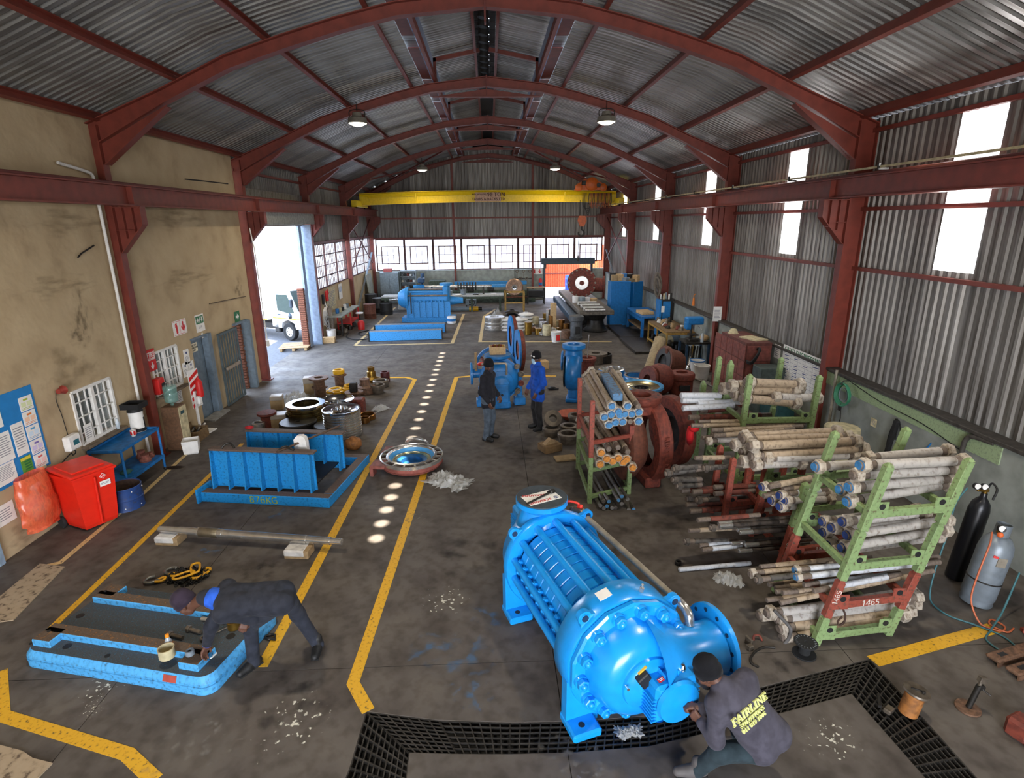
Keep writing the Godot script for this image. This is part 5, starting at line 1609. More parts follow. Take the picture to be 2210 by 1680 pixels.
	bundle([[V(3.129,1.122,-8.1),V(3.741,1.07,-8.2)],[V(3.268,0.944,-8.1),V(3.934,0.929,-8.2)],[V(2.79,0.942,-8.1),V(3.306,0.93,-8.2)],[V(2.67,0.866,-8.1),V(3.309,0.89,-8.2)],[V(2.788,0.759,-8.1),V(3.31,0.704,-8.2)],[V(2.862,0.652,-8.1),V(3.318,0.614,-8.2)],[V(3.483,0.61,-8.1),V(4.192,0.572,-8.2)],[V(3.451,0.547,-8.0),V(4.152,0.525,-8.1)],[V(3.138,0.539,-8.1),V(3.978,0.513,-8.2)],[V(2.994,0.509,-8.2),V(3.715,0.504,-8.3)],[V(3.667,0.397,-7.95),V(4.155,0.354,-8.05)],[V(3.203,0.39,-8.1),V(4.298,0.371,-8.2)],[V(3.121,0.194,-8.1),V(4.318,0.203,-8.2)],[V(3.119,0.305,-8.3),V(4.087,0.292,-8.4)],[V(3.089,0.258,-8.2),V(4.051,0.226,-8.3)]],0.05,[st,ds,ds,ds,ds,ds,rd,rd,rd,rd,ws,ds,rd,ds,rd],"in the dark low pile left of the middle rack","dark rods low in the middle pile")
	var l3: Vector3 = V(4.16,1.2,-8.9)
	l3.y = 0.0
	var m3: Vector3 = V(4.249,2.21,-8.9)
	var r3: Vector3 = V(5.396,1.131,-9.0)
	r3.y = 0.0
	var n3: Vector3 = V(5.486,2.141,-9.0)
	for i in 2: stillage(l3.lerp(m3,[0.0,0.56][i]),l3.lerp(m3,[0.55,1.0][i]),r3.lerp(n3,[0.0,0.56][i]),r3.lerp(n3,[0.55,1.0][i]),1.3,[0.3,0.2][i],mats.rack_green,["lower green stillage of the far rack stack below the whiteboard","upper green stillage of the far rack stack below the whiteboard"][i])
	bundle([[V(4.229,2.065,-9.05),V(5.359,1.949,-9.2)],[V(4.03,1.947,-9.25),V(5.432,1.848,-9.4)],[V(4.214,1.897,-9.35),V(5.536,1.782,-9.5)],[V(4.023,1.809,-9.55),V(5.524,1.723,-9.7)],[V(4.189,1.92,-9.05),V(5.291,1.851,-9.2)],[V(4.118,1.787,-9.25),V(5.325,1.714,-9.4)],[V(4.698,1.793,-9.05),V(5.697,1.699,-9.2)],[V(4.151,1.806,-8.97),V(5.293,1.641,-9.12)]],0.075,[bp,bp,bp,bp,bp,bp,gp,bp],"on top of the far rack","bolts on top of the far rack")
	bundle([[V(3.357,1.68,-9.6),V(4.133,1.631,-9.7)],[V(3.381,1.583,-9.6),V(4.004,1.546,-9.7)],[V(3.672,1.524,-9.6),V(4.522,1.499,-9.7)],[V(3.374,1.468,-9.5),V(4.345,1.473,-9.6)],[V(3.719,1.374,-9.6),V(4.447,1.394,-9.7)],[V(3.496,1.29,-9.5),V(5.051,1.262,-9.6)]],0.06,[["rod_white","","",false,false,0.9,"white painted rod"],["rod_white","","",false,false,0.9,"white painted rod"],["rod_white","","",false,false,0.9,"white painted rod"],["rod_white","","",false,false,0.9,"white painted rod"],rd,rd],"left of the far rack","white and red rods left of the far rack")
	bundle([[V(3.486,1.39,-9.0),V(5.432,1.323,-9.1)],[V(3.334,1.363,-8.9),V(5.34,1.302,-9.0)],[V(3.6,1.348,-8.7),V(5.195,1.337,-8.8)],[V(3.627,1.268,-8.65),V(5.036,1.318,-8.75)],[V(3.689,1.195,-8.9),V(4.256,1.151,-9.0)],[V(3.516,1.153,-8.7),V(4.883,1.17,-8.8)],[V(3.515,1.16,-8.85),V(4.557,1.154,-8.95)]],0.05,[st,st,st,st,ds,gp,st],"at the lower level of the far rack","rods at the lower level of the far rack")
	far_post()
	standing_rack()

func far_post():
	for e in [[V(4.306,1.103,-9.9),V(4.341,2.166,-9.9),"tall green stillage post behind the far rack"],[V(4.094,1.395,-10.6),V(4.142,1.594,-10.6),"small green stillage post behind the white rods"]]:
		var p: Vector3 = e[0]
		one("stillage_post",e[2],"post",G().bar(V(p.x,0,p.z),e[1],0.1,0.1,0.008,V(0,0,1)).facet([[0.06,0],[0.02,0.07],[0,0.07]],4,T(e[1],0,45)),mats.rack_green)

func standing_rack():
	var a: Vector3 = V(1.632,0.0,-8.84)
	var b: Vector3 = V(2.385,0.0,-9.15)
	var f: Vector3 = V(1.641,0.0,-10.25)
	var dz := f - a
	var ht := 1.86
	var o := thing("steel_stillage","tall green and red stillage holding bolts end-on beside the red castings","rack",a)
	var w := b - a
	for e in [V(0,0,0),w,dz,w+dz]:
		var p := part("post",G().bar(e,e+V(0,0.86,0),0.075,0.075,0.006,V(0,0,1)),mats.rack_green,o)
		part("post_upper",G().bar(e+V(0,0.86,0),e+V(0,ht if e != w and e != w+dz else 1.3,0),0.08,0.08,0.006,V(0,0,1)),mats.rack_red,p)
	for y in [0.12,0.62,1.12]:
		var m: Material = mats.rack_red if y > 0.8 else mats.rack_green
		for e in [[V(0,y,0),w+V(0,y,0)],[dz+V(0,y,0),w+dz+V(0,y,0)],[V(0,y,0),dz+V(0,y,0)],[w+V(0,y,0),w+dz+V(0,y,0)]]: part("rail",G().bar(e[0],e[1],0.06,0.07,0.006),m,o)
	var bl := ["rod_beige","nut_pale","face_blue",true,true,1.0,"brown bolt with blue nut"]
	var og := ["rod_beige","nut_pale","face_orange",true,true,1.0,"brown bolt with orange nut"]
	var st := ["rod_beige","","",false,true,0.9,"long brown stud"]
	var dk := ["rod_steel","","face_blue",false,false,0.72,"dark rod with blue end"]
	var dn := ["rod_steel","","",false,false,0.72,"thin dark rod"]
	var top := [[V(1.94,1.782,-8.75),V(1.994,1.801,-11.1)],[V(2.199,1.776,-8.75),V(2.383,1.774,-11.1)],[V(2.348,1.806,-8.65),V(2.379,1.838,-11.0)],[V(2.051,1.684,-8.75),V(2.138,1.72,-11.1)],[V(2.084,1.627,-8.75),V(2.159,1.661,-11.1)],[V(1.938,1.638,-8.75),V(1.93,1.725,-11.1)],[V(1.825,1.593,-8.75),V(1.874,1.667,-11.1)],[V(2.16,1.641,-8.75),V(2.271,1.717,-11.1)],[V(2.275,1.638,-8.75),V(2.423,1.714,-11.1)],[V(2.389,1.668,-8.75),V(2.537,1.712,-11.1)],[V(2.012,1.499,-8.75),V(2.105,1.564,-11.1)],[V(1.907,1.453,-8.75),V(1.906,1.529,-11.1)],[V(2.128,1.505,-8.75),V(2.277,1.541,-11.1)],[V(2.251,1.51,-8.75),V(2.411,1.538,-11.1)],[V(2.397,1.506,-8.75),V(2.584,1.515,-11.1)]]
	bundle(top,0.054,[bl,bl,st,bl,bl,bl,bl,bl,bl,bl,bl,bl,bl,st,bl],"in the top of the free-standing rack","bolts in the top of the free-standing rack")
	one("square_bar","thick blue square bar lying among the bolts on the free-standing rack","bar",G().bar(V(2.083,1.86,-9.0),V(2.18,1.796,-10.6),0.17,0.13,0.01),worn("bar_blue","4c78a0","5c5048",0.34,0.6,1.0))
	var mid := [[V(1.926,1.013,-8.8),V(1.896,0.83,-11.1)],[V(2.082,1.034,-8.8),V(2.117,0.865,-11.1)],[V(2.25,0.954,-8.8),V(2.261,0.902,-11.1)],[V(1.803,0.94,-8.8),V(1.782,0.741,-11.1)],[V(1.901,0.828,-8.8),V(1.939,0.665,-11.1)],[V(2.005,0.783,-8.8),V(2.076,0.621,-11.1)],[V(2.098,0.831,-8.8),V(2.17,0.721,-11.1)],[V(2.241,0.81,-8.8),V(2.327,0.697,-11.1)],[V(2.188,0.761,-8.8),V(2.271,0.616,-11.1)],[V(1.794,0.729,-8.8),V(1.806,0.524,-11.1)],[V(2.352,0.654,-8.8),V(2.43,0.55,-11.1)]]
	bundle(mid,0.056,[st,st,st,og,og,og,og,og,og,og,og],"in the middle of the free-standing rack","bolts in the middle of the free-standing rack")
	var low := [[V(1.907,0.17,-8.55),V(1.889,-0.167,-10.9)],[V(1.82,0.173,-8.55),V(1.812,-0.207,-10.9)],[V(2.122,0.258,-8.55),V(2.179,-0.091,-10.9)],[V(2.219,0.203,-8.55),V(2.317,-0.137,-10.9)],[V(1.878,0.084,-8.55),V(1.892,-0.294,-10.9)],[V(2.128,0.12,-8.55),V(2.203,-0.218,-10.9)],[V(1.966,0.047,-8.55),V(1.972,-0.338,-10.9)],[V(2.029,0.045,-8.55),V(2.069,-0.32,-10.9)],[V(1.825,0.043,-8.55),V(1.815,-0.355,-10.9)],[V(2.252,0.003,-8.55),V(2.344,-0.328,-10.9)],[V(2.33,0.009,-8.55),V(2.441,-0.309,-10.9)],[V(2.143,-0.037,-8.55),V(2.209,-0.409,-10.9)],[V(1.768,0.096,-8.55),V(1.755,-0.269,-10.9)],[V(2.07,0.191,-8.55),V(2.102,-0.131,-10.9)]]
	bundle(low,0.05,[dk,dn,dk,dn,dk,dn,dn,dn,dn,dn,dk,dn,dn,dk],"at the bottom of the free-standing rack","thin rods at the bottom of the free-standing rack")

func along_text(at: Vector3,d: Vector3,off: float) -> Transform3D:
	var x := d.normalized()
	var y := V(0,1,0) if absf(x.y) < 0.7 else V(-1,0,0)
	y = (y - x*y.dot(x)).normalized()
	var z := x.cross(y)
	return Transform3D(Basis(x,y,z),at+z*off)

func turned(called: String,label: String,cat: String,at: Vector3,pr: Array,m: Material,group := "",tilt := Basis.IDENTITY,k := 36) -> MeshInstance3D:
	var o := one(called,label,cat,G().lathe(pr,k),m,at,0,group)
	o.basis = tilt
	return o

func holes_on(parent: Node,r: float,y: float,n: int,hr: float,t := Transform3D.IDENTITY,m: Material = null):
	for i in n:
		var a := TAU*(i+0.5)/n
		part("bolt_hole",G().cyl(V(cos(a)*r,y - 0.002,sin(a)*r),V(cos(a)*r,y+0.0025,sin(a)*r),hr,-1,10),m if m else mats.black,parent,t)

func sheet_heap(called: String,label: String,at: Vector3,w: float,d: float,h: float,sd: int,m: Material,yaw := 0.0):
	var r := RandomNumberGenerator.new()
	r.seed = sd
	var f := FastNoiseLite.new()
	f.seed = sd; f.frequency = 2.2; f.fractal_octaves = 2
	var g := []
	for i in 22:
		var row := []
		for j in 26:
			var u := j/25.0*2.0 - 1.0
			var v := i/21.0*2.0 - 1.0
			var e := 1.0+0.35*f.get_noise_2d(u*0.9+5.0,v*0.9)
			var y: float = maxf(0.0,(1.0 - absf(u)*absf(u))*(1.0 - v*v))*h*(0.55+0.9*absf(f.get_noise_2d(u*1.6,v*1.6+9.0)))+0.004+0.012*absf(f.get_noise_2d(u*3.0,v*3.0))
			row.append(V(u*w*0.5*e,y,v*d*0.5*e+f.get_noise_2d(u*2.0,3.0)*d*0.3))
		g.append(row)
	one(called,label,"plastic sheet",G().grid(g),m,at,yaw)

func mid_floor():
	var bl := mt("blue_mid","1c7cc4",0.38,0.0,0.2,0.8,0.5,0.2)
	var red: Material = mats.casting_red
	var film := mt("film","d8d8d4",0.3,0,0)
	film.transparency = BaseMaterial3D.TRANSPARENCY_ALPHA
	film.albedo_color = Color(0.86,0.86,0.84,0.4)
	film.backlight_enabled = true
	film.backlight = Color(0.3,0.3,0.3)
	var c := thing("pump_casing","round red casing with blue bowl and slotted rim lying on the walkway","casing",V(-1.646,0.0,-10.56),-8)
	var g := G()
	g.lathe([[0.3,0.03],[0.5,0.03],[0.59,0.08],[0.62,0.14],[0.62,0.2],[0.6,0.22]],56)
	for s in [-1.0]:
		g.box(V(s*0.55,0.19,0.36),V(0.3,0.07,0.34),0.02)
		g.box(V(s*0.66,0.1,0.42),V(0.07,0.2,0.2),0.01)
		g.box(V(s*0.55,0.19,-0.36),V(0.3,0.07,0.34),0.02)
		g.box(V(s*0.66,0.1,-0.42),V(0.07,0.2,0.2),0.01)
	part("casing_body",g,mt("casing_pink","94544a",0.6,0,0.3),c)
	part("outer_rim",G().lathe([[0.595,0.2],[0.625,0.2],[0.625,0.26],[0.6,0.27],[0.595,0.26],[0.595,0.2]],60),mats.bright_steel,c)
	part("inner_rim",G().lathe([[0.46,0.2],[0.5,0.2],[0.5,0.265],[0.46,0.275],[0.44,0.26],[0.43,0.22]],60),mats.bright_steel,c)
	for i in 16:
		var a := TAU*i/16
		part("rim_spoke",G().box(V(cos(a)*0.55,0.235,sin(a)*0.55),V(0.12,0.06,0.04),0.006,Basis(Vector3.UP,-a)),mats.bright_steel,c)
	part("rim_floor",G().lathe([[0.62,0.12],[0.5,0.12],[0.46,0.14],[0.46,0.2]],40),red,c)
	part("blue_bowl",G().lathe([[0.44,0.255],[0.41,0.19],[0.38,0.18]],56),mt("bowl_blue","4f9bd0",0.35,0.1,0.15),c)
	part("polished_band",G().lathe([[0.38,0.18],[0.37,0.165],[0.31,0.15],[0.3,0.155]],56),mt("band_brass","c8bb8e",0.22,0.9,0.15),c)
	part("blue_throat",G().lathe([[0.3,0.155],[0.23,0.13],[0.21,0.14],[0.2,0.06],[0.16,0.05],[0.13,0.04],[0.0,0.035]],56),mt("throat_blue","2b6aa4",0.3,0.2,0.2),c)
	part("rear_flange",G().lathe(ring(0.2,0.27,0.05),36,T(V(-0.05,0.2,-0.62),-55)),mats.bright_steel,c)
	sheet_heap("plastic_sheet","crumpled clear plastic sheet on the floor beside the red casing",V(-0.897,0.0,-9.8),0.85,0.5,0.2,3,film,-30)
	sheet_heap("plastic_sheet","small crumpled clear plastic piece lying on the drain grating",V(1.225,0.0,-4.24),0.26,0.13,0.05,6,film)
	sheet_heap("plastic_sheet","crumpled clear plastic bag on the floor by the pale steel rod",V(3.137,0.0,-6.54),0.36,0.24,0.12,8,film,-25)
	var p := thing("multistage_pump","blue multistage pump seen end-on between the two talking men","pump",V(0.245,0.0,-13.99),4)
	var H := 0.68
	var z0 := -0.6
	var rg := G()
	rg.lathe([[0.5,-0.06],[0.58,-0.06],[0.58,0.02],[0.5,0.02],[0.5,-0.06]],48,T(V(-0.05,H+0.12,z0 - 0.9),90))
	part("ring_flange",rg,bl,p)
	for i in 8:
		var a := TAU*i/8+0.2
		part("tie_rod",G().cyl(V(-0.05+cos(a)*0.46,H+0.12+sin(a)*0.46,z0 - 0.9),V(cos(a)*0.44,H+sin(a)*0.44,z0 - 0.1),0.045,-1,12),mats.casting_red if i % 2 else mats.galv_pipe,p)
	var cs := G()
	cs.lathe([[0.3,-0.35],[0.46,-0.3],[0.5,-0.1],[0.5,0.05],[0.42,0.16],[0.3,0.22],[0.0,0.24]],40,T(V(0,H,z0),90))
	cs.facet([[0.3,0.0],[0.58,0.0],[0.58,0.07],[0.3,0.08]],10,T(V(0,H,z0 - 0.06),90))
	part("casing",cs,bl,p)
	var nz := G()
	nz.lathe([[0.3,0.2],[0.27,0.5],[0.36,0.56],[0.36,0.62],[0.0,0.63]],32,T(V(-0.04,H,z0 - 0.25)))
	part("nozzle",nz,bl,p)
	var bh := G()
	bh.lathe([[0.3,0.15],[0.34,0.2],[0.33,0.26],[0.22,0.3],[0.2,0.48],[0.0,0.5]],32,T(V(0,H - 0.05,z0),90))
	bh.box(V(0,H - 0.32,z0+0.42),V(0.42,0.7,0.16),0.05)
	bh.box(V(0,0.1,z0+0.42),V(0.46,0.2,0.2),0.04)
	var bhp := part("bearing_housing",bh,bl,p)
	part("bore",G().cyl(V(0,H - 0.3,z0+0.5),V(0,H - 0.3,z0+0.504),0.035,-1,14),mats.black,bhp)
	for i in 4:
		var a: float = [38.0,14.0,-12.0,-36.0][i]
		var d := V(cos(deg_to_rad(a))*0.56,H+sin(deg_to_rad(a))*0.56,z0+0.03)
		part("big_nut",G().hexa(d,d+V(0,0,0.08),0.085).cyl(d,d+V(0,0,0.13),0.05,0.045,14),mats.bolt_grey if i != 2 else red,p)
	for s in [-1.0,1.0]: part("foot",G().box(V(s*0.5,0.1,z0+0.1),V(0.3,0.2,0.3),0.02).box(V(s*0.52,0.3,z0 - 0.02),V(0.14,0.4,0.1),0.02),bl,p)
	part("side_flange",G().lathe(ring(0.1,0.3,0.06),32,T(V(-0.72,H+0.1,z0 - 0.3),0,0,90)).cyl(V(-0.72,H+0.1,z0 - 0.3),V(-0.3,H+0.1,z0 - 0.3),0.12,-1,18),bl,p)
	part("pipe",G().tube([V(-0.05,H+0.5,z0+0.3),V(0.1,H+0.5,z0+0.32),V(0.14,H+0.46,z0+0.33),V(0.14,H+0.2,z0+0.3)],0.028,10).tube([V(-0.5,H+0.5,z0+0.3),V(-0.05,H+0.5,z0+0.3)],0.028,10),mats.galv_pipe,p)
	part("gauge_post",G().cyl(V(-0.63,0.9,z0 - 0.1),V(-0.63,1.4,z0 - 0.1),0.035,-1,10),mats.wood,p)
	part("red_valve",G().ball(V(-0.52,H+0.48,z0+0.2),V(0.1,0.05,0.05),10),mats.handle_red,p)
	var tr := p.transform
	var bx := thing("wooden_crate","small wooden crate of brass parts standing on the blue pump between the men","crate",tr*V(-0.04,H+0.632,z0 - 0.3),4)
	part("crate_box",G().box(V(0,0.01,0),V(0.42,0.02,0.32)).box(V(0,0.11,0.15),V(0.42,0.2,0.02)).box(V(0,0.11,-0.15),V(0.42,0.2,0.02)).box(V(0.2,0.11,0),V(0.02,0.2,0.28)).box(V(-0.2,0.11,0),V(0.02,0.2,0.28)),mt("pale_wood","c9a878",0.8,0,0.14,2.0),bx)
	for i in 6: part("brass_part",G().cyl(V(-0.14+0.055*i,0.14,-0.08+0.05*(i % 3)),V(-0.1+0.05*i,0.24,0.02*(i % 2)),0.03,0.022,10),mats.brass if i % 2 else mats.casting_red,bx)
	var i := 0
	for e in [[V(0.88,0.0,-19.92),0.74,"farther red and blue casing disc standing on edge behind the men"],[V(1.037,0.0,-18.05),0.66,"nearer red and blue casing disc standing on edge behind the man in blue"]]:
		var r: float = e[1]
		var d := thing("casing_disc",e[2],"disc",e[0]+V(0,0,-r*0.3),0)
		var t := T(V(0,r,0),0,6,90)
		part("disc_body",G().lathe([[0.1,0.0],[r*0.75,0.0],[r,0.05],[r,0.16],[r*0.9,0.18],[0.1,0.16]],44,t),red,d)
		part("blue_rim",G().lathe([[r*0.9,0.175],[r*1.005,0.165],[r*1.005,0.22],[r*0.9,0.23],[r*0.5,0.21]],44,t),bl,d)
		part("lug",G().box(V(-0.1,0.14,0.1),V(0.18,0.28,0.3),0.03),red,d)
		i += 1
	var v := thing("volute_casing","tall bright blue volute casing standing upright on its foot","casing",V(2.174,0.0,-14.73),-12)
	var vg := G()
	vg.lathe([[0.2,-0.2],[0.42,-0.2],[0.5,-0.14],[0.53,0.0],[0.5,0.14],[0.42,0.2],[0.2,0.2]],44,T(V(0,0.82,0),0,0,90))
	part("volute",vg,bl,v)
	part("neck",G().lathe([[0.24,1.1],[0.22,1.4],[0.3,1.46],[0.31,1.47],[0.31,1.56],[0.3,1.565],[0.16,1.565],[0.15,1.5],[0.0,1.48]],36),bl,v)
	part("foot",G().box(V(0,0.05,0),V(0.36,0.1,0.5),0.02).box(V(0,0.22,0),V(0.24,0.3,0.3),0.04),bl,v)
	part("open_mouth",G().lathe(ring(0.12,0.44,0.03),40,T(V(-0.215,0.82,0),0,0,90)),mats.dark_steel,v)
	var sd := part("side_flange",G().lathe(ring(0.1,0.27,0.05),32,T(V(-0.3,1.02,-0.34),0,0,90)),bl,v)
	part("flange_bore",G().cyl(V(-0.1,1.02,-0.34),V(-0.34,1.02,-0.34),0.14,-1,18),bl,sd)
	for k in 3: part("boss",G().box(V(0.0,1.15+0.0*k,0.2+0.03*k),V(0.06,0.22,0.05),0.015),bl,v)
	castings()
	left_parts(film)

func castings():
	var red: Material = mats.casting_red
	var bl: Material = mats.blue_mid
	turned("flanged_pot","red flanged cylinder behind the tall blue volute casing","casting",V(3.019,0.0,-17.54),[[0,0],[0.24,0],[0.24,0.42],[0.3,0.44],[0.3,0.52],[0.18,0.52],[0.17,0.4],[0.0,0.39]],red)
	one("steel_rod","thin steel rod standing up out of the red flanged cylinder","rod",G().cyl(V(0,0,0),V(0.05,0.85,0),0.02,-1,10),mats.bright_steel,V(3.019,0.0,-17.54)+V(0,0.4,0))
	turned("brass_ring","brass ring lying flat behind the red flanged cylinder","ring",V(3.201,0.0,-19.03),ring(0.3,0.38,0.1,36),mats.brass)
	turned("steel_flange","drilled grey flange lying on the floor right of the brass ring","flange",V(3.543,0.0,-18.87),[[0.15,0.0],[0.3,0],[0.3,0.25],[0.4,0.28],[0.4,0.36],[0.15,0.36],[0.15,0]],mats.bolt_grey)
	one("steel_plate","grey curved plate standing on edge beside the drilled flange","plate",G().lathe([[0.3,0.0],[0.33,0.0],[0.33,0.3],[0.3,0.3]],10,T(V(0,0,0),0,0,0)),mats.dark_steel,V(3.805,0.0,-18.98))
	var b := thing("blue_drum_ring","short bright blue ring casing with bare steel bore near the rack","casing",V(3.685,0.0,-16.92))
	part("ring_body",G().lathe([[0.34,0.28],[0.34,0],[0.38,0],[0.4,0.02],[0.4,0.26],[0.39,0.3]],40),bl,b)
	part("steel_bore",G().lathe([[0.39,0.3],[0.34,0.31],[0.33,0.28],[0.33,0.08],[0.12,0.07],[0.0,0.06]],40),mats.bright_steel,b)
	for s in [-1.0,1.0]: part("lug",G().box(V(s*0.4,0.1,0.05),V(0.1,0.16,0.12),0.02),bl,b)
	var c := thing("steel_bore_casing","blue casing with wide polished bore lying behind the blue and gold wheel","casing",V(4.327,0.0,-16.24))
	part("ring_body",G().lathe([[0.3,0.24],[0.3,0],[0.4,0],[0.43,0.1],[0.42,0.24],[0.4,0.26]],40).box(V(-0.45,0.14,0.1),V(0.3,0.14,0.22),0.03),bl,c)
	part("steel_bore",G().lathe([[0.4,0.26],[0.34,0.27],[0.33,0.1],[0.0,0.08]],40),mats.bright_steel,c)
	var w := thing("wheel_casing","large blue and gold dished casing lying flat behind the free-standing rack","casing",V(3.921,0.0,-14.28))
	part("casing_base",G().lathe([[0.3,0],[0.42,0.02],[0.5,0.25],[0.55,0.45]],44),red,w)
	part("blue_rim",G().lathe([[0.55,0.44],[0.58,0.46],[0.58,0.52],[0.54,0.54],[0.47,0.5]],44),mats.bowl_blue,w)
	part("gold_band",G().lathe([[0.47,0.5],[0.4,0.45],[0.26,0.43],[0.21,0.46]],44),mats.band_brass,w)
	part("hub",G().lathe([[0.21,0.46],[0.19,0.46],[0.17,0.36],[0.0,0.35]],32),mats.dark_steel,w)
	for k in 8:
		var a := TAU*k/8
		part("hub_vane",G().box(V(cos(a)*0.1,0.4,sin(a)*0.1),V(0.12,0.06,0.02),0.004,Basis(Vector3.UP,-a)),mats.dark_steel,w)
	var v := thing("volute_casting","rough red volute casting lying behind the dished casing","casting",V(4.649,0.0,-15.16),20)
	part("volute",G().lathe([[0.0,-0.3],[0.3,-0.28],[0.42,-0.1],[0.44,0.1],[0.36,0.3],[0.2,0.36],[0.0,0.36]],36,T(V(0.05,0.42,0),0,0,80)),red,v)
	part("flange",G().lathe(ring(0.16,0.4,0.08),36,T(V(-0.36,0.44,0.05),0,0,80)),red,v)
	part("rib",G().box(V(0.02,0.72,0.1),V(0.2,0.2,0.2),0.04),red,v)
	var u := thing("bearing_casting","red cast casing with a machined bore facing left, by the benches","casting",V(5.374,0.0,-16.68),12)
	part("body",G().lathe([[0.0,-0.35],[0.34,-0.35],[0.4,-0.25],[0.44,0.1],[0.5,0.16],[0.5,0.24],[0.3,0.26]],36,T(V(0.05,0.5,0),0,0,78)),mt("casting_brown","70402e",0.7,0,0.35,1.5),u)
	part("machined_face",G().lathe([[0.44,0.24],[0.43,0.26],[0.24,0.27],[0.22,0.2],[0.0,0.18]],36,T(V(0.05,0.5,0),0,0,78)),mats.dark_steel,u)
	part("lug",G().box(V(-0.1,0.92,0.1),V(0.14,0.2,0.16),0.03).box(V(-0.1,0.2,0.4),V(0.14,0.3,0.16),0.03),mats.casting_brown,u)
	turned("cast_pot","red cast pot with an opening in its side and a hole in the top","casting",V(5.268,0.0,-15.11),[[0,0],[0.3,0],[0.32,0.06],[0.32,0.42],[0.36,0.46],[0.36,0.58],[0.33,0.62],[0.16,0.63],[0.15,0.5],[0,0.5]],red)
	part("window_opening",G().box(V(0.0,0.25,0.32),V(0.3,0.16,0.05),0.01),mats.black,get_child(get_child_count() - 1))
	var a := thing("suction_casting","large red casting standing on edge with raised letters on its rim","casting",V(2.851,0.0,-9.57),8)
	part("rim_ring",G().lathe([[0.5,-0.13],[0.72,-0.13],[0.75,-0.1],[0.75,0.1],[0.72,0.13],[0.5,0.13]],48,T(V(0.08,0.78,-0.2),0,0,90)),red,a)
	part("bowl",G().lathe([[0.0,-0.02],[0.2,0.0],[0.5,0.12],[0.66,0.3],[0.7,0.46],[0.6,0.52],[0.3,0.52]],44,T(V(-0.05,0.78,-0.2),0,0,90)),mats.casting_brown,a)
	var tf := part("top_flange",G().lathe([[0.28,0.0],[0.3,0.15],[0.36,0.2],[0.37,0.22],[0.37,0.3],[0.35,0.31],[0.18,0.31],[0.16,0.2],[0,0.18]],36,T(V(-0.14,1.36,-0.2))),red,a)
	holes_on(tf,0.3,1.67,10,0.025,T(V(-0.14,0,-0.2)))
	part("foot",G().box(V(0.0,0.1,-0.05),V(0.3,0.2,0.6),0.03),red,a)
	text(a,"KUS 11E F1",0.085,mats.casting_red,T(V(0.08,0.8,0.552),0,0,-86),"cast_letters",false,0.014)
	var d := thing("dish_casting","second large red casting standing on edge with a dark hollow face","casting",V(3.495,0.0,-10.24),15)
	part("rim_ring",G().lathe([[0.46,-0.1],[0.66,-0.1],[0.7,-0.06],[0.7,0.1],[0.66,0.14],[0.46,0.14]],48,T(V(0.1,0.7,-0.2),0,0,90)),red,d)
	part("hollow",G().lathe([[0.0,-0.08],[0.24,-0.06],[0.3,0.05],[0.44,0.06],[0.48,0.13]],44,T(V(0.1,0.7,-0.2),0,0,90)),mt("hollow_dark","241a18",0.6,0.1,0.3),d)
	part("lifting_lug",G().box(V(0.12,1.2,0.1),V(0.2,0.26,0.3),0.05),red,d)
	one("red_cloth","bright red cloth caught among the rods beside the dish casting","cloth",G().ball(V(0,0,0),V(0.07,0.2,0.1),8).ball(V(0.05,0.14,0.05),V(0.1,0.06,0.07),8),mt("cloth_red","b80f18",0.9,0,0.1),V(3.473,1.03,-9.3))
	var k := 0
	for e in [[V(1.315,0.0,-12.12),0.14,0.21,0.2],[V(1.638,0.0,-11.67),0.16,0.235,0.22],[V(1.748,0.0,-12.33),0.13,0.21,0.16],[V(1.987,0.0,-12.85),0.12,0.2,0.24]]:
		turned("steel_hub",["grey hub lying by the boots of the man in blue","grey flanged hub, nearest of the hubs beside the standing rack","flat grey ring hub between the other hubs by the rack","grey hub tucked behind the post of the standing rack"][k],"hub",e[0],[[e[1]*0.8,e[3]],[e[1],0.0],[e[2]*0.85,0.0],[e[2]*0.9,e[3]*0.6],[e[2],e[3]*0.65],[e[2],e[3]*0.95],[e[2]*0.95,e[3]],[e[1],e[3]],[e[1]*0.8,e[3]*0.2]],mats.bolt_grey,"grey hubs beside the standing rack")
		k += 1
	turned("steel_hub","grey hub tilted on top of the pile by the boots of the man in blue","hub",V(1.355,0.0,-12.29)+V(0,0.3,0),ring(0.09,0.2,0.16,30),mats.bolt_grey,"grey hubs beside the standing rack",Basis(Vector3.RIGHT,0.9))
	var cr := thing("wooden_crate","small brown wooden box with a flap on the floor by the grey hubs","crate",V(1.194,0.0,-11.25),25)
	part("crate_box",G().box(V(0,0.08,0),V(0.42,0.16,0.34),0.01),mt("old_wood","7c6240",0.85,0,0.2,2.0),cr)
	part("flap",G().prism(P2([-0.16,0,0.16,0,0.0,0.12]),0.12,T(V(0,0.16,-0.06))),mats.wood,cr)
	one("cardboard_sheet","flat folded cardboard on the floor left of the standing rack","cardboard",G().box(V(0,0.02,0),V(0.44,0.04,0.26),0.01),mt("cardboard","a88f68",0.85,0,0.12,1.0),V(1.459,0.0,-10.76),8)
	one("orange_guard","orange-red sheet steel bowl on the floor behind the standing rack","guard",G().lathe([[0.0,0.0],[0.15,0.02],[0.34,0.16],[0.36,0.16],[0.16,0.0]],8),mt("guard_orange","b04a26",0.6,0,0.25),V(1.922,0.0,-13.19))
	one("hand_tool","small black tool lying on the floor between man in blue and volute casing","tool",G().ball(V(0,0.05,0),V(0.14,0.05,0.07),10).box(V(0.1,0.04,0.03),V(0.2,0.05,0.06),0.015),mats.black,V(1.71,0.0,-15.75))
	one("wood_block","pale wooden block behind the shoulder of the man in blue","block",G().box(V(0,0.14,0),V(0.3,0.28,0.3),0.01),mats.pale_wood,V(1.681,0.0,-18.24),15)
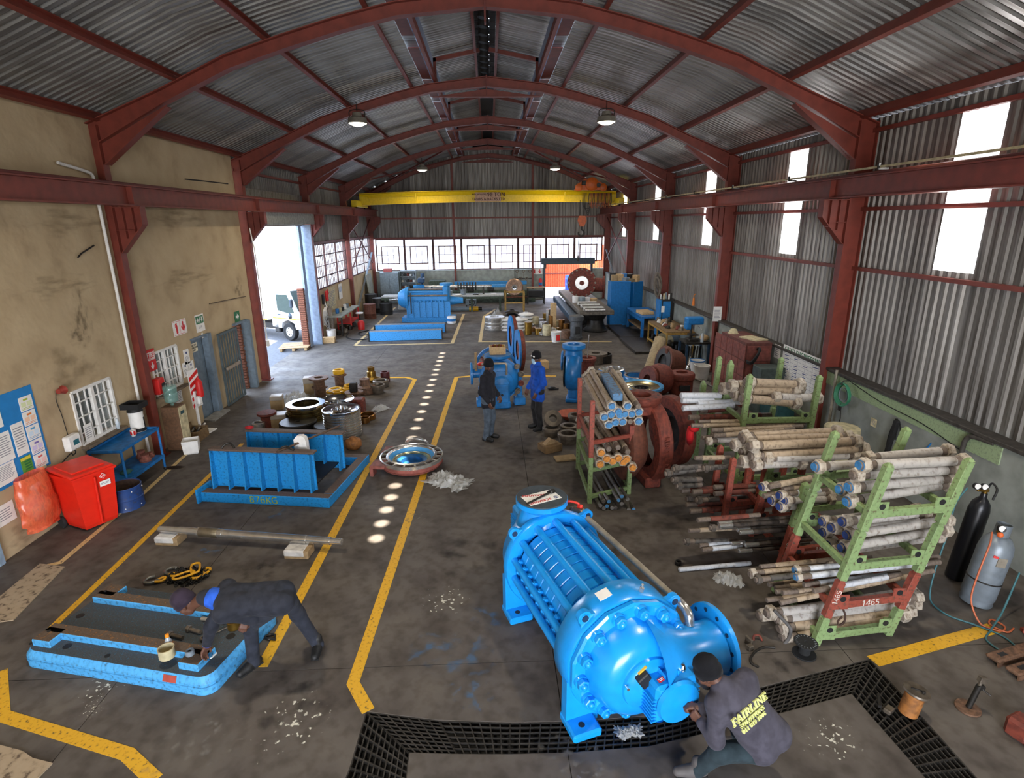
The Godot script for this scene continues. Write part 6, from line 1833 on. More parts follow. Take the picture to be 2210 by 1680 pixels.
	one("leaning_pipe","thick beige pipe leaning against the castings near the benches","pipe",G().lathe([[0.14,0.0],[0.2,0.0],[0.2,1.5],[0.14,1.5],[0.14,0.0]],24,Geo.along(V(4.988,0.0,-17.38),V(5.592,0.803,-18.4))),mt("pipe_beige","a59272",0.75,0,0.3))

func left_parts(film: Material):
	var rust := mt("rust_part","7a5a44",0.65,0.2,0.4,2.0)
	var ye := mt("part_yellow","e0ac12",0.45,0,0.1)
	var card: Material = mats.cardboard
	var gr := "machined parts left of the walkway"
	var st := thing("ring_stack","stack of bright brass-toned rings with a wide open bore","rings",V(-4.541,0.0,-13.29))
	for i in 5: part("ring",G().lathe([[0.31,0.09],[0.31,0],[0.44,0.0],[0.45,0.012],[0.45,0.05],[0.42,0.055],[0.42,0.075],[0.45,0.08],[0.45,0.09],[0.31,0.09]],44,T(V(0,i*0.095,0))),mt("ring_gold","b3a06c",0.2,0.95,0.2),st)
	part("top_ring",G().lathe(ring(0.31,0.46,0.06,44),44,T(V(0,0.475,0))),mats.chrome,st)
	var ss := thing("ring_stack","tall stack of ribbed polished steel stage rings by the walkway","rings",V(-3.48,0.0,-12.5))
	for i in 10: part("ring",G().lathe([[0.2,0.0],[0.39,0.0],[0.42,0.012],[0.42,0.04],[0.39,0.05],[0.38,0.058],[0.2,0.058]],44,T(V(0,i*0.06,0))),mats.bright_steel,ss)
	part("top_ring",G().lathe([[0.4,0.0],[0.43,0.0],[0.43,0.03],[0.4,0.035],[0.37,0.02],[0.22,0.02],[0.2,0.05],[0.17,0.05],[0.15,-0.1]],44,T(V(0,0.6,0))),mats.chrome,ss)
	var rc := thing("pump_casing","red casing with polished dished face among the machined rings","casing",V(-3.971,0.0,-14.03))
	part("body",G().lathe([[0.2,0],[0.36,0.0],[0.4,0.2],[0.42,0.36]],40).box(V(0.52,0.2,0.0),V(0.3,0.4,0.34),0.04),mats.casting_red,rc)
	part("dished_face",G().lathe([[0.42,0.36],[0.43,0.38],[0.41,0.4],[0.38,0.36],[0.2,0.3],[0.17,0.32],[0.16,0.2],[0,0.18]],40),mats.chrome,rc)
	turned("steel_disc","flat grey steel disc behind the base frame, left one","disc",V(-4.553,0.0,-12.66),ring(0.05,0.42,0.3,40,0.02),mats.dark_steel,gr)
	turned("steel_disc","flat grey steel disc behind the base frame, right one","disc",V(-3.746,0.0,-12.45),ring(0.05,0.38,0.28,40,0.02),mats.dark_steel,gr)
	var k := 0
	for e in [[V(-5.233,0.0,-15.84),V(0.3,0.5,0.3)],[V(-5.717,0.0,-14.57),V(0.3,0.36,0.28)],[V(-5.148,0.0,-13.11),V(0.34,0.34,0.3)]]:
		var b := thing("cardboard_box",["tall cardboard box behind the grey flanged spool","upper cardboard box wrapped in film left of the gold rings","lower cardboard box left of the gold rings"][k],"box",e[0] ,10)
		part("carton",G().box(V(0,e[1].y*0.5,0),e[1],0.006),card,b)
		part("film_wrap",G().box(V(0,e[1].y*0.86,0),V(e[1].x+0.02,e[1].y*0.34,e[1].z+0.02),0.02),film,b)
		k += 1
	sheet_heap("plastic_sheet","heap of clear film behind the gold ring stack",V(-5.405,0.0,-15.11),0.9,0.5,0.3,12,film)
	sheet_heap("plastic_sheet","clear plastic sheet spread on the floor behind the rings",V(-4.99,0.0,-15.87),1.4,0.5,0.1,15,film,20)
	sheet_heap("plastic_sheet","small white plastic sheet near the edge of the walkway line",V(-2.952,0.0,-14.29),0.42,0.3,0.12,16,film,40)
	turned("flanged_spool","grey and red flanged spool standing left of the film-wrapped boxes","spool",V(-5.395,0.0,-13.03),[[0,0],[0.2,0],[0.2,0.04],[0.14,0.06],[0.15,0.32],[0.22,0.36],[0.22,0.41],[0,0.42]],mats.casting_red)
	turned("steel_bush","small grey bush behind the left end of the base frame","bush",V(-5.533,0.0,-12.82),ring(0.07,0.15,0.24,26,0.02),mats.bright_steel)
	turned("steel_block","small steel ring block left of the grey bush","bush",V(-5.697,0.0,-12.77),ring(0.05,0.11,0.16,22,0.02),mats.dark_steel)
	turned("flanged_spool","grey double-flanged spool in front of the tall cardboard box","spool",V(-4.898,0.0,-15.64),[[0.1,0.0],[0.16,0.0],[0.16,0.24],[0.22,0.25],[0.22,0.28],[0.15,0.29],[0.15,0.44],[0.2,0.5],[0.27,0.5],[0.27,0.55],[0.12,0.55],[0.1,0.1]],rust)
	turned("flanged_pipe","rusty flanged pipe stub carrying a yellow ring","casting",V(-4.618,0.0,-16.71),[[0,0],[0.14,0],[0.14,0.3],[0.22,0.31],[0.22,0.35],[0.1,0.36],[0,0.36]],rust)
	turned("yellow_ring","yellow ring on top of the rusty pipe stub","ring",V(-4.618,0.0,-16.71)+V(0,0.36,0),ring(0.1,0.17,0.14,28,0.02),ye,"yellow rings")
	k = 0
	for p in [V(-4.245,0.0,-16.49),V(-4.591,0.0,-16.12),V(-4.272,0.0,-16.19),V(-4.693,0.0,-15.85),V(-4.466,0.0,-15.79),V(-4.246,0.0,-15.86)]:
		turned("yellow_ring",["farthest yellow ring on the floor beside the pipe stub","large yellow ring on the floor left of the pair","yellow ring on the floor behind the grey block","leftmost yellow ring in the front row","middle yellow ring in the front row","rightmost yellow ring in the front row"][k],"ring",p,ring([0.13,0.13,0.1,0.07,0.08,0.08][k],[0.2,0.2,0.14,0.12,0.12,0.12][k],0.08,26,0.015),ye,"yellow rings")
		k += 1
	turned("flanged_pipe","rusty flanged base holding a grey block","casting",V(-3.786,0.0,-14.99),[[0,0],[0.17,0],[0.17,0.24],[0.25,0.26],[0.25,0.3],[0.1,0.3],[0,0.29]],rust)
	one("grey_block","grey finned block standing in the rusty flanged base","block",G().box(V(0,0.12,0),V(0.2,0.26,0.16),0.02),mats.dark_steel,V(-3.786,0.0,-14.99)+V(0,0.3,0))
	turned("stepped_hub","brown stepped hub with a brass neck","hub",V(-3.677,0.0,-15.87),[[0,0],[0.27,0],[0.27,0.14],[0.29,0.15],[0.29,0.2],[0.17,0.24],[0.15,0.3],[0.14,0.32],[0.14,0.42],[0.08,0.42],[0,0.4]],rust)
	turned("stepped_hub","brown hub with a tall brass neck farther back","hub",V(-3.704,0.0,-16.95),[[0,0],[0.25,0],[0.26,0.14],[0.14,0.2],[0.13,0.36],[0.1,0.38],[0.11,0.5],[0.06,0.5],[0,0.48]],mats.brass)
	turned("steel_ring","grey ring hub at the back right of the parts","ring",V(-3.342,0.0,-16.52),ring(0.14,0.24,0.2,30,0.02),mats.bolt_grey)
	turned("maroon_sleeve","dark maroon sleeve behind the grey ring hub","sleeve",V(-3.307,0.0,-17.03),ring(0.09,0.14,0.32,24,0.01),mt("maroon","562024",0.5,0,0.2))
	turned("steel_pot","grey steel pot nearest the walkway line at the back","pot",V(-3.313,0.0,-15.84),[[0.17,0.24],[0.12,0.02],[0,0.02],[0,0],[0.15,0],[0.18,0.1],[0.21,0.2],[0.21,0.25],[0.17,0.25]],mats.bolt_grey)
	turned("bronze_ring","larger bronze ring right of the ribbed ring stack","ring",V(-3.156,0.0,-13.57),ring(0.17,0.21,0.13,30,0.01),mt("bronze","a0703c",0.3,0.9,0.25))
	turned("bronze_ring","smaller bronze ring in front of the larger bronze ring","ring",V(-3.157,0.0,-13.3),ring(0.09,0.125,0.14,26,0.01),mats.bronze)
	turned("rusty_pot","orange rusty pot with a broken lid beside the base frame corner","pot",V(-3.048,0.0,-11.62),[[0,0],[0.12,0],[0.17,0.06],[0.175,0.16],[0.16,0.2],[0.1,0.22],[0.07,0.26],[0,0.26]],mt("rust_orange","a0662e",0.7,0,0.4,2.0))

func sheet(called: String,label: String,cat: String,at: Vector3,yaw: float,w: float,h: float,m: Material,group := "") -> Node3D:
	var o := thing(called,label,cat,at,yaw,group)
	part("sheet",G().box(Vector3.ZERO,V(w,h,0.006)),m,o)
	return o

func patch(o: Node3D,x: float,y: float,w: float,h: float,m: Material,called := "printed_area"):
	part(called,G().box(V(x,y,0.0035),V(w,h,0.002)),m,o)

func print_lines(o: Node3D,x: float,y: float,w: float,h: float,n: int,m: Material):
	var g := G()
	for i in n: g.box(V(x - w*0.04*(i % 3),y+h*0.5 - h*(i+0.5)/n,0.0035),V(w*(1.0 - 0.08*(i % 3)),h/n*0.34,0.0015))
	part("printed_text",g,m,o)

func flat(o: Node3D,pts: Array,m: Material,called := "printed_symbol"):
	part(called,G().prism(P2(pts),0.002,T(V(0,0,0.003))),m,o)

func down_arrow(o: Node3D,x: float,y: float,s: float,m: Material):
	flat(o,[x - s*0.22,y+s,x+s*0.22,y+s,x+s*0.22,y - 0.1*s,x+s*0.7,y+0.3*s,x+s*0.7,y - 0.2*s,x,y - s,x - s*0.7,y - 0.2*s,x - s*0.7,y+0.3*s,x - s*0.22,y - 0.1*s],m,"arrow")

func extinguisher_mark(o: Node3D,x: float,y: float,s: float,m: Material):
	flat(o,[x - s*0.3,y - s,x+s*0.3,y - s,x+s*0.3,y+s*0.5,x+s*0.12,y+s*0.75,x+s*0.3,y+s*0.95,x - s*0.1,y+s,x - s*0.45,y+s*0.75,x - s*0.5,y+0.1*s,x - s*0.4,y+0.1*s,x - s*0.34,y+s*0.6,x - s*0.12,y+s*0.75,x - s*0.3,y+s*0.5],m,"extinguisher_symbol")

func barred_window(called: String,label: String,z0: float,z1: float,y0: float,y1: float):
	var o := structroot(called,label,"window")
	var zc := (z0+z1)*0.5
	var l := absf(z1 - z0)
	var g := G()
	for y in [y0,y1]: g.box(V(-7.21,y,zc),V(0.07,0.05,l))
	for z in [z0,z1]: g.box(V(-7.21,(y0+y1)*0.5,z),V(0.07,y1 - y0,0.05))
	g.box(V(-7.21,(y0+y1)*0.5,zc),V(0.06,y1 - y0,0.07))
	part("window_frame",g,mats.white,o)
	for y in [0.2,0.5,0.78]: part("burglar_bar",G().box(V(-7.2,lerpf(y0,y1,y),zc),V(0.022,0.02,l)),mats.white,o)
	for k in [0.16,0.33,0.66,0.83]: part("burglar_bar",G().box(V(-7.2,(y0+y1)*0.5,lerpf(z0,z1,k)),V(0.022,y1 - y0,0.018)),mats.white,o)
	part("pane",G().box(V(-7.26,(y0+y1)*0.5,zc),V(0.005,y1 - y0,l)),mats.glass,o)
	part("window_sill",G().box(V(-7.15,y0 - 0.05,zc),V(0.2,0.05,l+0.1),0.01),mt("sill","7a6a58",0.8,0,0.3),o)
	part("side_curtain",G().box(V(-7.4,(y0+y1)*0.5,z1+0.12),V(0.25,y1 - y0,0.03)),mt("reveal","b9c4c4",0.7,0,0.1),o)

func left_wall():
	var L := -7.19
	barred_window("window_11","white barred office window nearest on the left wall above the trolley",-9.55,-10.56,1.03,1.97)
	barred_window("window_12","white barred office window beside the fire alarm sign",-11.94,-12.97,1.2,2.09)
	var of := structroot("trim_3","dim desks and shelves in the office behind the barred windows","furniture")
	for k in 3: part("shelf_unit",G().box(V(-9.6,0.9+0.35*k,-10.4),V(1.2,0.06,2.4)).box(V(-9.9,1.0+0.35*k,-10.0 - 0.3*k),V(0.4,0.24,0.5)).box(V(-9.5,1.05+0.3*k,-10.9),V(0.3,0.3,0.3)),mats.black,of)
	part("desk_paper",G().box(V(-9.2,0.95,-10.2),V(0.4,0.02,0.5)).box(V(-9.2,1.3,-10.8),V(0.3,0.02,0.4)),mats.paper,of)
	var d1 := structroot("door_1","plain grey steel door in the left wall with a paper notice","door")
	part("door_leaf",G().box(V(-7.3,1.03,-13.98),V(0.05,2.04,0.66),0.004),mats.door_grey,d1)
	part("door_frame",G().box(V(-7.2,1.04,-14.42),V(0.16,2.08,0.2),0.006).box(V(-7.22,2.06,-14.05),V(0.1,0.05,0.85)),mats.door_grey,d1)
	part("door_step",G().box(V(-7.08,0.02,-14.05),V(0.3,0.05,0.86)),mt("step","8c8a84",0.8,0,0.2),d1)
	var d2 := structroot("door_2","barred grey steel gate leaf swung open against the left wall","door")
	var gf := G()
	for z in [-14.82,-15.88]: gf.box(V(-7.1,1.0,z),V(0.05,1.96,0.06),0.004)
	for y in [0.05,1.02,1.95]: gf.box(V(-7.1,y,-15.35),V(0.05,0.06,1.06),0.004)
	part("gate_frame",gf,mt("gate_grey","566468",0.55,0.1,0.2),d2)
	for k in 6: part("gate_bar",G().box(V(-7.1,1.0,-14.98 - 0.15*k),V(0.03,1.9,0.035)),mats.gate_grey,d2)
	part("push_bar",G().box(V(-7.04,1.02,-15.3),V(0.06,0.08,0.8),0.01),mt("gate_tan","a99a88",0.5,0.2,0.2),d2)
	var d3 := structroot("door_3","open doorway in the left wall with a grey frame and raw brick reveal","door")
	part("door_frame",G().box(V(-7.22,1.02,-16.72),V(0.34,2.04,0.14),0.006).box(V(-7.2,2.03,-16.35),V(0.16,0.06,0.86)),mats.door_grey,d3)
	for i in 24: part("brick",G().box(V(-7.36,0.045+i*0.083,-16.58+0.012*(i % 3)),V(0.2+0.02*(i % 2),0.07,0.12),0.006),mt("brick_red","8a5640",0.9,0,0.4,3.0),d3)
	var d4 := structroot("door_4","grey blue door and frame at the bottom left of the hall","door")
	part("door_leaf",G().box(V(-7.3,1.0,-7.05),V(0.05,2.0,0.84),0.004),mt("door_blue","8fa4b8",0.5,0,0.12),d4)
	part("door_frame",G().box(V(-7.2,1.0,-7.46),V(0.12,2.0,0.1),0.006),mats.door_blue,d4)
	part("tiled_step",G().box(V(-7.3,0.01,-7.0),V(0.3,0.03,0.9)),mt("tile_grey","b4bcc4",0.4,0,0.1),d4)
	var d5 := structroot("door_5","tall open roller door in the left wall with its drum housing","door")
	part("drum_housing",G().box(V(-7.05,4.93,-20.7),V(0.5,0.5,5.3),0.02),mt("housing_grey","9a9a90",0.6,0.1,0.2),d5)
	part("door_curtain",G().box(V(-7.2,4.67,-20.6),V(0.08,0.08,5.2)),mats.gate_tan,d5)
	part("guide_channel",G().box(V(-7.2,2.33,-22.55),V(0.1,4.66,0.3),0.006).box(V(-7.06,2.33,-22.95),V(0.4,4.66,0.1),0.006),mt("guide_blue","8f9fb4",0.5,0.1,0.12),d5)
	part("guide_channel",G().box(V(-7.2,2.33,-17.82),V(0.14,4.66,0.12),0.006),mt("guide_tan","8c7a5e",0.7,0.1,0.2),d5)
	for i in 28: part("brick",G().box(V(-7.3,0.045+i*0.083,-22.3+0.014*(i % 2)),V(0.24,0.07,0.16),0.006),mats.brick_red,d5)
	part("lintel",G().box(V(-7.32,5.45,-20.6),V(0.1,0.6,6.0)),mats.galv0,d5)
	var red := mt("sign_red","c8201c",0.5,0,0)
	var grn := mt("sign_green","1c6a3c",0.5,0,0)
	var pap: Material = mats.paper
	var ink := mt("ink_grey","8a8a90",0.8,0,0)
	var s := sheet("fire_sign","red fire alarm sign beside the red column","sign",V(L+0.02,1.98,-11.93),90,0.3,0.46,red)
	text(s,"FIRE",0.1,mats.white,T(V(0,0.12,0.004)),"lettering",false,0.002)
	text(s,"ALARM",0.06,mats.white,T(V(0,0.03,0.004)),"lettering",false,0.002)
	down_arrow(s,0,-0.12,0.08,mats.white)
	s = sheet("extinguisher_sign","white sign with red extinguisher and red down arrow on the left wall","sign",V(L,2.44,-13.27),90,0.58,0.34,pap)
	extinguisher_mark(s,-0.14,0,0.12,red)
	down_arrow(s,0.14,0,0.12,red)
	patch(s,0,0.15,0.54,0.008,red); patch(s,0,-0.15,0.54,0.008,red); patch(s,0,0,0.006,0.3,red)
	s = sheet("first_aid_sign","white sign with green cross and green down arrow","sign",V(L,2.38,-14.2),90,0.42,0.42,pap)
	patch(s,-0.1,0.08,0.17,0.19,grn); patch(s,0.1,0.08,0.17,0.19,grn)
	part("cross",G().box(V(-0.1,0.08,0.005),V(0.11,0.035,0.003)).box(V(-0.1,0.08,0.005),V(0.035,0.11,0.003)),mats.white,s)
	flat(s,[0.08,0.15,0.12,0.15,0.12,0.08,0.15,0.08,0.1,0.01,0.05,0.08,0.08,0.08],mats.white,"arrow")
	get_child(get_child_count() - 1).get_child(-1).position.z = 0.003
	print_lines(s,0.0,-0.1,0.16,0.08,3,ink)
	s = sheet("exit_sign","green sign with a white arrow above the open doorway","sign",V(L,2.2,-16.3),90,0.34,0.3,grn)
	flat(s,[-0.1,0.03,0.0,0.03,0.0,0.09,0.11,0.0,0.0,-0.09,0.0,-0.03,-0.1,-0.03],mats.white,"arrow")
	s = sheet("light_switch","small white switch plate below the first aid sign","switch",V(L,2.06,-14.22),90,0.07,0.13,mats.white)
	s = sheet("door_notice","cream notice with bold text on the grey steel door","notice",V(-7.27,1.83,-13.86),90,0.36,0.22,mt("notice_cream","e8dfc2",0.7,0,0.05))
	for k in 3: text(s,["THIS IS A","NO SMOKING","AREA"][k],0.045,mats.black,T(V(0,0.055 - 0.06*k,0.004)),"lettering",false,0.002)
	for e in [[V(L,1.73,-13.34),"blue cross printed on it, above the two other notices"],[V(L,1.45,-13.2),"coloured heading, left of the pair below"],[V(L,1.42,-13.46),"small red mark on top, right of the pair below"]]:
		s = sheet("wall_notice","white notice by the grey door, "+e[1],"notice",e[0],90,0.24,0.34,pap)
		patch(s,0,0.09,0.06,0.05,ink2_mat())
		print_lines(s,0.0,-0.06,0.16,0.14,5,ink)
	for e in [[V(L,0.98,-12.42),"left sheet of two papers taped under the barred window"],[V(L,0.94,-12.72),"right sheet of two papers taped under the barred window"]]:
		s = sheet("wall_notice",e[1],"notice",e[0],90,0.28,0.3,pap)
		print_lines(s,0,0,0.22,0.22,6,ink)
	s = sheet("wall_notice","narrow white paper beside the red column below the fire sign","notice",V(L,1.42,-11.66),90,0.16,0.4,pap)
	var nb := thing("notice_board","blue notice board covered with white papers and coloured posters","notice board",V(L,1.68,-8.2),90)
	part("board",G().box(V(0,0,0),V(1.16,1.34,0.012),0.003),mt("board_blue","1c7fc4",0.7,0,0.05),nb)
	var cols := [["a8b83a","d8e0b0"],["e07a28","efc8a8"],["5aa0cc","cfe2ee"],["7a6ab0","d0c8e6"],["d06058","f0cac4"]]
	for i in 5:
		var p := Node3D.new()
		var c0 := mt("poster_a%d" % i,cols[i][0],0.7,0,0)
		var c1 := mt("poster_b%d" % i,cols[i][1],0.7,0,0)
		var po := sheet("safety_poster",["white poster with a yellow-green heading, topmost of the column","white poster with an orange heading in the poster column","white poster with a light blue heading in the poster column","white poster with purple boxes in the poster column","white poster with a red heading, lowest of the column"][i],"poster",V(L+0.012,2.1 - 0.235*i,-8.6),90,0.25,0.22,pap)
		patch(po,0,0.06,0.09,0.03,c0)
		for k in 2: patch(po,-0.055+0.11*k,-0.01,0.09,0.07,c1)
		print_lines(po,0,-0.075,0.2,0.04,2,c0)
	s = sheet("safety_poster","green and yellow poster at the bottom of the notice board","poster",V(L+0.012,1.2,-8.33),90,0.2,0.26,mt("poster_green","5a9a3a",0.7,0,0.1))
	patch(s,0,0.1,0.19,0.045,mt("poster_yellow","d8cc48",0.7,0,0))
	for k in 4: patch(s,0.02,0.05 - 0.04*k,0.12,0.022,mats.sign_green)
	for e in [[1.62,-8.33,0.22,0.5,"tall white paper in the middle of the notice board"],[2.1,-7.98,0.28,0.4,"white printed paper at the top of the notice board"],[1.6,-8.02,0.3,0.44,"white printed paper left of the tall paper on the board"],[1.22,-7.95,0.34,0.3,"white paper at the lower left of the notice board"]]:
		s = sheet("paper_sheet",e[4],"paper",V(L+0.012,e[0],e[1]),90,e[2],e[3],pap)
		print_lines(s,0,0.02,e[2]*0.8,e[3]*0.7,9,ink)
	s = sheet("paper_sheet","white paper on the wall behind the orange bag","paper",V(L,0.66,-7.76),90,0.34,0.3,pap)
	print_lines(s,0,0,0.22,0.18,5,ink)
	var bag := mt("bag_orange","f07a52",0.25,0,0)
	bag.transparency = BaseMaterial3D.TRANSPARENCY_ALPHA
	bag.albedo_texture = noise(64,0.02,4,256,[[0.2,Color(1,0.8,0.75,0.6)],[0.55,Color(1,1,1,0.85)],[0.75,Color(1.0,1.0,1.0,0.55)]])
	bag.uv1_triplanar = true
	bag.uv1_scale = V(2,0.8,2)
	bag.backlight_enabled = true
	bag.backlight = Color(0.5,0.16,0.1)
	var bt := thing("plastic_bag","large orange plastic bag full of paper hanging on the left wall","bag",V(-7.02,0.7,-8.14))
	var rows := []
	var fn := FastNoiseLite.new()
	fn.frequency = 2.5
	for i in 17:
		var t := i/16.0
		var row := []
		for j in 29:
			var a := TAU*j/28
			var w := lerpf(0.27,0.36,t)*(1.0 if t < 0.93 else 0.8)
			var d := lerpf(0.1,0.16,sin(PI*minf(1,t*1.1)))
			var f := 1.0+0.16*fn.get_noise_2d(cos(a)*2+sin(a)*3,t*0.7)
			row.append(V(sin(a)*d*f+(0.02 if t > 0.5 else 0.0),0.42 - 0.86*t+0.05*cos(a)*t,cos(a)*w*f))
		rows.append(row)
	part("bag_skin",G().grid(rows,true),bag,bt)
	part("bag_bottom",G().ball(V(0,-0.43,0),V(0.13,0.06,0.29),14),bag,bt)
	part("crumpled_paper",G().ball(V(0.02,-0.1,0),V(0.1,0.26,0.22),12).ball(V(0.03,0.2,0.0),V(0.06,0.05,0.09),8).ball(V(0.05,0.23,-0.06),V(0.04,0.04,0.05),8),mt("paper_pink","f0d4cc",0.9,0,0.3),bt)
	var bn := thing("wheelie_bin","bright red wheelie bin with a white label against the left wall","bin",V(-6.62,0,-8.62),62)
	var br := mt("bin_red","e02a18",0.35,0,0.06)
	var bg := G()
	bg.facet([[0.0,0.04],[0.3,0.04],[0.325,0.1],[0.4,0.92],[0.43,0.93],[0.43,0.97],[0,0.97]],4,T(V(0,0,0),0,45)*Transform3D(Basis.from_scale(V(1,1,1.12)),Vector3.ZERO))
	part("bin_body",bg,br,bn)
	part("side_ridge",G().bar(V(0.0,0.08,0.27),V(0.0,0.9,0.335),0.05,0.03,0.01),br,bn)
	var lid := part("lid",G().box(V(0,1.0,-0.02),V(0.64,0.05,0.72),0.02,Basis(Vector3.RIGHT,0.05)).box(V(0,1.03,-0.02),V(0.48,0.03,0.5),0.012,Basis(Vector3.RIGHT,0.05)).cyl(V(-0.26,1.0,-0.4),V(0.26,1.0,-0.4),0.03,-1,12),br,bn)
	for sx in [-1.0,1.0]: part("wheel",G().lathe([[0,-0.025],[0.05,-0.03],[0.09,-0.025],[0.1,-0.01],[0.1,0.01],[0.09,0.025],[0,0.025]],22,T(V(sx*0.29,0.1,-0.3),0,0,90)),mats.rubber,bn)
	var lbm := part("white_label",G().box(V(0.14,0.74,0.328),V(0.16,0.09,0.004),0.0,Basis(Vector3.RIGHT,0.075)),mats.paper,bn)
	part("printed_text",G().box(V(0.14,0.75,0.331),V(0.12,0.01,0.003)).box(V(0.14,0.73,0.33),V(0.12,0.008,0.003)),ink,lbm)
	part("diamond_mark",G().box(V(0.12,0.87,0.338),V(0.07,0.07,0.003),0.0,Basis(Vector3.BACK,PI/4)),mats.white,bn)
	part("diamond_inner",G().box(V(0.12,0.87,0.34),V(0.056,0.056,0.003),0.0,Basis(Vector3.BACK,PI/4)),br,bn)
	part("diamond_bar",G().box(V(0.12,0.87,0.342),V(0.05,0.012,0.003),0.0,Basis(Vector3.BACK,0.4)),mats.white,bn)
	var dr := thing("steel_drum","cut-down blue steel drum with rusty inside beside the red bin","drum",V(-6.42,0,-9.2))
	part("drum_wall",G().lathe([[0.25,0.02],[0.25,0.4],[0.262,0.41],[0.27,0.4],[0.265,0.38],[0.265,0.2],[0.275,0.19],[0.265,0.18],[0.265,0.02],[0.27,0.0],[0.0,0.0]],36),worn("drum_blue","1f3f78","4a3a34",0.25,0.5,0.8),dr)
	part("drum_inside",G().lathe([[0.0,0.02],[0.248,0.02],[0.249,0.4]],36),mt("rust_dark","4a382e",0.85,0,0.4,2.0),dr)
	for k in 6: part("white_spot",G().ball(V(cos(k*0.5 - 0.9)*0.266,0.34 if k % 2 else 0.06,-sin(k*0.5 - 0.9)*-0.266),V(0.012,0.012,0.012),6),mats.white,dr)
	var tz := -10.15
	var tl := thing("workshop_trolley","blue two-tier steel trolley against the left wall","trolley",V(-6.86,0,tz))
	var tb: Material = mats.blue_bench
	part("top_tray",G().box(V(0,0.86,0),V(0.56,0.02,1.2)).box(V(0.28,0.885,0),V(0.03,0.05,1.2)).box(V(-0.28,0.885,0),V(0.03,0.05,1.2)).box(V(0,0.885,0.6),V(0.56,0.05,0.03)).box(V(0,0.885,-0.6),V(0.56,0.05,0.03)),tb,tl)
	part("lower_shelf",G().box(V(0,0.3,0),V(0.56,0.03,1.2)).box(V(0.28,0.3,0),V(0.03,0.06,1.2)).box(V(-0.28,0.3,0),V(0.03,0.06,1.2)),tb,tl)
	for e in [[-1,-1],[1,-1],[-1,1],[1,1]]:
		var lg := part("leg",G().cyl(V(e[0]*0.27,0.06,e[1]*0.58),V(e[0]*0.27,0.9,e[1]*0.58),0.022,-1,12),tb,tl)
		part("caster",G().ball(V(e[0]*0.27,0.035,e[1]*0.58),V(0.035,0.035,0.03),10),mats.dark_steel,lg)
	var ur := thing("drink_urn","white dispenser urn with a black tray on top standing on the trolley","urn",V(-6.9,0.875,tz - 0.5))
	part("urn_body",G().lathe([[0,0],[0.13,0],[0.13,0.06],[0.125,0.07],[0.125,0.4],[0,0.4]],28),mats.white,ur)
	part("urn_base",G().cyl(V(0,0,0),V(0,0.07,0),0.135,-1,28,0.01).box(V(0.1,0.14,-0.02),V(0.05,0.28,0.06),0.01),mats.black,ur)
	part("urn_lid",G().cyl(V(0,0.4,0),V(0,0.46,0),0.14,0.12,28),mats.black,ur)
	part("black_tray",G().box(V(0,0.48,0),V(0.34,0.02,0.3)).box(V(0.17,0.52,0),V(0.02,0.1,0.3)).box(V(-0.17,0.52,0),V(0.02,0.1,0.3)).box(V(0,0.52,0.15),V(0.34,0.1,0.02)).box(V(0,0.52,-0.15),V(0.34,0.1,0.02)),mats.black,ur)
	var cu := thing("paper_cup","red and white cup on the trolley beside the urn","cup",V(-6.82,0.875,tz - 0.2))
	part("cup_body",G().lathe([[0,0],[0.035,0],[0.05,0.12],[0.046,0.12],[0.03,0.01],[0,0.01]],20),mats.white,cu)
	for k in 3: part("red_band",G().box(V(0.046*cos(k*1.2 - 0.6),0.07,0.046*sin(k*1.2 - 0.6)),V(0.014,0.07,0.03),0.0,Basis(Vector3.UP,-(k*1.2 - 0.6))),red,cu)
	var cst := mt("casting_rose","8f5446",0.75,0,0.35,3.0)
	for e in [[0.1,-0.3,0.1,0.14,"flat rusty casting at the front of the trolley's lower shelf"],[-0.06,-0.46,0.09,0.16,"rusty casting at the back of the trolley's lower shelf"],[0.08,-0.5,0.07,0.1,"small rusty casting at the far end of the lower shelf"]]:
		turned("rusty_casting",e[4],"casting",V(-6.86+e[0],0.316,tz+e[1]),[[0,0],[e[2],0],[e[2]*1.1,e[3]*0.3],[e[2]*0.7,e[3]*0.6],[e[2]*0.75,e[3]],[0,e[3]]],cst,"rusty castings on the trolley",Basis.IDENTITY,20)
	one("green_rag","crumpled green rag on the lower shelf of the trolley","rag",G().ball(V(0,0.03,0),V(0.1,0.04,0.12),9),mt("rag_green","3a7068",0.95,0,0.3),V(-6.8,0.312,tz+0.25))
	var eb := thing("socket_box","white plug box with a dark window on the left wall","electrical box",V(L,1.2,-9.24),90)
	part("box_body",G().box(V(0,0,0.06),V(0.28,0.26,0.12),0.02),mats.white,eb)
	part("dark_window",G().box(V(0.02,0,0.121),V(0.13,0.09,0.004),0.002),mt("window_teal","2f6a74",0.3,0,0),eb)
	one("power_cable","thin black cable running from the plug box to the wall socket","cable",G().tube([V(L+0.03,1.07,-9.26),V(L+0.04,1.0,-9.3),V(L+0.04,0.97,-9.22),V(L+0.04,1.02,-9.2),V(L+0.04,0.98,-9.05),V(L+0.04,0.92,-8.85),V(L+0.04,0.97,-8.65)],0.009,6),mats.black)
	var so := thing("wall_socket","cream double wall socket under the notice board","socket",V(L,1.0,-8.6),90)
	part("plate",G().box(V(0,0,0.01),V(0.14,0.1,0.02),0.004),mt("cream_plate","d8cca8",0.5,0,0.05),so)
	part("plug",G().box(V(0.02,-0.02,0.035),V(0.05,0.05,0.04),0.01),mats.black,so)
	var si := thing("wall_siren","small red siren on the left wall with a dangling wire","siren",V(L,2.1,-9.21),90)
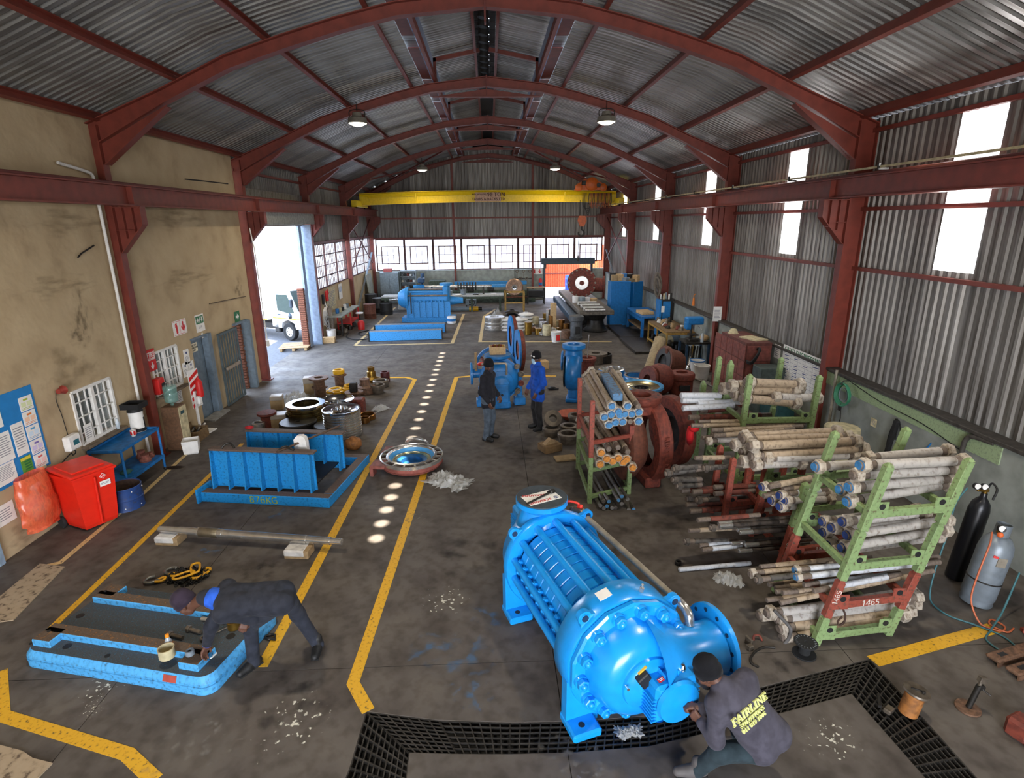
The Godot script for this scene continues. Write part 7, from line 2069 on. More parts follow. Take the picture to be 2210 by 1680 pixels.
	part("horn",G().lathe([[0,0],[0.04,0.0],[0.05,0.08],[0.075,0.12],[0.06,0.12],[0,0.06]],16,T(V(0,0,0.06),0,0,-90)),mt("siren_red","9a3a30",0.5,0,0.2),si)
	part("wire",G().tube([V(0,-0.02,0.02),V(-0.03,-0.12,0.02),V(-0.01,-0.22,0.01),V(0.02,-0.4,0.01),V(0.05,-0.82,0.01)],0.006,6),mats.black,si)
	one("conduit_pipe","white conduit pipe running up beside the red column and bent at the top","conduit",G().tube([V(L+0.05,0.1,-11.2),V(L+0.05,5.55,-11.22),V(L+0.05,5.62,-11.15),V(L+0.05,5.72,-10.4)],0.028,8),mats.white)
	one("conduit_pipe","thin pale conduit down the column by the roller door ending in a switch box","conduit",G().tube([V(L+0.3,4.6,-17.25),V(L+0.32,4.0,-17.35),V(L+0.32,1.3,-17.38)],0.016,6).box(V(L+0.33,1.2,-17.38),V(0.07,0.18,0.1),0.01),mats.white)
	one("wall_wire","dark wire clipped along the plaster above the crane rail","wire",G().tube([V(-7.18,5.747,-14.61),V(-7.18,5.765,-15.53),V(-7.18,5.783,-16.92)],0.014,5),mats.black)
	one("wall_bracket","bent rusty rod sticking out of the plaster under the crane rail","bracket",G().tube([V(-7.15,4.183,-10.39),V(-7.15,4.241,-10.49),V(-7.15,4.367,-10.87)],0.014,6),mats.dark_steel)
	one("wall_crack","thin dark pipe along the plaster above the signs","pipe",G().tube([V(-7.18,2.77,-14.8),V(-7.18,2.732,-15.81),V(-7.18,2.681,-17.02)],0.012,5),mt("rust_wire","6a5a48",0.8,0,0.2))
	var cp := thing("alarm_box","small red fire alarm box with a black door by the barred window","alarm box",V(L,1.42,-11.9),90)
	part("box_body",G().box(V(0,0,0.08),V(0.24,0.34,0.16),0.02),red,cp)
	part("black_cover",G().box(V(0.04,-0.04,0.162),V(0.12,0.2,0.006),0.003),mats.black,cp)
	var wc := thing("water_cooler","brown and cream water cooler cabinet beside the red column","water cooler",V(-6.88,0,-11.88))
	part("cabinet",G().box(V(0,0.5,0),V(0.36,0.98,0.34),0.012),mt("wood_brown","6e5038",0.6,0,0.2,2.0),wc)
	part("front_panel",G().box(V(0.183,0.52,-0.0),V(0.012,0.9,0.3),0.004),mats.cream,wc)
	part("tap_recess",G().box(V(0.19,0.84,0.02),V(0.006,0.07,0.14),0.002),mt("teal_dark","2a4a50",0.5,0,0),wc)
	var wb := thing("water_bottle","large clear greenish water bottle upside down on the cooler","bottle",V(-6.88,0.99,-11.88))
	var wm := mt("bottle_plastic","9fc4b8",0.12,0,0)
	wm.transparency = BaseMaterial3D.TRANSPARENCY_ALPHA
	wm.albedo_color = Color(0.45,0.62,0.58,0.55)
	part("bottle_body",G().lathe([[0.03,0.0],[0.04,0.04],[0.13,0.1],[0.135,0.16],[0.128,0.18],[0.135,0.2],[0.135,0.28],[0.128,0.3],[0.135,0.32],[0.135,0.42],[0.11,0.45],[0,0.45]],28),wm,wb)
	var wt := thing("plastic_tub","white square plastic tub on the floor in front of the cooler","tub",V(-6.5,0,-11.62),20)
	part("tub_body",G().facet([[0.0,0.0],[0.17,0.0],[0.2,0.03],[0.22,0.3],[0.2,0.3],[0.17,0.04],[0,0.04]],4,T(V(0,0,0),0,45)),mats.white,wt)
	var ct := thing("tool_crate","dark wooden crate of fittings on the floor behind the cooler","crate",V(-6.82,0,-12.45))
	part("crate_box",G().box(V(0,0.02,0),V(0.36,0.04,0.46)).box(V(0.18,0.12,0),V(0.02,0.24,0.46)).box(V(-0.18,0.17,0),V(0.02,0.34,0.46)).box(V(0,0.12,0.23),V(0.36,0.24,0.02)).box(V(0,0.12,-0.23),V(0.36,0.24,0.02)),mats.old_wood,ct)
	for k in 8: part("fitting",G().cyl(V(-0.1+0.03*k,0.2,-0.16+0.11*(k % 4)),V(-0.06+0.03*k,0.23,-0.1+0.1*(k % 4)),0.035,0.02,10),mats.bolt_grey if k % 3 else mats.black,ct)
	var es := thing("extinguisher_stand","white post on a square base with a red striped board and extinguisher","extinguisher stand",V(-6.93,0,-12.9),80)
	part("base_plate",G().box(V(0.05,0.015,0.1),V(0.32,0.03,0.36),0.004),mats.white,es)
	part("post",G().box(V(0,0.5,0.0),V(0.05,1.0,0.05),0.006).bar(V(0,0.03,0.0),V(0,0.22,0.14),0.05,0.03),mats.white,es)
	var sb := part("striped_board",G().box(V(0.08,1.05,-0.02),V(0.34,0.9,0.015),0.003),mats.white,es)
	for k in 5: part("red_stripe",G().prism(P2([-0.16,0.0,-0.16,0.09,0.16,0.24,0.16,0.15]),0.003,T(V(0.08,0.6+0.16*k,-0.012))),red,sb)
	part("extinguisher",G().lathe([[0,0.0],[0.07,0.0],[0.075,0.02],[0.075,0.34],[0.05,0.4],[0.025,0.42],[0.02,0.46],[0,0.46]],22,T(V(0.1,0.85,0.08))),mats.sign_red,es)
	part("white_cover",G().box(V(0.02,0.78,0.08),V(0.14,0.2,0.1),0.03),mats.white,es)
	one("pet_bottle","small clear bottle with a blue cap on the nearest office window sill","bottle",G().lathe([[0,0],[0.03,0],[0.032,0.12],[0.015,0.17],[0.015,0.2],[0,0.2]],14),mats.clear_plastic,V(-7.12,1.01,-10.42))
	s = sheet("window_paper","printed sheet taped inside the nearest office window","paper",V(-7.17,1.2,-9.72),90,0.2,0.3,pap)
	print_lines(s,0,0,0.14,0.22,6,ink)
	s = sheet("window_paper","small printed card on the wall under the right corner of the window","paper",V(L,0.88,-10.6),90,0.16,0.14,pap)
	print_lines(s,0,0,0.1,0.1,4,ink)
	one("floor_mat","trampled brown cardboard mat on the floor by the grey blue door","mat",G().prism(P2([-6.62,7.45,-6.2,7.35,-6.02,6.2,-6.55,6.1]),0.012,T(V(0,0.002,0),-90)),worn("mat_card","a39076","6a5a48",0.3,0.9,0.8))
	one("floor_mat","torn pale cardboard on the floor at the bottom left corner","mat",G().prism(P2([-4.8,4.4,-4.45,4.3,-4.3,4.22,-4.08,4.16,-4.12,3.9,-4.6,3.6,-5.0,3.8]),0.012,T(V(0,0.002,0),-90)),mats.mat_card)
	one("oil_stain","dark oil stain on the floor beneath the trolley","stain",G().prism(P2([0,0,0.12,-0.03,0.3,0.02,0.36,0.1,0.24,0.15,0.1,0.16,-0.06,0.1]),0.002,T(V(-6.62,0.001,-10.75),-90)),mt("oil","1e1a18",0.35,0,0.2))

func ink2_mat() -> Material: return mt("ink_blue","3a4a7c",0.7,0,0)

func far_area():
	var bl: Material = worn("far_blue","2a86c4","2c6488",0.22,0.5,1.6)
	var gr: Material = mats.machine_green
	var i := 0
	for e in [[V(-5.096,0.0,-23.27),V(-2.06,0.0,-23.47),"nearer long blue painted steel beam lying on the floor"],[V(-5.161,0.0,-24.89),V(-2.039,0.0,-25.03),"farther long blue painted steel beam lying behind the nearer one"]]:
		var d: Vector3 = e[1] - e[0]
		var o := thing("steel_beam",e[2],"beam",e[0]+d*0.5+V(0,0,-0.2),heading(e[0],e[1]))
		part("beam_body",G().box(V(0,0.2,0),V(d.length(),0.38,0.4),0.01),bl,o)
		part("beam_top",G().box(V(0,0.393,0),V(d.length() - 0.04,0.008,0.36)),mt("beam_grey","8a8f94",0.5,0.3,0.25),o)
		part("end_flange",G().box(V(d.length()*0.5 - 0.02,0.2,0.0),V(0.05,0.4,0.46),0.01).box(V(-d.length()*0.5+0.02,0.2,0.0),V(0.05,0.4,0.46),0.01),mats.dark_steel,o)
		i += 1
	var a: Vector3 = V(-4.121,0.0,-27.64)
	var p := thing("multistage_pump","blue multistage pump on a ribbed blue frame at the far left","pump",a+V(1.05,0,-0.6),-3)
	var fr := G()
	fr.box(V(0,0.12,0.35),V(2.5,0.24,0.24),0.01).box(V(0,0.12,-0.35),V(2.5,0.24,0.24),0.01).box(V(-1.2,0.12,0),V(0.2,0.24,0.8),0.01).box(V(1.2,0.12,0),V(0.2,0.24,0.8),0.01)
	part("frame_beam",fr,bl,p)
	part("frame_wall",G().box(V(0.05,0.62,0.42),V(2.15,0.78,0.04)),bl,p)
	for k in 8: part("rib",G().box(V(-1.0+0.3*k,0.62,0.46),V(0.03,0.76,0.07)),bl,p)
	part("barrel",G().lathe([[0,0],[0.4,0.0],[0.4,1.9],[0,1.9]],28,T(V(-0.95,1.12,0),0,0,-90)),bl,p)
	for k in 6:
		var an := 0.4+0.46*k
		part("tie_rod",G().cyl(V(-1.0,1.12+sin(an)*0.46,cos(an)*0.46),V(1.0,1.12+sin(an)*0.46,cos(an)*0.46),0.04,-1,10),bl if k % 2 else mats.bolt_grey,p)
	for k in 10: part("stage_lug",G().box(V(-0.85+0.18*k,1.02,0.44),V(0.07,0.1,0.08),0.01),bl,p)
	part("end_casing",G().lathe([[0,-0.45],[0.3,-0.44],[0.42,-0.3],[0.5,-0.08],[0.56,-0.06],[0.56,0.08],[0.4,0.1]],32,T(V(-1.02,1.12,0),0,0,-90)),bl,p)
	part("shaft_end",G().cyl(V(-1.95,1.05,0),V(-1.4,1.1,0),0.05,-1,12),mats.bright_steel,p)
	part("outlet",G().box(V(0.9,1.35,0.0),V(0.3,0.8,0.7),0.06).cyl(V(0.9,1.75,0),V(0.9,1.86,0),0.32,-1,24).cyl(V(1.05,1.0,0),V(1.7,1.0,0),0.22,0.14,18),bl,p)
	part("post",G().box(V(-0.78,0.95,0.55),V(0.05,1.0,0.04)),mats.dark_steel,p)
	var hm := thing("paint_bucket","small white and blue tin by the corner of the far blue pump","tin",V(-1.923,0.0,-27.42))
	part("tin",G().cyl(V(0,0,0),V(0,0.34,0),0.22,-1,18,0.02),mats.white,hm)
	part("blue_band",G().cyl(V(0,0.12,0),V(0,0.24,0),0.223,-1,18),mats.blue_bench,hm)
	var cb := thing("steel_cabinet","closed grey two-door steel cabinet against the far wall","cabinet",V(-6.1,0,-35.3))
	part("body",G().box(V(0,0.92,0),V(1.15,1.84,0.5),0.01),mt("cabinet_grey","8a979c",0.5,0.1,0.15),cb)
	for s in [-1.0,1.0]:
		var dr := part("door",G().box(V(s*0.28,0.92,0.26),V(0.54,1.78,0.02),0.004),mats.cabinet_grey,cb)
		part("handle",G().box(V(s*0.05,0.95,0.28),V(0.02,0.16,0.02)),mats.dark_steel,dr)
	var oc := thing("steel_cabinet","open grey steel cabinet with shelves of tools beside the closed one","cabinet",V(-5.0,0,-35.3))
	part("body",G().box(V(0,0.95,-0.22),V(0.95,1.9,0.04)).box(V(-0.46,0.95,0),V(0.04,1.9,0.5)).box(V(0.46,0.95,0),V(0.04,1.9,0.5)).box(V(0,1.9,0),V(0.95,0.04,0.5)),mats.cabinet_grey,oc)
	for s in [-1.0,1.0]: part("door",G().box(V(s*0.52,0.95,0.42),V(0.03,1.84,0.4)),mats.cabinet_grey,oc)
	for k in 4:
		var sf := part("shelf",G().box(V(0,0.5+0.36*k,0),V(0.9,0.03,0.46)),mats.cabinet_grey,oc)
		for q in 5: part("tool_box",G().box(V(-0.34+0.17*q,0.58+0.36*k,0.05),V(0.12,0.1+0.04*(q % 3),0.2),0.01),[mats.black,mats.casting_red,mats.paper,mats.grey_paint][(q+k) % 4],sf)
	one("red_box","pinkish red cardboard box on top of the closed grey cabinet","box",G().box(V(0,0.1,0),V(0.5,0.2,0.3),0.01),mt("box_pink","b8605c",0.8,0,0.1),V(-6.2,1.845,-35.3))
	var wb := thing("long_bench","long green steel bench covered with papers behind the far blue pump","bench",V(-2.6,0,-31.4))
	part("bench_top",G().box(V(0,0.86,0),V(6.6,0.08,0.95),0.01),mt("bench_cloth","c4c6c4",0.8,0,0.25,2.0),wb)
	part("apron",G().box(V(0,0.76,0.46),V(6.6,0.12,0.04)),gr,wb)
	for k in 10: part("leg",G().box(V(-3.1+1.55*(k/2),0.4,0.36 if k % 2 else -0.36),V(0.1,0.8,0.1)),gr,wb)
	for e in [[-4.2,0.2,"white bucket on the long bench behind the blue pump, left of the vice","white"],[-3.2,0.28,"large white tub in the middle of the long bench","white"],[-2.2,0.18,"pale green tin on the long bench","cabinet_grey"],[-1.5,0.22,"grey tin at the right of the tubs on the long bench","grey_paint"]]:
		one("bench_tub",e[2],"tub",G().cyl(V(0,0,0),V(0,e[1]*1.3,0),e[1]*0.6,e[1]*0.66,16),mats[e[3]],V(e[0],0.905,-31.2),0,"tubs on the long bench")
	for k in 7: one("bench_papers","papers or rags on the long bench, %s heap from the left" % ORD[k],"papers",G().box(V(0,0.02,0),V(0.34+0.05*(k % 3),0.04,0.3),0.01),[mats.paper,mats.black,mats.wrap][k % 3],V(-4.6+0.95*k,0.905,-31.1 - 0.1*(k % 3)),20.0*k,"papers on the long bench")
	var sh := thing("pump_shaft","long shaft with dark impellers lying on stands above the far bench","shaft",V(-2.0,1.34,-31.4))
	part("shaft_bar",G().cyl(V(-1.6,0,0),V(2.2,0,0),0.07,-1,16),mats.bright_steel,sh)
	part("blue_sleeve",G().cyl(V(-2.2,0,0),V(-1.6,0,0),0.11,-1,16).box(V(2.5,0.0,0),V(0.9,0.16,0.2),0.02),bl,sh)
	for k in 7: part("impeller",G().lathe(ring(0.06,0.24 - 0.02*(k % 2),0.06,24),24,T(V(0.2+0.16*k,0,0),0,0,-90)),mats.dark_steel,sh)
	for x in [-1.2,1.6]: part("stand",G().box(V(x,-0.22,0),V(0.1,0.43,0.2)),mats.dark_steel,sh)
	var dp := thing("drill_press","small dark blue bench drill behind the far blue pump","drill",V(-3.75,0.905,-31.45))
	part("column",G().cyl(V(0,0,0),V(0,0.9,0),0.07,-1,12).box(V(0,0.03,0),V(0.36,0.06,0.36)),mt("drill_blue","22466a",0.5,0.1,0.2),dp)
	part("head",G().box(V(0,0.8,0.08),V(0.36,0.26,0.5),0.04).cyl(V(0.05,0.93,-0.1),V(0.05,1.15,-0.1),0.1,-1,14),mats.drill_blue,dp)
	var sg := thing("number_box","grey box marked with a black 50 under the long bench","box",V(-1.117,0.0,-31.89),-2)
	part("box_body",G().box(V(0,0.4,0),V(0.6,0.3,0.3),0.02),mats.cabinet_grey,sg)
	text(sg,"50",0.24,mats.black,T(V(0.06,0.39,0.153)),"number",false,0.004)
	for x in [-0.25,0.25]: part("leg",G().box(V(x,0.12,0),V(0.05,0.25,0.2)),mats.dark_steel,sg)
	var hj := thing("hydraulic_jack","grey and yellow hydraulic ram lying on the floor under the bench","jack",V(-1.299,0.0,-31.91)+V(0,0,0.7),-2)
	part("ram_body",G().cyl(V(-0.9,0.14,0),V(0.1,0.14,0),0.12,-1,16),mats.cabinet_grey,hj)
	part("yellow_end",G().cyl(V(0.1,0.14,0),V(0.6,0.14,0),0.125,-1,16),mats.part_yellow,hj)
	part("rod_end",G().cyl(V(0.6,0.14,0),V(0.8,0.14,0),0.1,-1,14),mats.dark_steel,hj)
	var lt := thing("long_lathe","long dark green lathe along the far wall with a blue guard","lathe",V(-0.6,0,-34.9))
	part("lathe_bed",G().box(V(0.2,0.55,0),V(6.4,0.3,0.6),0.02).box(V(0.2,0.2,0),V(6.2,0.4,0.5)),gr,lt)
	part("headstock",G().box(V(-2.6,1.0,0),V(1.0,0.7,0.7),0.04),gr,lt)
	part("blue_guard",G().box(V(0.6,1.12,-0.15),V(4.4,0.22,0.2),0.02),bl,lt)
	part("chip_tray",G().box(V(0.6,0.33,0.4),V(4.6,0.06,0.4)),mats.casting_brown,lt)
	for k in 3: part("carriage",G().box(V(-0.6+1.2*k,0.82,0.1),V(0.4,0.3,0.5),0.03),mats.dark_steel,lt)
	var ys := thing("wheel_stand","yellow frame stand carrying a polished wheel casing at the far end","stand",V(0.979,0.0,-30.81)+V(0.3,0,0.2),0)
	for x in [-0.5,0.5]:
		for z in [0.0,-0.6]: part("leg",G().box(V(x,0.55,z),V(0.08,1.1,0.08)),mt("stand_yellow","b08a3c",0.55,0,0.3),ys)
	part("rail",G().box(V(0,0.5,0),V(1.0,0.07,0.07)).box(V(0,1.08,0),V(1.0,0.08,0.08)).box(V(0,1.08,-0.6),V(1.0,0.08,0.08)),mats.stand_yellow,ys)
	var wh := thing("polished_disc","round polished casing wheel resting on the yellow stand","wheel",V(0.979,0.0,-30.81)+V(0.3,1.3,-0.1))
	part("disc",G().lathe([[0.12,-0.1],[0.3,-0.1],[0.46,-0.04],[0.47,0.04],[0.4,0.1],[0.14,0.08]],36,T(V(0,0,0),90)),mt("wheel_tan","9a7c66",0.4,0.5,0.3),wh)
	part("hub",G().lathe([[0.18,0.05],[0.16,0.14],[0.1,0.14],[0.09,0.05]],24,T(V(0,0,0),90)),mats.chrome,wh)
	var tl := thing("tool_trolley","dark grey tool trolley by the far doorway","trolley",V(2.657,0.0,-33.51),0)
	part("top",G().box(V(0,0.95,-0.25),V(1.05,0.06,0.5)),mats.wood,tl)
	part("shelf",G().box(V(0,0.4,-0.25),V(1.0,0.04,0.5)),mats.dark_steel,tl)
	for e in [[-0.48,0.0],[0.48,0.0],[-0.48,-0.5],[0.48,-0.5]]: part("leg",G().box(V(e[0],0.47,e[1]),V(0.06,0.94,0.06)),mats.dark_steel,tl)
	part("bin_row",G().box(V(0,0.62,-0.25),V(0.9,0.3,0.44),0.02),mats.black,tl)
	var tr := thing("spanner_rack","dark steel frame hung with large spanners on the far wall","rack",V(2.05,1.5,-35.78))
	part("frame",G().box(V(0,0.4,0),V(1.1,0.05,0.05)).box(V(0,-0.2,0),V(1.1,0.05,0.05)).box(V(-0.53,0.1,0),V(0.05,0.65,0.05)).box(V(0.53,0.1,0),V(0.05,0.65,0.05)),mats.dark_steel,tr)
	for k in 5: one("large_spanner",["leftmost large spanner on the far wall rack","second spanner from the left on the far wall rack","big middle spanner on the far wall rack","fourth spanner from the left on the far wall rack","rightmost spanner on the far wall rack"][k],"spanner",G().lathe(ring(0.05,0.1,0.02,18,0.004),18,T(V(0,0,0),90)).bar(V(0,-0.08,0.01),V(0,-0.4,0.01),0.05,0.02),mats.bolt_grey,V(1.65+0.2*k,[1.75,1.3,1.75,1.28,1.75][k],-35.72),0,"spanners on the far wall rack")
	var fs := sheet("extinguisher_sign","white sign with red extinguisher and arrow beside the far doorway","sign",V(2.9,1.72,-35.82),0,0.66,0.36,mats.paper)
	extinguisher_mark(fs,-0.16,0,0.13,mats.sign_red)
	down_arrow(fs,0.17,0,0.13,mats.sign_red)
	var ex := thing("fire_extinguisher","red fire extinguisher with a blue label hung by the far doorway","extinguisher",V(3.1,0.75,-35.7))
	part("cylinder",G().lathe([[0,0],[0.1,0],[0.11,0.03],[0.11,0.45],[0.06,0.54],[0,0.58]],18),mats.sign_red,ex)
	part("label_band",G().cyl(V(0,0.12,0),V(0,0.3,0),0.112,-1,18),mats.blue_bench,ex)
	var d6 := structroot("door_6","far doorway with a dark rolled-up shutter above it","door")
	part("shutter_box",G().box(V(4.8,2.32,-35.75),V(3.3,0.36,0.4),0.02),mt("shutter_dark","3c4a54",0.5,0.2,0.15),d6)
	part("guide",G().box(V(3.35,1.1,-35.8),V(0.12,2.2,0.2)).box(V(6.28,1.1,-35.8),V(0.12,2.2,0.2)),mats.shutter_dark,d6)
	var film: Material = mats.film
	turned("ring_stack","stack of bright steel rings at the left of the far marked bay","rings",V(0.148,0.0,-25.49),[[0.2,0.1],[0.2,0.0],[0.44,0.0],[0.45,0.05],[0.43,0.06],[0.43,0.1],[0.45,0.11],[0.45,0.2],[0.43,0.21],[0.45,0.26],[0.45,0.36],[0.43,0.37],[0.45,0.42],[0.45,0.6],[0.2,0.62],[0.18,0.3],[0,0.3]],mats.bright_steel)
	for k in 4:
		var im := thing("impeller_stack",["stack of pale impeller discs, left one behind the ring stack","stack of pale impeller discs behind the red casing disc","stack of pale impeller discs, third from the left in the bay","low stack of impeller discs at the back of the bay"][k],"impellers",[V(0.714,0.0,-25.44),V(1.279,0.0,-25.38),V(1.64,0.0,-26.8),V(1.009,0.0,-27.65)][k],0,"impeller stacks in the marked bay")
		for q in 4: part("impeller",G().lathe([[0.1,0],[0.3,0.02],[0.36,0.0],[0.37,0.03],[0.3,0.07],[0.12,0.1],[0.1,0.14]],28,T(V(0,q*0.15,0))),mats.white if k < 3 else mats.dark_steel,im)
	for k in 14:
		var x := k % 7
		var pos: Vector3 = [V(1.838,0.0,-24.99),V(2.022,0.0,-24.21),V(2.321,0.0,-25.28),V(2.361,0.0,-23.97),V(2.768,0.0,-25.94),V(2.852,0.0,-24.78),V(2.364,0.0,-26.73),V(2.079,0.0,-26.76),V(3.151,0.0,-25.2),V(1.583,0.0,-24.25),V(1.812,0.0,-25.8),V(3.115,0.0,-26.15),V(3.3,0.0,-24.74),V(2.632,0.0,-27.22)][k]
		turned("bronze_sleeve","%s sleeve in the far bay, %s of the group counted from the nearest" % [["bronze","brass","steel","cream"][k % 4],ORD[[6,2,7,0,10,4,12,13,8,1,9,11,3,5][k]]],"sleeve",pos,ring(0.08,0.14+0.015*(k % 4),0.18+0.09*(k % 5),20,0.01),[mats.bronze,mats.brass,mats.bright_steel,mats.cream][k % 4],"sleeves in the far marked bay",Basis.IDENTITY,20)
	one("cardboard_tube","tall cardboard box standing among the parts in the far bay","box",G().box(V(0,0.55,0),V(0.26,1.1,0.26),0.01),mats.pale_wood,V(2.853,0.0,-25.94))
	one("steel_tube","tall grey tube standing beside the tall cardboard box","tube",G().cyl(V(0,0,0),V(0,0.75,0),0.11,-1,16),mats.bright_steel,V(2.668,0.0,-26.45))
	sheet_heap("plastic_sheet","white plastic heap among the sleeves in the far bay",V(2.481,0.0,-24.17),1.0,0.5,0.35,31,film)
	sheet_heap("plastic_sheet","white plastic sheet standing out of the ring stack",V(0.313,0.0,-28.28) ,0.7,0.4,0.5,33,film)
	var pb := thing("paint_bucket","white paint bucket with a red splash in front of the far bay","bucket",V(2.602,0.0,-22.57))
	part("bucket_body",G().lathe([[0,0],[0.17,0],[0.21,0.4],[0.22,0.41],[0.2,0.43],[0.19,0.38],[0,0.36]],22),mats.white,pb)
	part("red_splash",G().box(V(0.06,0.2,0.185),V(0.16,0.24,0.04),0.015),mats.sign_red,pb)
	var mo := thing("electric_motor","grey upright motor beside the foot of the machine table","motor",V(3.486,0.0,-23.06))
	part("motor_casing",G().lathe([[0,0],[0.26,0],[0.27,0.1],[0.24,0.12],[0.24,0.75],[0.3,0.78],[0.3,0.95],[0.2,1.0],[0,1.0]],26),mt("motor_grey","5c6064",0.55,0.3,0.3),mo)
	part("cut_out",G().box(V(0.02,0.4,0.24),V(0.2,0.3,0.06),0.02),mats.black,mo)
	turned("rusty_coupling","brown slotted coupling left of the grey motor","coupling",V(3.111,0.0,-23.29),ring(0.14,0.24,0.34,24),mats.rust_part)
	var mtb := thing("machine_table","heavy cast machine table narrowing to a pedestal at the far right","machine table",V(4.6,0,-26.2))
	part("table_top",G().prism(P2([-1.05,3.6,0.95,3.6,0.95,-7.0,-0.75,-7.0]),0.22,T(V(-0.3,0.9,0),-90)*Transform3D(Basis.from_scale(V(1,-1,1)).rotated(Vector3.RIGHT,0),Vector3.ZERO)) if false else G().box(V(-0.1,0.92,-1.6),V(1.5,0.2,7.6),0.02),mt("cast_grey","6f675c",0.55,0.3,0.3),mtb)
	part("pedestal",G().lathe([[0.5,0.0],[0.55,0.06],[0.4,0.2],[0.35,0.5],[0.55,0.82]],24,T(V(0,0,1.4))).box(V(-0.1,0.4,-2.5),V(0.9,0.8,4.6),0.04),mats.dark_steel,mtb)
	part("guide_rail",G().box(V(-1.0,0.6,-1.6),V(0.35,0.3,7.0),0.03),mt("rail_blue","2f4a60",0.5,0.2,0.3),mtb)
	for k in 6: one("steel_bar",["pale bar on the machine table, nearest of the row","second pale bar on the machine table","third pale bar on the machine table","fourth pale bar on the machine table","fifth pale bar on the machine table","farthest pale bar of the row on the machine table"][k],"bar",G().cyl(V(-0.42,0.09,0),V(0.42,0.09,0.03),0.085,-1,14),mats.wrap if k % 2 else mats.bright_steel,V(4.35,1.02,-23.6 - 0.42*k),0,"bars on the machine table")
	for k in 4: one("table_tin",["white tin with a blue label at the left of the machine table","wide tin in front of the red casing on the machine table","white rag tub at the right on the machine table","wooden offcut on the machine table"][k],"tin",G().cyl(V(0,0,0),V(0,0.3 - 0.05*k,0),0.14+0.04*(k % 2),-1,16,0.01),[mats.white,mats.cabinet_grey,mats.paper,mats.pale_wood][k],V(3.95+0.3*k,1.02,-26.6 - 0.1*k),0,"tins on the machine table")
	var rc := thing("split_casing","large red pump casing with bolted rim standing on the machine table","casing",V(4.55,1.02,-28.6),-8)
	part("casing_drum",G().lathe([[0.0,-0.6],[0.5,-0.55],[0.62,-0.3],[0.62,0.2],[0.72,0.22],[0.72,0.34],[0.6,0.36],[0.3,0.42],[0,0.42]],40,T(V(0,0.74,0),90)),mats.casting_red,rc)
	part("side_branch",G().cyl(V(0.3,0.62,0.0),V(1.05,0.6,0.05),0.36,0.34,26).cyl(V(1.05,0.6,0.05),V(1.13,0.6,0.05),0.44,-1,26),mats.casting_red,rc)
	part("bored_face",G().lathe([[0.34,0.44],[0.32,0.46],[0.12,0.46],[0.1,0.4],[0,0.4]],32,T(V(0,0.74,0),90)),mats.bright_steel,rc)
	for k in 16:
		var an := TAU*k/16
		part("rim_hole",G().cyl(V(cos(an)*0.66,0.74+sin(an)*0.66,0.35),V(cos(an)*0.66,0.74+sin(an)*0.66,0.365),0.05,-1,12),mats.bolt_grey,rc)
	for k in 3: one("steel_plate",["nearest dark steel floor plate beside the benches","middle dark steel floor plate beside the benches","farthest dark steel floor plate beside the machine table"][k],"plate",G().box(V(0,0.05,0),V(1.0 - 0.1*k,0.1,2.7),0.01),mt("plate_dark","3f3a35",0.5,0.4,0.3),[V(5.72,0,-21.4),V(5.75,0,-24.2),V(5.6,0,-27.0)][k],0,"dark steel floor plates")
	var cu := thing("blue_cupboard","tall bright blue steel cupboard standing by the right wall","cupboard",V(6.12,0,-26.3),4)
	part("front_panel",G().box(V(-0.28,1.03,0.3),V(0.92,2.06,0.5),0.01),mt("cupboard_blue","1a78bc",0.45,0.1,0.12),cu)
	part("side_panel",G().box(V(0.5,1.0,0.1),V(0.62,2.0,0.5),0.01,Basis(Vector3.UP,0.5)),mats.cupboard_blue,cu)
	for k in 9: one("stored_item",["brown box","tan box","grey roll","coil of wire","wooden box","black case","pale box","blue tin","dark motor"][k]+" piled on top of the tall blue cupboard","box",G().box(V(0,0.13+0.02*(k % 3),0),V(0.26,0.26+0.04*(k % 3),0.26),0.015) if k not in [2,3] else G().lathe(ring(0.1,0.2,0.14,20),20),[mats.cardboard,mats.pale_wood,mats.grey_paint,mats.wire_tan if mats.has("wire_tan") else mt("wire_tan","8a7a5c",0.7,0,0.2),mats.pale_wood,mats.black,mats.cream,mats.blue_bench,mats.dark_steel][k],V(5.62+0.25*(k % 5),2.065 if k % 5 < 3 else 2.01,-26.0 - 0.28*(k/5)),12.0*k)
	var b1 := thing("blue_workbench","blue steel workbench with a lower shelf near the right wall","bench",V(6.55,0,-23.9))
	part("bench_top",G().box(V(0,0.92,0),V(0.95,0.07,2.6),0.01),mats.blue_bench,b1)
	part("lower_shelf",G().box(V(0,0.42,0),V(0.9,0.05,2.5)),mats.old_wood,b1)
	for e in [[-0.43,1.25],[-0.43,-1.25],[0.43,1.25],[0.43,-1.25]]: part("leg",G().box(V(e[0],0.45,e[1]),V(0.1,0.9,0.1)),mats.blue_bench,b1)
	part("side_rail",G().box(V(-0.45,0.8,0),V(0.05,0.14,2.5)),mats.blue_bench,b1)
	var tc := thing("tool_cabinet","blue and black upright tool cabinet at the end of the blue workbench","cabinet",V(6.75,0,-22.2))
	part("black_side",G().box(V(0.15,0.85,0),V(0.5,1.7,0.5),0.01),mats.black,tc)
	part("blue_front",G().box(V(-0.14,0.85,0.02),V(0.1,1.7,0.5),0.01).box(V(0.1,0.9,0.26),V(0.3,1.5,0.03)),mats.cupboard_blue,tc)
	part("white_sheet",G().box(V(-0.05,1.35,0.28),V(0.12,0.24,0.01)),mats.paper,tc)
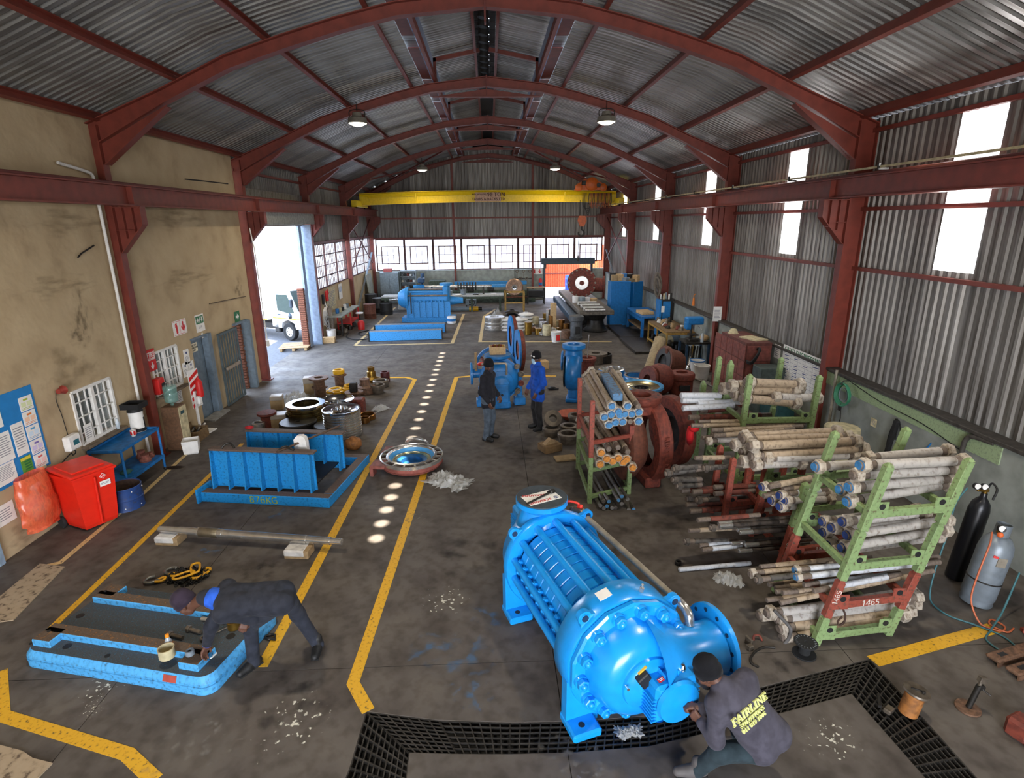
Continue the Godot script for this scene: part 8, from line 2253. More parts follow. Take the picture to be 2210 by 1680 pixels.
	for k in 5: one("spray_can",["tallest","pale","short grey","white-capped","thin dark"][k]+" spray can standing on the blue and black tool cabinet","can",G().cyl(V(0,0,0),V(0,0.2+0.03*(k % 3),0),0.035,-1,10,0.008),[mats.bright_steel,mats.cream,mats.grey_paint,mats.white,mats.dark_steel][k],V(6.68+0.1*k,1.705,-22.2+0.06*(k % 2)),0,"spray cans on the tool cabinet")
	one("wooden_tray","shallow wooden tray on the blue workbench","tray",G().box(V(0,0.06,0),V(0.5,0.12,0.7),0.01),mats.pale_wood,V(6.4,0.957,-23.4),8)
	var b2 := thing("yellow_workbench","yellow angle-iron workbench heaped with parts by the right wall","bench",V(6.62,0,-20.6))
	part("bench_top",G().box(V(0,0.9,0),V(1.0,0.06,2.4),0.01),mats.old_wood,b2)
	part("rail",G().box(V(-0.49,0.86,0),V(0.05,0.07,2.4)).box(V(-0.49,0.25,0),V(0.05,0.06,2.4)).box(V(0,0.86,1.19),V(1.0,0.07,0.05)),mats.stand_yellow,b2)
	for e in [[-0.48,1.18],[-0.48,0.0],[-0.48,-1.18],[0.48,1.18],[0.48,-1.18]]: part("leg",G().box(V(e[0],0.44,e[1]),V(0.05,0.88,0.05)),mats.stand_yellow,b2)
	part("shelf",G().box(V(0,0.25,0),V(0.95,0.03,2.3)),mats.dark_steel,b2)
	rng.seed = 8
	for k in 16: one("bench_part","%s part on the yellow workbench, %s from its near end" % [["grey","wooden","dark","white","rusty"][k % 5],ORD[15 - k]],"part",G().cyl(V(0,0,0),V(0.02,0.1+0.1*rng.randf(),0),0.07+0.05*rng.randf(),0.06,12,0.01),[mats.bolt_grey,mats.wood,mats.dark_steel,mats.wrap,mats.casting_red][k % 5],V(6.35+0.5*rng.randf(),0.932,-21.7+0.135*k),0,"parts on the yellow workbench")
	for k in 10: one("shelf_part","dark part on the lower shelf of the yellow workbench, %s from the near end" % ORD[9 - k],"part",G().box(V(0,0.08,0),V(0.16,0.16,0.14),0.03),[mats.black,mats.dark_steel,mats.bolt_grey][k % 3],V(6.3+0.3*(k % 2),0.266,-21.6+0.22*k),13.0*k,"parts under the yellow workbench")
	one("grinding_disc","large pale disc leaning on the end of the yellow workbench","disc",G().lathe(ring(0.05,0.34,0.05,30),30,T(V(0,0.34,0),68,0,20)),mats.cream,V(6.421,0.0,-20.59))
	one("grinding_disc","large grey disc behind the pale disc by the yellow workbench","disc",G().lathe(ring(0.05,0.36,0.06,30),30,T(V(0.12,0.36,-0.12),68,0,20)),mats.grey_paint,V(6.678,0.0,-20.98))
	left_corner()
	right_machines()

func left_corner():
	var L := -7.16
	var b := thing("wall_bench","narrow steel bench with red legs under the left steel windows","bench",V(-6.75,0,-26.2))
	part("bench_top",G().box(V(0,0.85,0),V(0.7,0.05,3.4)),mats.grey_wall,b)
	for z in [1.6,0.0,-1.6]:
		for x in [0.3,-0.3]: part("leg",G().box(V(x,0.42,z),V(0.06,0.84,0.06)),mats.dark_steel if z > 1 else mats.sign_red,b)
	part("shelf",G().box(V(0,0.3,-0.8),V(0.6,0.04,1.8)),mats.sign_red,b)
	for k in 6: one("bench_tin",["copper tin","grey tin","small white tin","dark tin","pale tin","blue tin"][k]+" on the narrow bench under the left windows","tin",G().cyl(V(0,0,0),V(0,0.16+0.03*(k % 3),0),0.08,-1,14,0.01),[mats.bronze,mats.grey_paint,mats.white,mats.dark_steel,mats.cream,mats.blue_bench][k],V(-6.8,0.876,-27.6+0.45*k),0,"tins on the narrow bench")
	var s := sheet("whiteboard","large cream planning board on the wall under the left windows","board",V(L,1.45,-25.9),90,1.5,1.0,mats.cream)
	print_lines(s,0,0,1.2,0.7,10,mats.ink_grey)
	s = sheet("warning_sign","cream board with a yellow warning triangle near the roller door","sign",V(L,1.35,-24.0),90,0.42,0.8,mats.cream)
	flat(s,[-0.12,0.12,0.12,0.12,0.0,0.32],mats.part_yellow,"warning_triangle")
	print_lines(s,0,-0.16,0.26,0.3,5,mats.ink_grey)
	s = sheet("tool_board","small white board hung with blue tools near the far left column","board",V(L,1.6,-27.6),90,0.6,0.7,mats.white)
	for k in 4: patch(s,-0.18+0.12*k,0.1,0.05,0.26,mats.blue_bench,"hung_tool")
	one("red_extinguisher","red and white tool hanging on the wall by the warning sign","tool",G().cyl(V(0,0,0),V(0,0.42,0),0.07,-1,12).tube([V(0,0.42,0),V(0.05,0.5,0),V(0.08,0.3,0)],0.02,6),mats.sign_red,V(L+0.1,1.5,-24.9))
	one("black_case","black tool hanging on the wall beside the warning sign","tool",G().box(V(0,0,0),V(0.08,0.42,0.2),0.02),mats.black,V(L+0.06,1.62,-24.45))
	one("work_coat","grey work coat hanging against the wall below the tools","coat",G().ball(V(0,0,0),V(0.12,0.34,0.2),10).ball(V(0.02,-0.3,0.05),V(0.14,0.3,0.2),10).tube([V(0.05,0.1,0.16),V(0.1,-0.2,0.2),V(0.1,-0.75,0.18)],0.07,8),mt("coat_grey","a39a90",0.95,0,0.3),V(L+0.15,0.95,-24.9))
	var wb := thing("waste_bucket","white bucket holding long rods beside the roller door","bucket",V(-6.75,0,-23.9))
	part("bucket_body",G().lathe([[0,0],[0.16,0],[0.2,0.42],[0.18,0.42],[0.15,0.03],[0,0.03]],20),mats.white,wb)
	for k in 4: one("thin_rod",["longest","second","third","shortest"][k]+" thin rod leaning out of the white bucket by the roller door","rod",G().cyl(V(0,0,0),V(-0.1 - 0.06*k,1.1 - 0.12*k,0.1+0.08*k),0.015,-1,8),mats.bright_steel,V(-6.72+0.03*k,0.05,-23.88),0,"rods in the white bucket")
	one("wooden_box","pale wooden box of scrap on the floor by the roller door jamb","box",G().box(V(0,0.11,0),V(0.5,0.22,0.36),0.01),mats.pale_wood,V(-6.7,0,-23.25),8)
	one("timber_post","old timber board standing against the column by the roller door","timber",G().box(V(0,0.7,0),V(0.16,1.4,0.08),0.01),mats.wood,V(-6.98,0,-23.1))
	one("black_hose","black hose lying in loops on the floor by the narrow bench","hose",G().tube([V(-6.4,0.02,-25.5),V(-6.2,0.02,-24.2),V(-5.6,0.02,-23.6),V(-5.0,0.02,-24.0),V(-4.9,0.02,-25.0),V(-5.4,0.02,-25.8),V(-5.9,0.02,-25.2),V(-5.6,0.02,-24.6),V(-4.9,0.02,-25.4),V(-4.3,0.02,-26.4),V(-3.4,0.02,-26.6)],0.025,6),mats.rubber)
	var st := thing("bar_stool","small white-topped stool standing at the narrow bench","stool",V(-6.2,0,-26.9))
	part("seat",G().cyl(V(0,0.62,0),V(0,0.68,0),0.18,-1,18,0.01),mats.white,st)
	part("post",G().cyl(V(0,0.05,0),V(0,0.62,0),0.03,-1,10),mats.dark_steel,st)
	part("base",G().cyl(V(0,0,0),V(0,0.05,0),0.18,0.1,16),mats.dark_steel,st)
	one("red_canister","red canister with a black nozzle on the floor by the stool","canister",G().lathe([[0,0],[0.15,0],[0.16,0.3],[0.1,0.4],[0,0.42]],18),mats.sign_red,V(-6.0,0,-26.2))
	for k in 7: one("scrap_part","small scrap part under the narrow bench, %s from its near end" % ORD[6 - k],"scrap",G().box(V(0,0.1,0),V(0.18,0.2,0.16),0.03),[mats.dark_steel,mats.black,mats.bolt_grey][k % 3],V(-6.7+0.2*(k % 2),0,-27.4+0.42*k),20.0*k,"scrap under the narrow bench")
	for e in [[-6.2,-29.3,0.3,0.75,"brown","brown steel drum near the far left column"],[-5.6,-30.6,0.34,0.6,"black","black round bin left of the far blue pump"],[-6.1,-31.2,0.32,0.8,"dark_steel","dark steel drum in the far left corner"],[-6.7,-32.2,0.34,0.9,"black","black drum against the wall in the far left corner"],[-5.0,-32.4,0.26,0.55,"wrap","pale plastic drum in front of the grey cabinet"]]:
		one("oil_drum",e[5],"drum",G().lathe([[0,0],[e[2],0],[e[2],e[3]*0.33],[e[2]*1.04,e[3]*0.35],[e[2],e[3]*0.37],[e[2],e[3]],[e[2]*0.9,e[3]],[0,e[3] - 0.02]],22),mats.casting_brown if e[4] == "brown" else mats[e[4]],V(e[0],0,e[1]),0,"drums in the far left corner")
	one("sheet_roll","tall grey sheet leaning in the far left corner beside the cabinets","sheet",G().box(V(0,0.95,0),V(0.06,1.9,1.3),0.01,Basis(Vector3.BACK,0.12)),mats.grey_wall,V(-6.95,0,-33.6))

func right_machines():
	var tb := thing("drill_table","dark steel table carrying the blue drill press","table",V(6.72,0,-18.3))
	part("table_top",G().box(V(0,0.82,0),V(0.8,0.06,0.8),0.01),mats.dark_steel,tb)
	for e in [[-0.36,0.36],[0.36,0.36],[-0.36,-0.36],[0.36,-0.36]]: part("leg",G().box(V(e[0],0.4,e[1]),V(0.07,0.8,0.07)),mt("leg_blue","2c4a66",0.5,0.1,0.2),tb)
	for k in 5: part("stored_rod",G().cyl(V(-0.3+0.1*k,0.02,0.2),V(-0.1+0.1*k,0.6,-0.2),0.035,-1,10),mats.bright_steel if k % 2 else mats.dark_steel,tb)
	var dp := thing("drill_press","blue drill press standing on the dark steel table","drill",V(6.65,0.85,-18.35))
	part("column",G().cyl(V(0,0,-0.15),V(0,0.75,-0.15),0.045,-1,12).box(V(0,0.03,0),V(0.3,0.06,0.45),0.01),mats.dark_steel,dp)
	part("head",G().box(V(0.02,0.66,0.02),V(0.56,0.24,0.34),0.04).box(V(-0.2,0.5,0.06),V(0.18,0.24,0.24),0.03),mats.cupboard_blue,dp)
	part("chuck",G().cyl(V(0,0.34,0.08),V(0,0.52,0.08),0.03,-1,10).tube([V(0.1,0.5,0.2),V(0.16,0.44,0.26),V(0.22,0.38,0.3)],0.012,6),mats.chrome,dp)
	part("drill_base_table",G().box(V(0,0.2,0.05),V(0.3,0.04,0.3),0.01),mats.dark_steel,dp)
	one("beige_box","beige cloth bundle on the table right of the drill press","bundle",G().ball(V(0,0.1,0),V(0.16,0.11,0.14),10),mats.pale_wood,V(7.0,0.855,-18.2))
	one("clear_bottle","tall clear bottle standing between drill press and bundle","bottle",G().lathe([[0,0],[0.05,0],[0.05,0.24],[0.02,0.3],[0,0.3]],14),mats.clear_plastic,V(6.86,0.855,-18.0))
	one("orange_lamp","orange handled lamp hanging on the right wall above the drill","lamp",G().cyl(V(0,0,0),V(0,0.26,0),0.05,0.03,12).tube([V(0,0.26,0),V(0,0.36,0),V(0.05,0.4,0)],0.015,6),mt("lamp_orange","e07a1c",0.5,0,0.1),V(7.05,1.815,-19.59))
	for k in 2:
		var b := thing("white_bucket",["white bucket with a blue rim by the red locker stack","whitish grey bucket in front of the blue-rimmed one"][k],"bucket",[V(6.49,0.0,-17.26),V(6.4,0.0,-16.6)][k])
		part("bucket_body",G().lathe([[0,0],[0.19,0],[0.23,0.42],[0.21,0.42],[0.18,0.03],[0,0.03]],22),mats.white,b)
		part("rim",G().lathe([[0.225,0.4],[0.24,0.4],[0.24,0.44],[0.215,0.44]],22),mats.blue_bench if k == 0 else mats.white,b)
	for k in 8: one("scrap_part","grey scrap part under the drill table, %s from the left" % ORD[k],"scrap",G().cyl(V(0,0,0),V(0.1,0.12,0.05),0.07,0.05,10,0.01),mats.bright_steel if k % 2 else mats.dark_steel,V(6.241,0.0,-17.63)+V(-0.3+0.14*k,0.02,0.2*(k % 3)),40.0*k,"scrap under the drill table")
	for k in 3: one("long_bar",["nearest","middle","farthest"][k]+" of the thin steel bars lying on the floor by the locker stack","bar",G().cyl(V(-0.0,0.02,0),V(0.5,0.02,2.2),0.025,-1,8),mats.bright_steel,V(6.1+0.08*k,0.01,-16.9),0,"thin bars by the locker stack")
	var lk := thing("red_lockers","stepped red-brown bank of square lockers against the right wall","lockers",V(6.72,0,-14.6))
	var lm := mt("locker_red","8a4a3e",0.65,0,0.25)
	part("locker_body",G().box(V(0.02,0.85,0),V(0.66,1.7,1.6),0.01).box(V(0.02,0.75,-1.0),V(0.66,1.5,0.5),0.01),mt("locker_dark","6a3a32",0.7,0,0.25),lk)
	for r in 4:
		for c in 5:
			part("locker_door",G().box(V(-0.322,0.2+0.41*r,0.62 - 0.39*c),V(0.02,0.39,0.375),0.006),lm,lk)
			if r < 3: pass
	for r in 4: part("locker_door",G().box(V(0.02,0.2+0.41*r,0.812),V(0.62,0.39,0.02),0.006),lm,lk)
	one("grey_box","dark green steel box beside the red lockers","box",G().box(V(0,0.6,0),V(0.6,1.2,0.5),0.02),mt("box_green","4e5a54",0.6,0.1,0.2),V(6.85,0,-13.4))
	one("cable_coil","coil of black cable hanging over the corner of the red lockers","cable",G().tube([V(0,0,0),V(0.1,0.12,0.2),V(0.0,0.05,0.42),V(-0.12,-0.18,0.4),V(-0.12,-0.2,0.1)],0.03,8,true).tube([V(0.02,0.03,0.04),V(0.1,0.16,0.24),V(0.0,0.09,0.44),V(-0.14,-0.14,0.42),V(-0.14,-0.16,0.12)],0.03,8,true),mats.rubber,V(6.6,1.42,-13.95))
	one("paper_stack","pale sheet lying on top of the red lockers","sheet",G().box(V(0,0.015,0),V(0.4,0.03,0.6)),mats.cream,V(6.8,1.702,-14.3),20)
	one("hard_hat","white hard hat lying on the red lockers","hat",G().lathe([[0,0.13],[0.07,0.12],[0.11,0.06],[0.12,0.01],[0.15,0.0]],20),mats.cream,V(6.6,1.705,-15.1))
	one("teal_tray","teal metal trough lying in front of the red lockers","trough",G().box(V(0,0.35,0),V(0.4,0.7,0.9),0.02).box(V(0,0.72,0),V(0.3,0.04,0.8)),mt("teal","2f5a5c",0.5,0.1,0.2),V(6.8,0,-12.7))
	var pn := sheet("column_notice","white printed notice on the red column above the lockers","notice",V(7.044,1.865,-17.4),-8,0.26,0.46,mats.paper)
	print_lines(pn,0,0,0.18,0.34,8,mats.ink_grey)

func right_wall():
	var R := 7.14
	var wb := sheet("planning_board","white planning board headed with green letters on the right wall","board",V(R,1.28,-12.5),-90,1.75,0.95,mats.paper)
	text(wb,"GRIFO ENGINEERING",0.115,mats.sign_green,T(V(0,0.38,0.004)),"heading",false,0.002)
	var g := G()
	for i in 9: g.box(V(0,0.28 - 0.085*i,0.0035),V(1.6,0.005,0.001))
	for i in 6: g.box(V(-0.8+0.32*i,-0.06,0.0035),V(0.005,0.68,0.001))
	part("ruled_line",g,mats.ink_grey,wb)
	rng.seed = 3
	var h := G()
	for i in 7:
		for j in 4: if rng.randf() < 0.8: h.box(V(-0.66+0.42*j,0.24 - 0.085*i,0.004),V(0.12+0.14*rng.randf(),0.018,0.001),0.0,Basis(Vector3.BACK,0.08))
	part("handwriting",h,mats.ink_blue,wb)
	var wp := sheet("wall_notice","small white notice beside the planning board on the right wall","notice",V(R,1.5,-13.65),-90,0.3,0.34,mats.paper)
	print_lines(wp,0,0,0.2,0.24,5,mats.ink_grey)
	var wl := sheet("wall_label","square cream label on the right wall between the hoses","label",V(R,1.0,-9.8),-90,0.16,0.16,mats.cream)
	print_lines(wl,0,0,0.1,0.1,4,mats.ink_grey)
	one("wall_conduit","grey conduit pipe standing beside the right red column","conduit",G().cyl(V(7.08,0,-11.05),V(7.08,1.7,-11.05),0.03,-1,10),mats.galv_pipe)
	one("wall_conduit","thin grey conduit running down the wall by the white board","conduit",G().cyl(V(7.1,0,-13.95),V(7.1,1.6,-13.95),0.03,-1,10),mats.galv_pipe)
	one("wall_conduit","grey pipe elbow on the low wall at the right edge","conduit",G().tube([V(7.08,0.3,-7.72),V(7.08,1.42,-7.72),V(7.1,1.55,-7.66),V(7.14,1.58,-7.3)],0.035,10),mats.ledge)
	var hr := thing("hose_reel","green hose coiled on a hook on the right wall","hose",V(7.05,1.3,-10.65),-90)
	var p := []
	for k in 5:
		for i in 20:
			var a := TAU*i/20
			p.append(V(cos(a)*(0.2+0.008*k),sin(a)*(0.2+0.008*k),0.03*k/2.0+0.01*sin(a*2)))
	part("green_hose",G().tube(p,0.016,6),mt("hose_green","3f8a68",0.5,0,0.1),hr)
	part("grey_coil",G().tube([V(0.13,0,0.02),V(0.05,0.12,0.03),V(-0.11,0.08,0.02),V(-0.1,-0.1,0.03),V(0.06,-0.13,0.02)],0.012,6,true),mats.grey_paint,hr)
	part("hook",G().tube([V(0,0.28,-0.06),V(0,0.28,0.06),V(0,0.2,0.1)],0.014,6),mats.dark_steel,hr)
	part("nozzle",G().box(V(-0.02,-0.3,0.04),V(0.07,0.1,0.05),0.01).tube([V(0.0,-0.2,0.04),V(0.04,-0.5,0.03),V(-0.04,-0.75,0.02)],0.009,6),mats.dark_steel,hr)
	var hh := thing("black_hoses","black hoses and dark sleeve hanging on the right wall","hose",V(7.13,1.28,-9.15),-90)
	part("hose_loop",G().tube([V(-0.1,-0.78,0.03),V(-0.16,-0.5,0.03),V(-0.12,-0.2,0.03),V(0.0,0.0,0.03),V(0.12,-0.2,0.03),V(0.16,-0.45,0.03),V(0.1,-0.75,0.03)],0.014,6).tube([V(-0.04,-0.7,0.05),V(-0.06,-0.3,0.05),V(0,0.02,0.05),V(0.04,-0.35,0.05)],0.012,6),mats.rubber,hh)
	part("dark_sleeve",G().bar(V(0.02,0.0,0.07),V(-0.08,-0.8,0.08),0.1,0.06,0.015,V(0,0,1)),mats.rubber,hh)
	one("hanging_wire","thin dark wire sagging along the top of the right wall","wire",G().tube([V(7.12,1.62,-11.01),V(7.12,1.441,-9.69),V(7.12,1.4,-8.631),V(7.12,1.243,-7.636)],0.008,5),mats.black)
	one("blue_strap","blue strap hanging at the end of the hoses on the right wall","strap",G().tube([V(7.16,1.15,-8.4),V(7.13,0.95,-8.5),V(7.13,0.7,-8.6)],0.016,6),mats.blue_bench)
	one("yellow_hook","yellow hook hanging on the right wall above the nearest rack","hook",G().tube([V(7.16,1.2,-7.95),V(7.13,1.28,-8.0),V(7.13,1.2,-8.08),V(7.13,1.05,-8.08)],0.016,6),mats.part_yellow)
	one("white_drum","white plastic drum behind the far end of the bolt racks","drum",G().lathe([[0,0],[0.3,0],[0.31,0.02],[0.31,0.86],[0.3,0.89],[0,0.9]],28),mats.cream,V(6.62,0,-9.9))
	one("rope_coil","coil of grey rope hung on the right column beyond the lockers","rope",G().tube([V(6.786,2.616,-23.3),V(6.957,2.334,-23.3),V(6.942,1.958,-23.3),V(6.774,2.205,-23.3)],0.05,7,true).tube([V(6.745,2.435,-23.25),V(6.917,2.133,-23.25),V(6.869,1.681,-23.25),V(6.713,2.024,-23.25)],0.05,7,true),mt("rope","7d7468",0.9,0,0.3))
	var c1 := thing("gas_cylinder","tall black gas cylinder with twin gauges at the right edge","gas cylinder",V(6.22,0,-6.45))
	var dk := mt("cyl_black","17181c",0.35,0.1,0.15)
	var t1 := Transform3D(Basis(Vector3.BACK,-0.1),Vector3.ZERO)
	part("cylinder",G().lathe([[0,0.0],[0.115,0.0],[0.12,0.02],[0.12,1.02],[0.1,1.12],[0.06,1.18],[0.04,1.2],[0.035,1.26],[0,1.26]],26),dk,c1,t1)
	part("valve",G().cyl(V(0,1.26,0),V(0,1.34,0),0.025,-1,10).box(V(-0.04,1.3,0.0),V(0.16,0.04,0.05),0.01),mats.brass,c1,t1)
	for k in 2:
		var gg := part("gauge",G().cyl(V(-0.07 - 0.1*k,1.36,0.02),V(-0.08 - 0.1*k,1.37,0.06),0.042,-1,18),mats.black,c1,t1)
		part("gauge_face",G().cyl(V(-0.08 - 0.1*k,1.37,0.06),V(-0.0805 - 0.1*k,1.3705,0.063),0.036,-1,18),mats.white,gg)
	part("handle_ring",G().tube([V(0.08,1.2,0.06),V(0.1,1.34,0.05),V(0.1,1.38,-0.05),V(0.08,1.2,-0.06)],0.014,6),mats.black,c1,t1)
	var c2 := thing("gas_cylinder","fat grey gas cylinder with a red marked label and a collar","gas cylinder",V(6.08,0,-5.95))
	var t2 := Transform3D(Basis(Vector3.BACK,-0.12),Vector3.ZERO)
	part("cylinder",G().lathe([[0,0.0],[0.17,0.0],[0.175,0.03],[0.165,0.06],[0.175,0.09],[0.18,0.11],[0.18,0.74],[0.165,0.84],[0.12,0.92],[0.07,0.95],[0,0.96]],32),mt("cyl_grey","7c858c",0.4,0.2,0.15),c2,t2)
	part("collar",G().lathe([[0.075,0.94],[0.08,0.96],[0.08,1.1],[0.072,1.1],[0.07,0.96]],22),mats.cyl_grey,c2,t2)
	part("valve",G().cyl(V(0,0.95,0),V(0,1.04,0),0.025,-1,10).cyl(V(0,1.02,0),V(-0.12,1.02,0.06),0.02,-1,10),mats.brass,c2,t2)
	var g2 := part("gauge",G().cyl(V(-0.1,1.07,0.06),V(-0.12,1.08,0.1),0.042,-1,18),mats.black,c2,t2)
	part("gauge_face",G().cyl(V(-0.12,1.08,0.1),V(-0.121,1.0805,0.103),0.037,-1,18),mats.white,g2)
	part("regulator",G().ball(V(-0.12,1.0,0.1),V(0.035,0.035,0.035),12),mt("reg_orange","d8642c",0.5,0,0.1),c2,t2)
	part("label",G().box(V(-0.04,0.66,0.172),V(0.1,0.12,0.012),0.0,Basis(Vector3.UP,-0.22)),mats.galv_pipe,c2,t2)
	part("red_mark",G().box(V(-0.11,0.72,0.145),V(0.05,0.03,0.012),0.0,Basis(Vector3.UP,-0.6)),mats.sign_red,c2,t2)
	part("chain_band",G().lathe([[0.181,0.33],[0.187,0.335],[0.187,0.345],[0.181,0.35]],28),mats.dark_steel,c2,t2)
	var ho := mt("hose_orange","b8603a",0.5,0,0.1)
	var hg := mt("hose_teal","3a6a70",0.5,0,0.1)
	one("gas_hose","orange gas hose falling from the grey cylinder to the floor","hose",G().tube([V(5.98,1.04,-5.86),V(5.88,0.95,-5.75),V(5.78,0.6,-5.7),V(5.72,0.25,-5.65),V(5.76,0.03,-5.5),V(5.9,0.015,-5.38),V(6.02,0.015,-5.45),V(5.98,0.015,-5.58),V(5.88,0.015,-5.5),V(5.96,0.015,-5.36),V(6.1,0.015,-5.42)],0.011,7),ho)
	one("gas_hose","teal gas hose from the black cylinder lying in a loop on the floor","hose",G().tube([V(6.05,1.36,-6.4),V(5.85,1.2,-6.3),V(5.74,0.8,-6.2),V(5.6,0.4,-6.1),V(5.48,0.05,-5.95),V(5.5,0.015,-5.7),V(5.7,0.015,-5.5),V(5.86,0.015,-5.3),V(5.84,0.015,-5.08),V(5.66,0.015,-5.05),V(5.62,0.015,-5.25),V(5.8,0.015,-5.4),V(6.1,0.1,-5.6),V(6.4,0.5,-5.8)],0.011,7),hg)
	var gc := thing("gas_trolley","dark red gas trolley frame with blue pipe at the right edge","trolley",V(6.35,0,-5.35))
	part("frame",G().bar(V(-0.2,0.04,0.1),V(0.1,0.55,-0.15),0.16,0.05,0.006).box(V(-0.05,0.03,0.1),V(0.3,0.05,0.3),0.006),mats.rack_red,gc)
	part("handle",G().tube([V(0.1,0.2,-0.2),V(0.15,0.75,-0.25),V(0.35,0.95,-0.25)],0.022,8),mats.blue_bench,gc)
	var sp := thing("cable_spool","empty black cable spool standing on the floor by the rack foot","spool",V(3.432,0.0,-5.156))
	part("drum",G().cyl(V(0,0.02,0),V(0,0.16,0),0.06,-1,20),mats.rubber,sp)
	for y in [0.0,0.15]:
		var fl := part("flange",G().lathe(ring(0.015,0.125,0.016,32,0.003),32,T(V(0,y,0))),mats.rubber,sp)
		if y > 0:
			for k in 20: part("slot",G().box(V(cos(TAU*k/20)*0.1,y+0.0165,sin(TAU*k/20)*0.1),V(0.022,0.002,0.008),0.0,Basis(Vector3.UP,-TAU*k/20)),mats.cyl_grey,fl)
	one("bent_bar","thin dark bar bent into a half circle on the floor near the pump flange","bar",G().tube([V(3.148,0.01,-5.26),V(3.036,0.01,-5.273),V(2.915,0.01,-5.221),V(2.806,0.01,-5.119),V(2.78,0.01,-5.037),V(2.831,0.01,-4.981)],0.014,7),mats.dark_steel)
	one("steel_clamp","small grey block clamp on the end of the bent bar","clamp",G().box(V(0,0.03,0),V(0.07,0.06,0.06),0.008).box(V(0.04,0.05,-0.06),V(0.03,0.1,0.1),0.006),mats.bolt_grey,V(2.858,0.0,-5.257),20)
	one("copper_clip","small rusty clip on the floor above the bent bar","clip",G().tube([V(-0.05,0.01,0.03),V(-0.03,0.05,0),V(0.03,0.05,0),V(0.05,0.01,0.04)],0.014,6),mats.casting_red,V(3.005,0.0,-5.414))
	var st := thing("roller_stand","short rusty orange cylinder with a steel disc top on the drain grating","stand",V(4.02,0.0,-4.323))
	var tb := Transform3D(Basis(Vector3.BACK,-0.16),Vector3.ZERO)
	part("cylinder",G().cyl(V(0,0.012,0),V(0,0.26,0),0.085,-1,26),mats.rust_orange,st,tb)
	part("steel_top",G().lathe([[0,0.26],[0.115,0.26],[0.12,0.268],[0.115,0.285],[0,0.285]],30),mats.bolt_grey,st,tb)
	part("lever",G().bar(V(-0.05,0.29,-0.02),V(0.06,0.295,0.03),0.014,0.01),mats.dark_steel,st,tb)
	part("clip",G().box(V(0.03,0.3,0.04),V(0.03,0.03,0.03),0.006),mats.dark_steel,st,tb)
	var vs := thing("bench_vice","small grey clamp lying against the orange roller stand","clamp",V(3.82,0.0,-4.33),30)
	part("screw",G().cyl(V(-0.03,0.05,-0.06),V(0.1,0.06,-0.14),0.018,-1,10),mats.dark_steel,vs)
	part("jaw",G().box(V(0.02,0.035,0),V(0.1,0.05,0.07),0.01),mats.bolt_grey,vs)
	one("hex_nut","small pale nut on the drain grating beside the grey clamp","nut",G().hexa(V(0,0,0),V(0,0.025,0),0.03,0,0.014),mats.bright_steel,V(3.827,0.0,-4.355))
	var jk := thing("pipe_stand","steel support stand on a round base at the right","stand",V(4.653,0.0,-4.348))
	var tj := Transform3D(Basis(Vector3.BACK,-0.2),Vector3.ZERO)
	part("round_base",G().cyl(V(0,0,0),V(0,0.02,0),0.11,-1,30,0.004),mats.rust_part,jk)
	part("tube",G().cyl(V(0,0.02,0),V(0,0.28,0),0.026,-1,14),mats.dark_steel,jk,tj)
	part("clamp_screw",G().box(V(0.02,0.27,0),V(0.07,0.05,0.05),0.008).cyl(V(0.03,0.26,0.02),V(0.08,0.24,0.07),0.008,-1,8),mats.dark_steel,jk,tj)
	part("top_plate",G().box(V(0,0.36,0),V(0.07,0.06,0.05),0.004).cyl(V(0,0.28,0),V(0,0.34,0),0.016,-1,10),mats.bolt_grey,jk,tj)
	var pf := thing("pallet_forks","two worn brown fork tips entering at the right edge of the floor","forks",V(5.62,0,-4.88),14)
	for z in [-0.1,0.1]:
		var fk := part("fork",G().box(V(0.1,0.05,z),V(0.62,0.05,0.15),0.02).box(V(0.1,0.03,z+0.07),V(0.62,0.06,0.02)),mats.rust_part,pf)
		part("slot",G().box(V(-0.06,0.0755,z),V(0.1,0.003,0.05)),mats.black,fk)
	one("red_grinder","red and grey machine part at the right edge of the floor","machine part",G().box(V(0,0.1,0),V(0.2,0.2,0.2),0.03).cyl(V(-0.1,0.06,0.1),V(0.06,0.06,0.16),0.05,-1,14),mats.casting_red,V(4.88,0,-4.02),20)

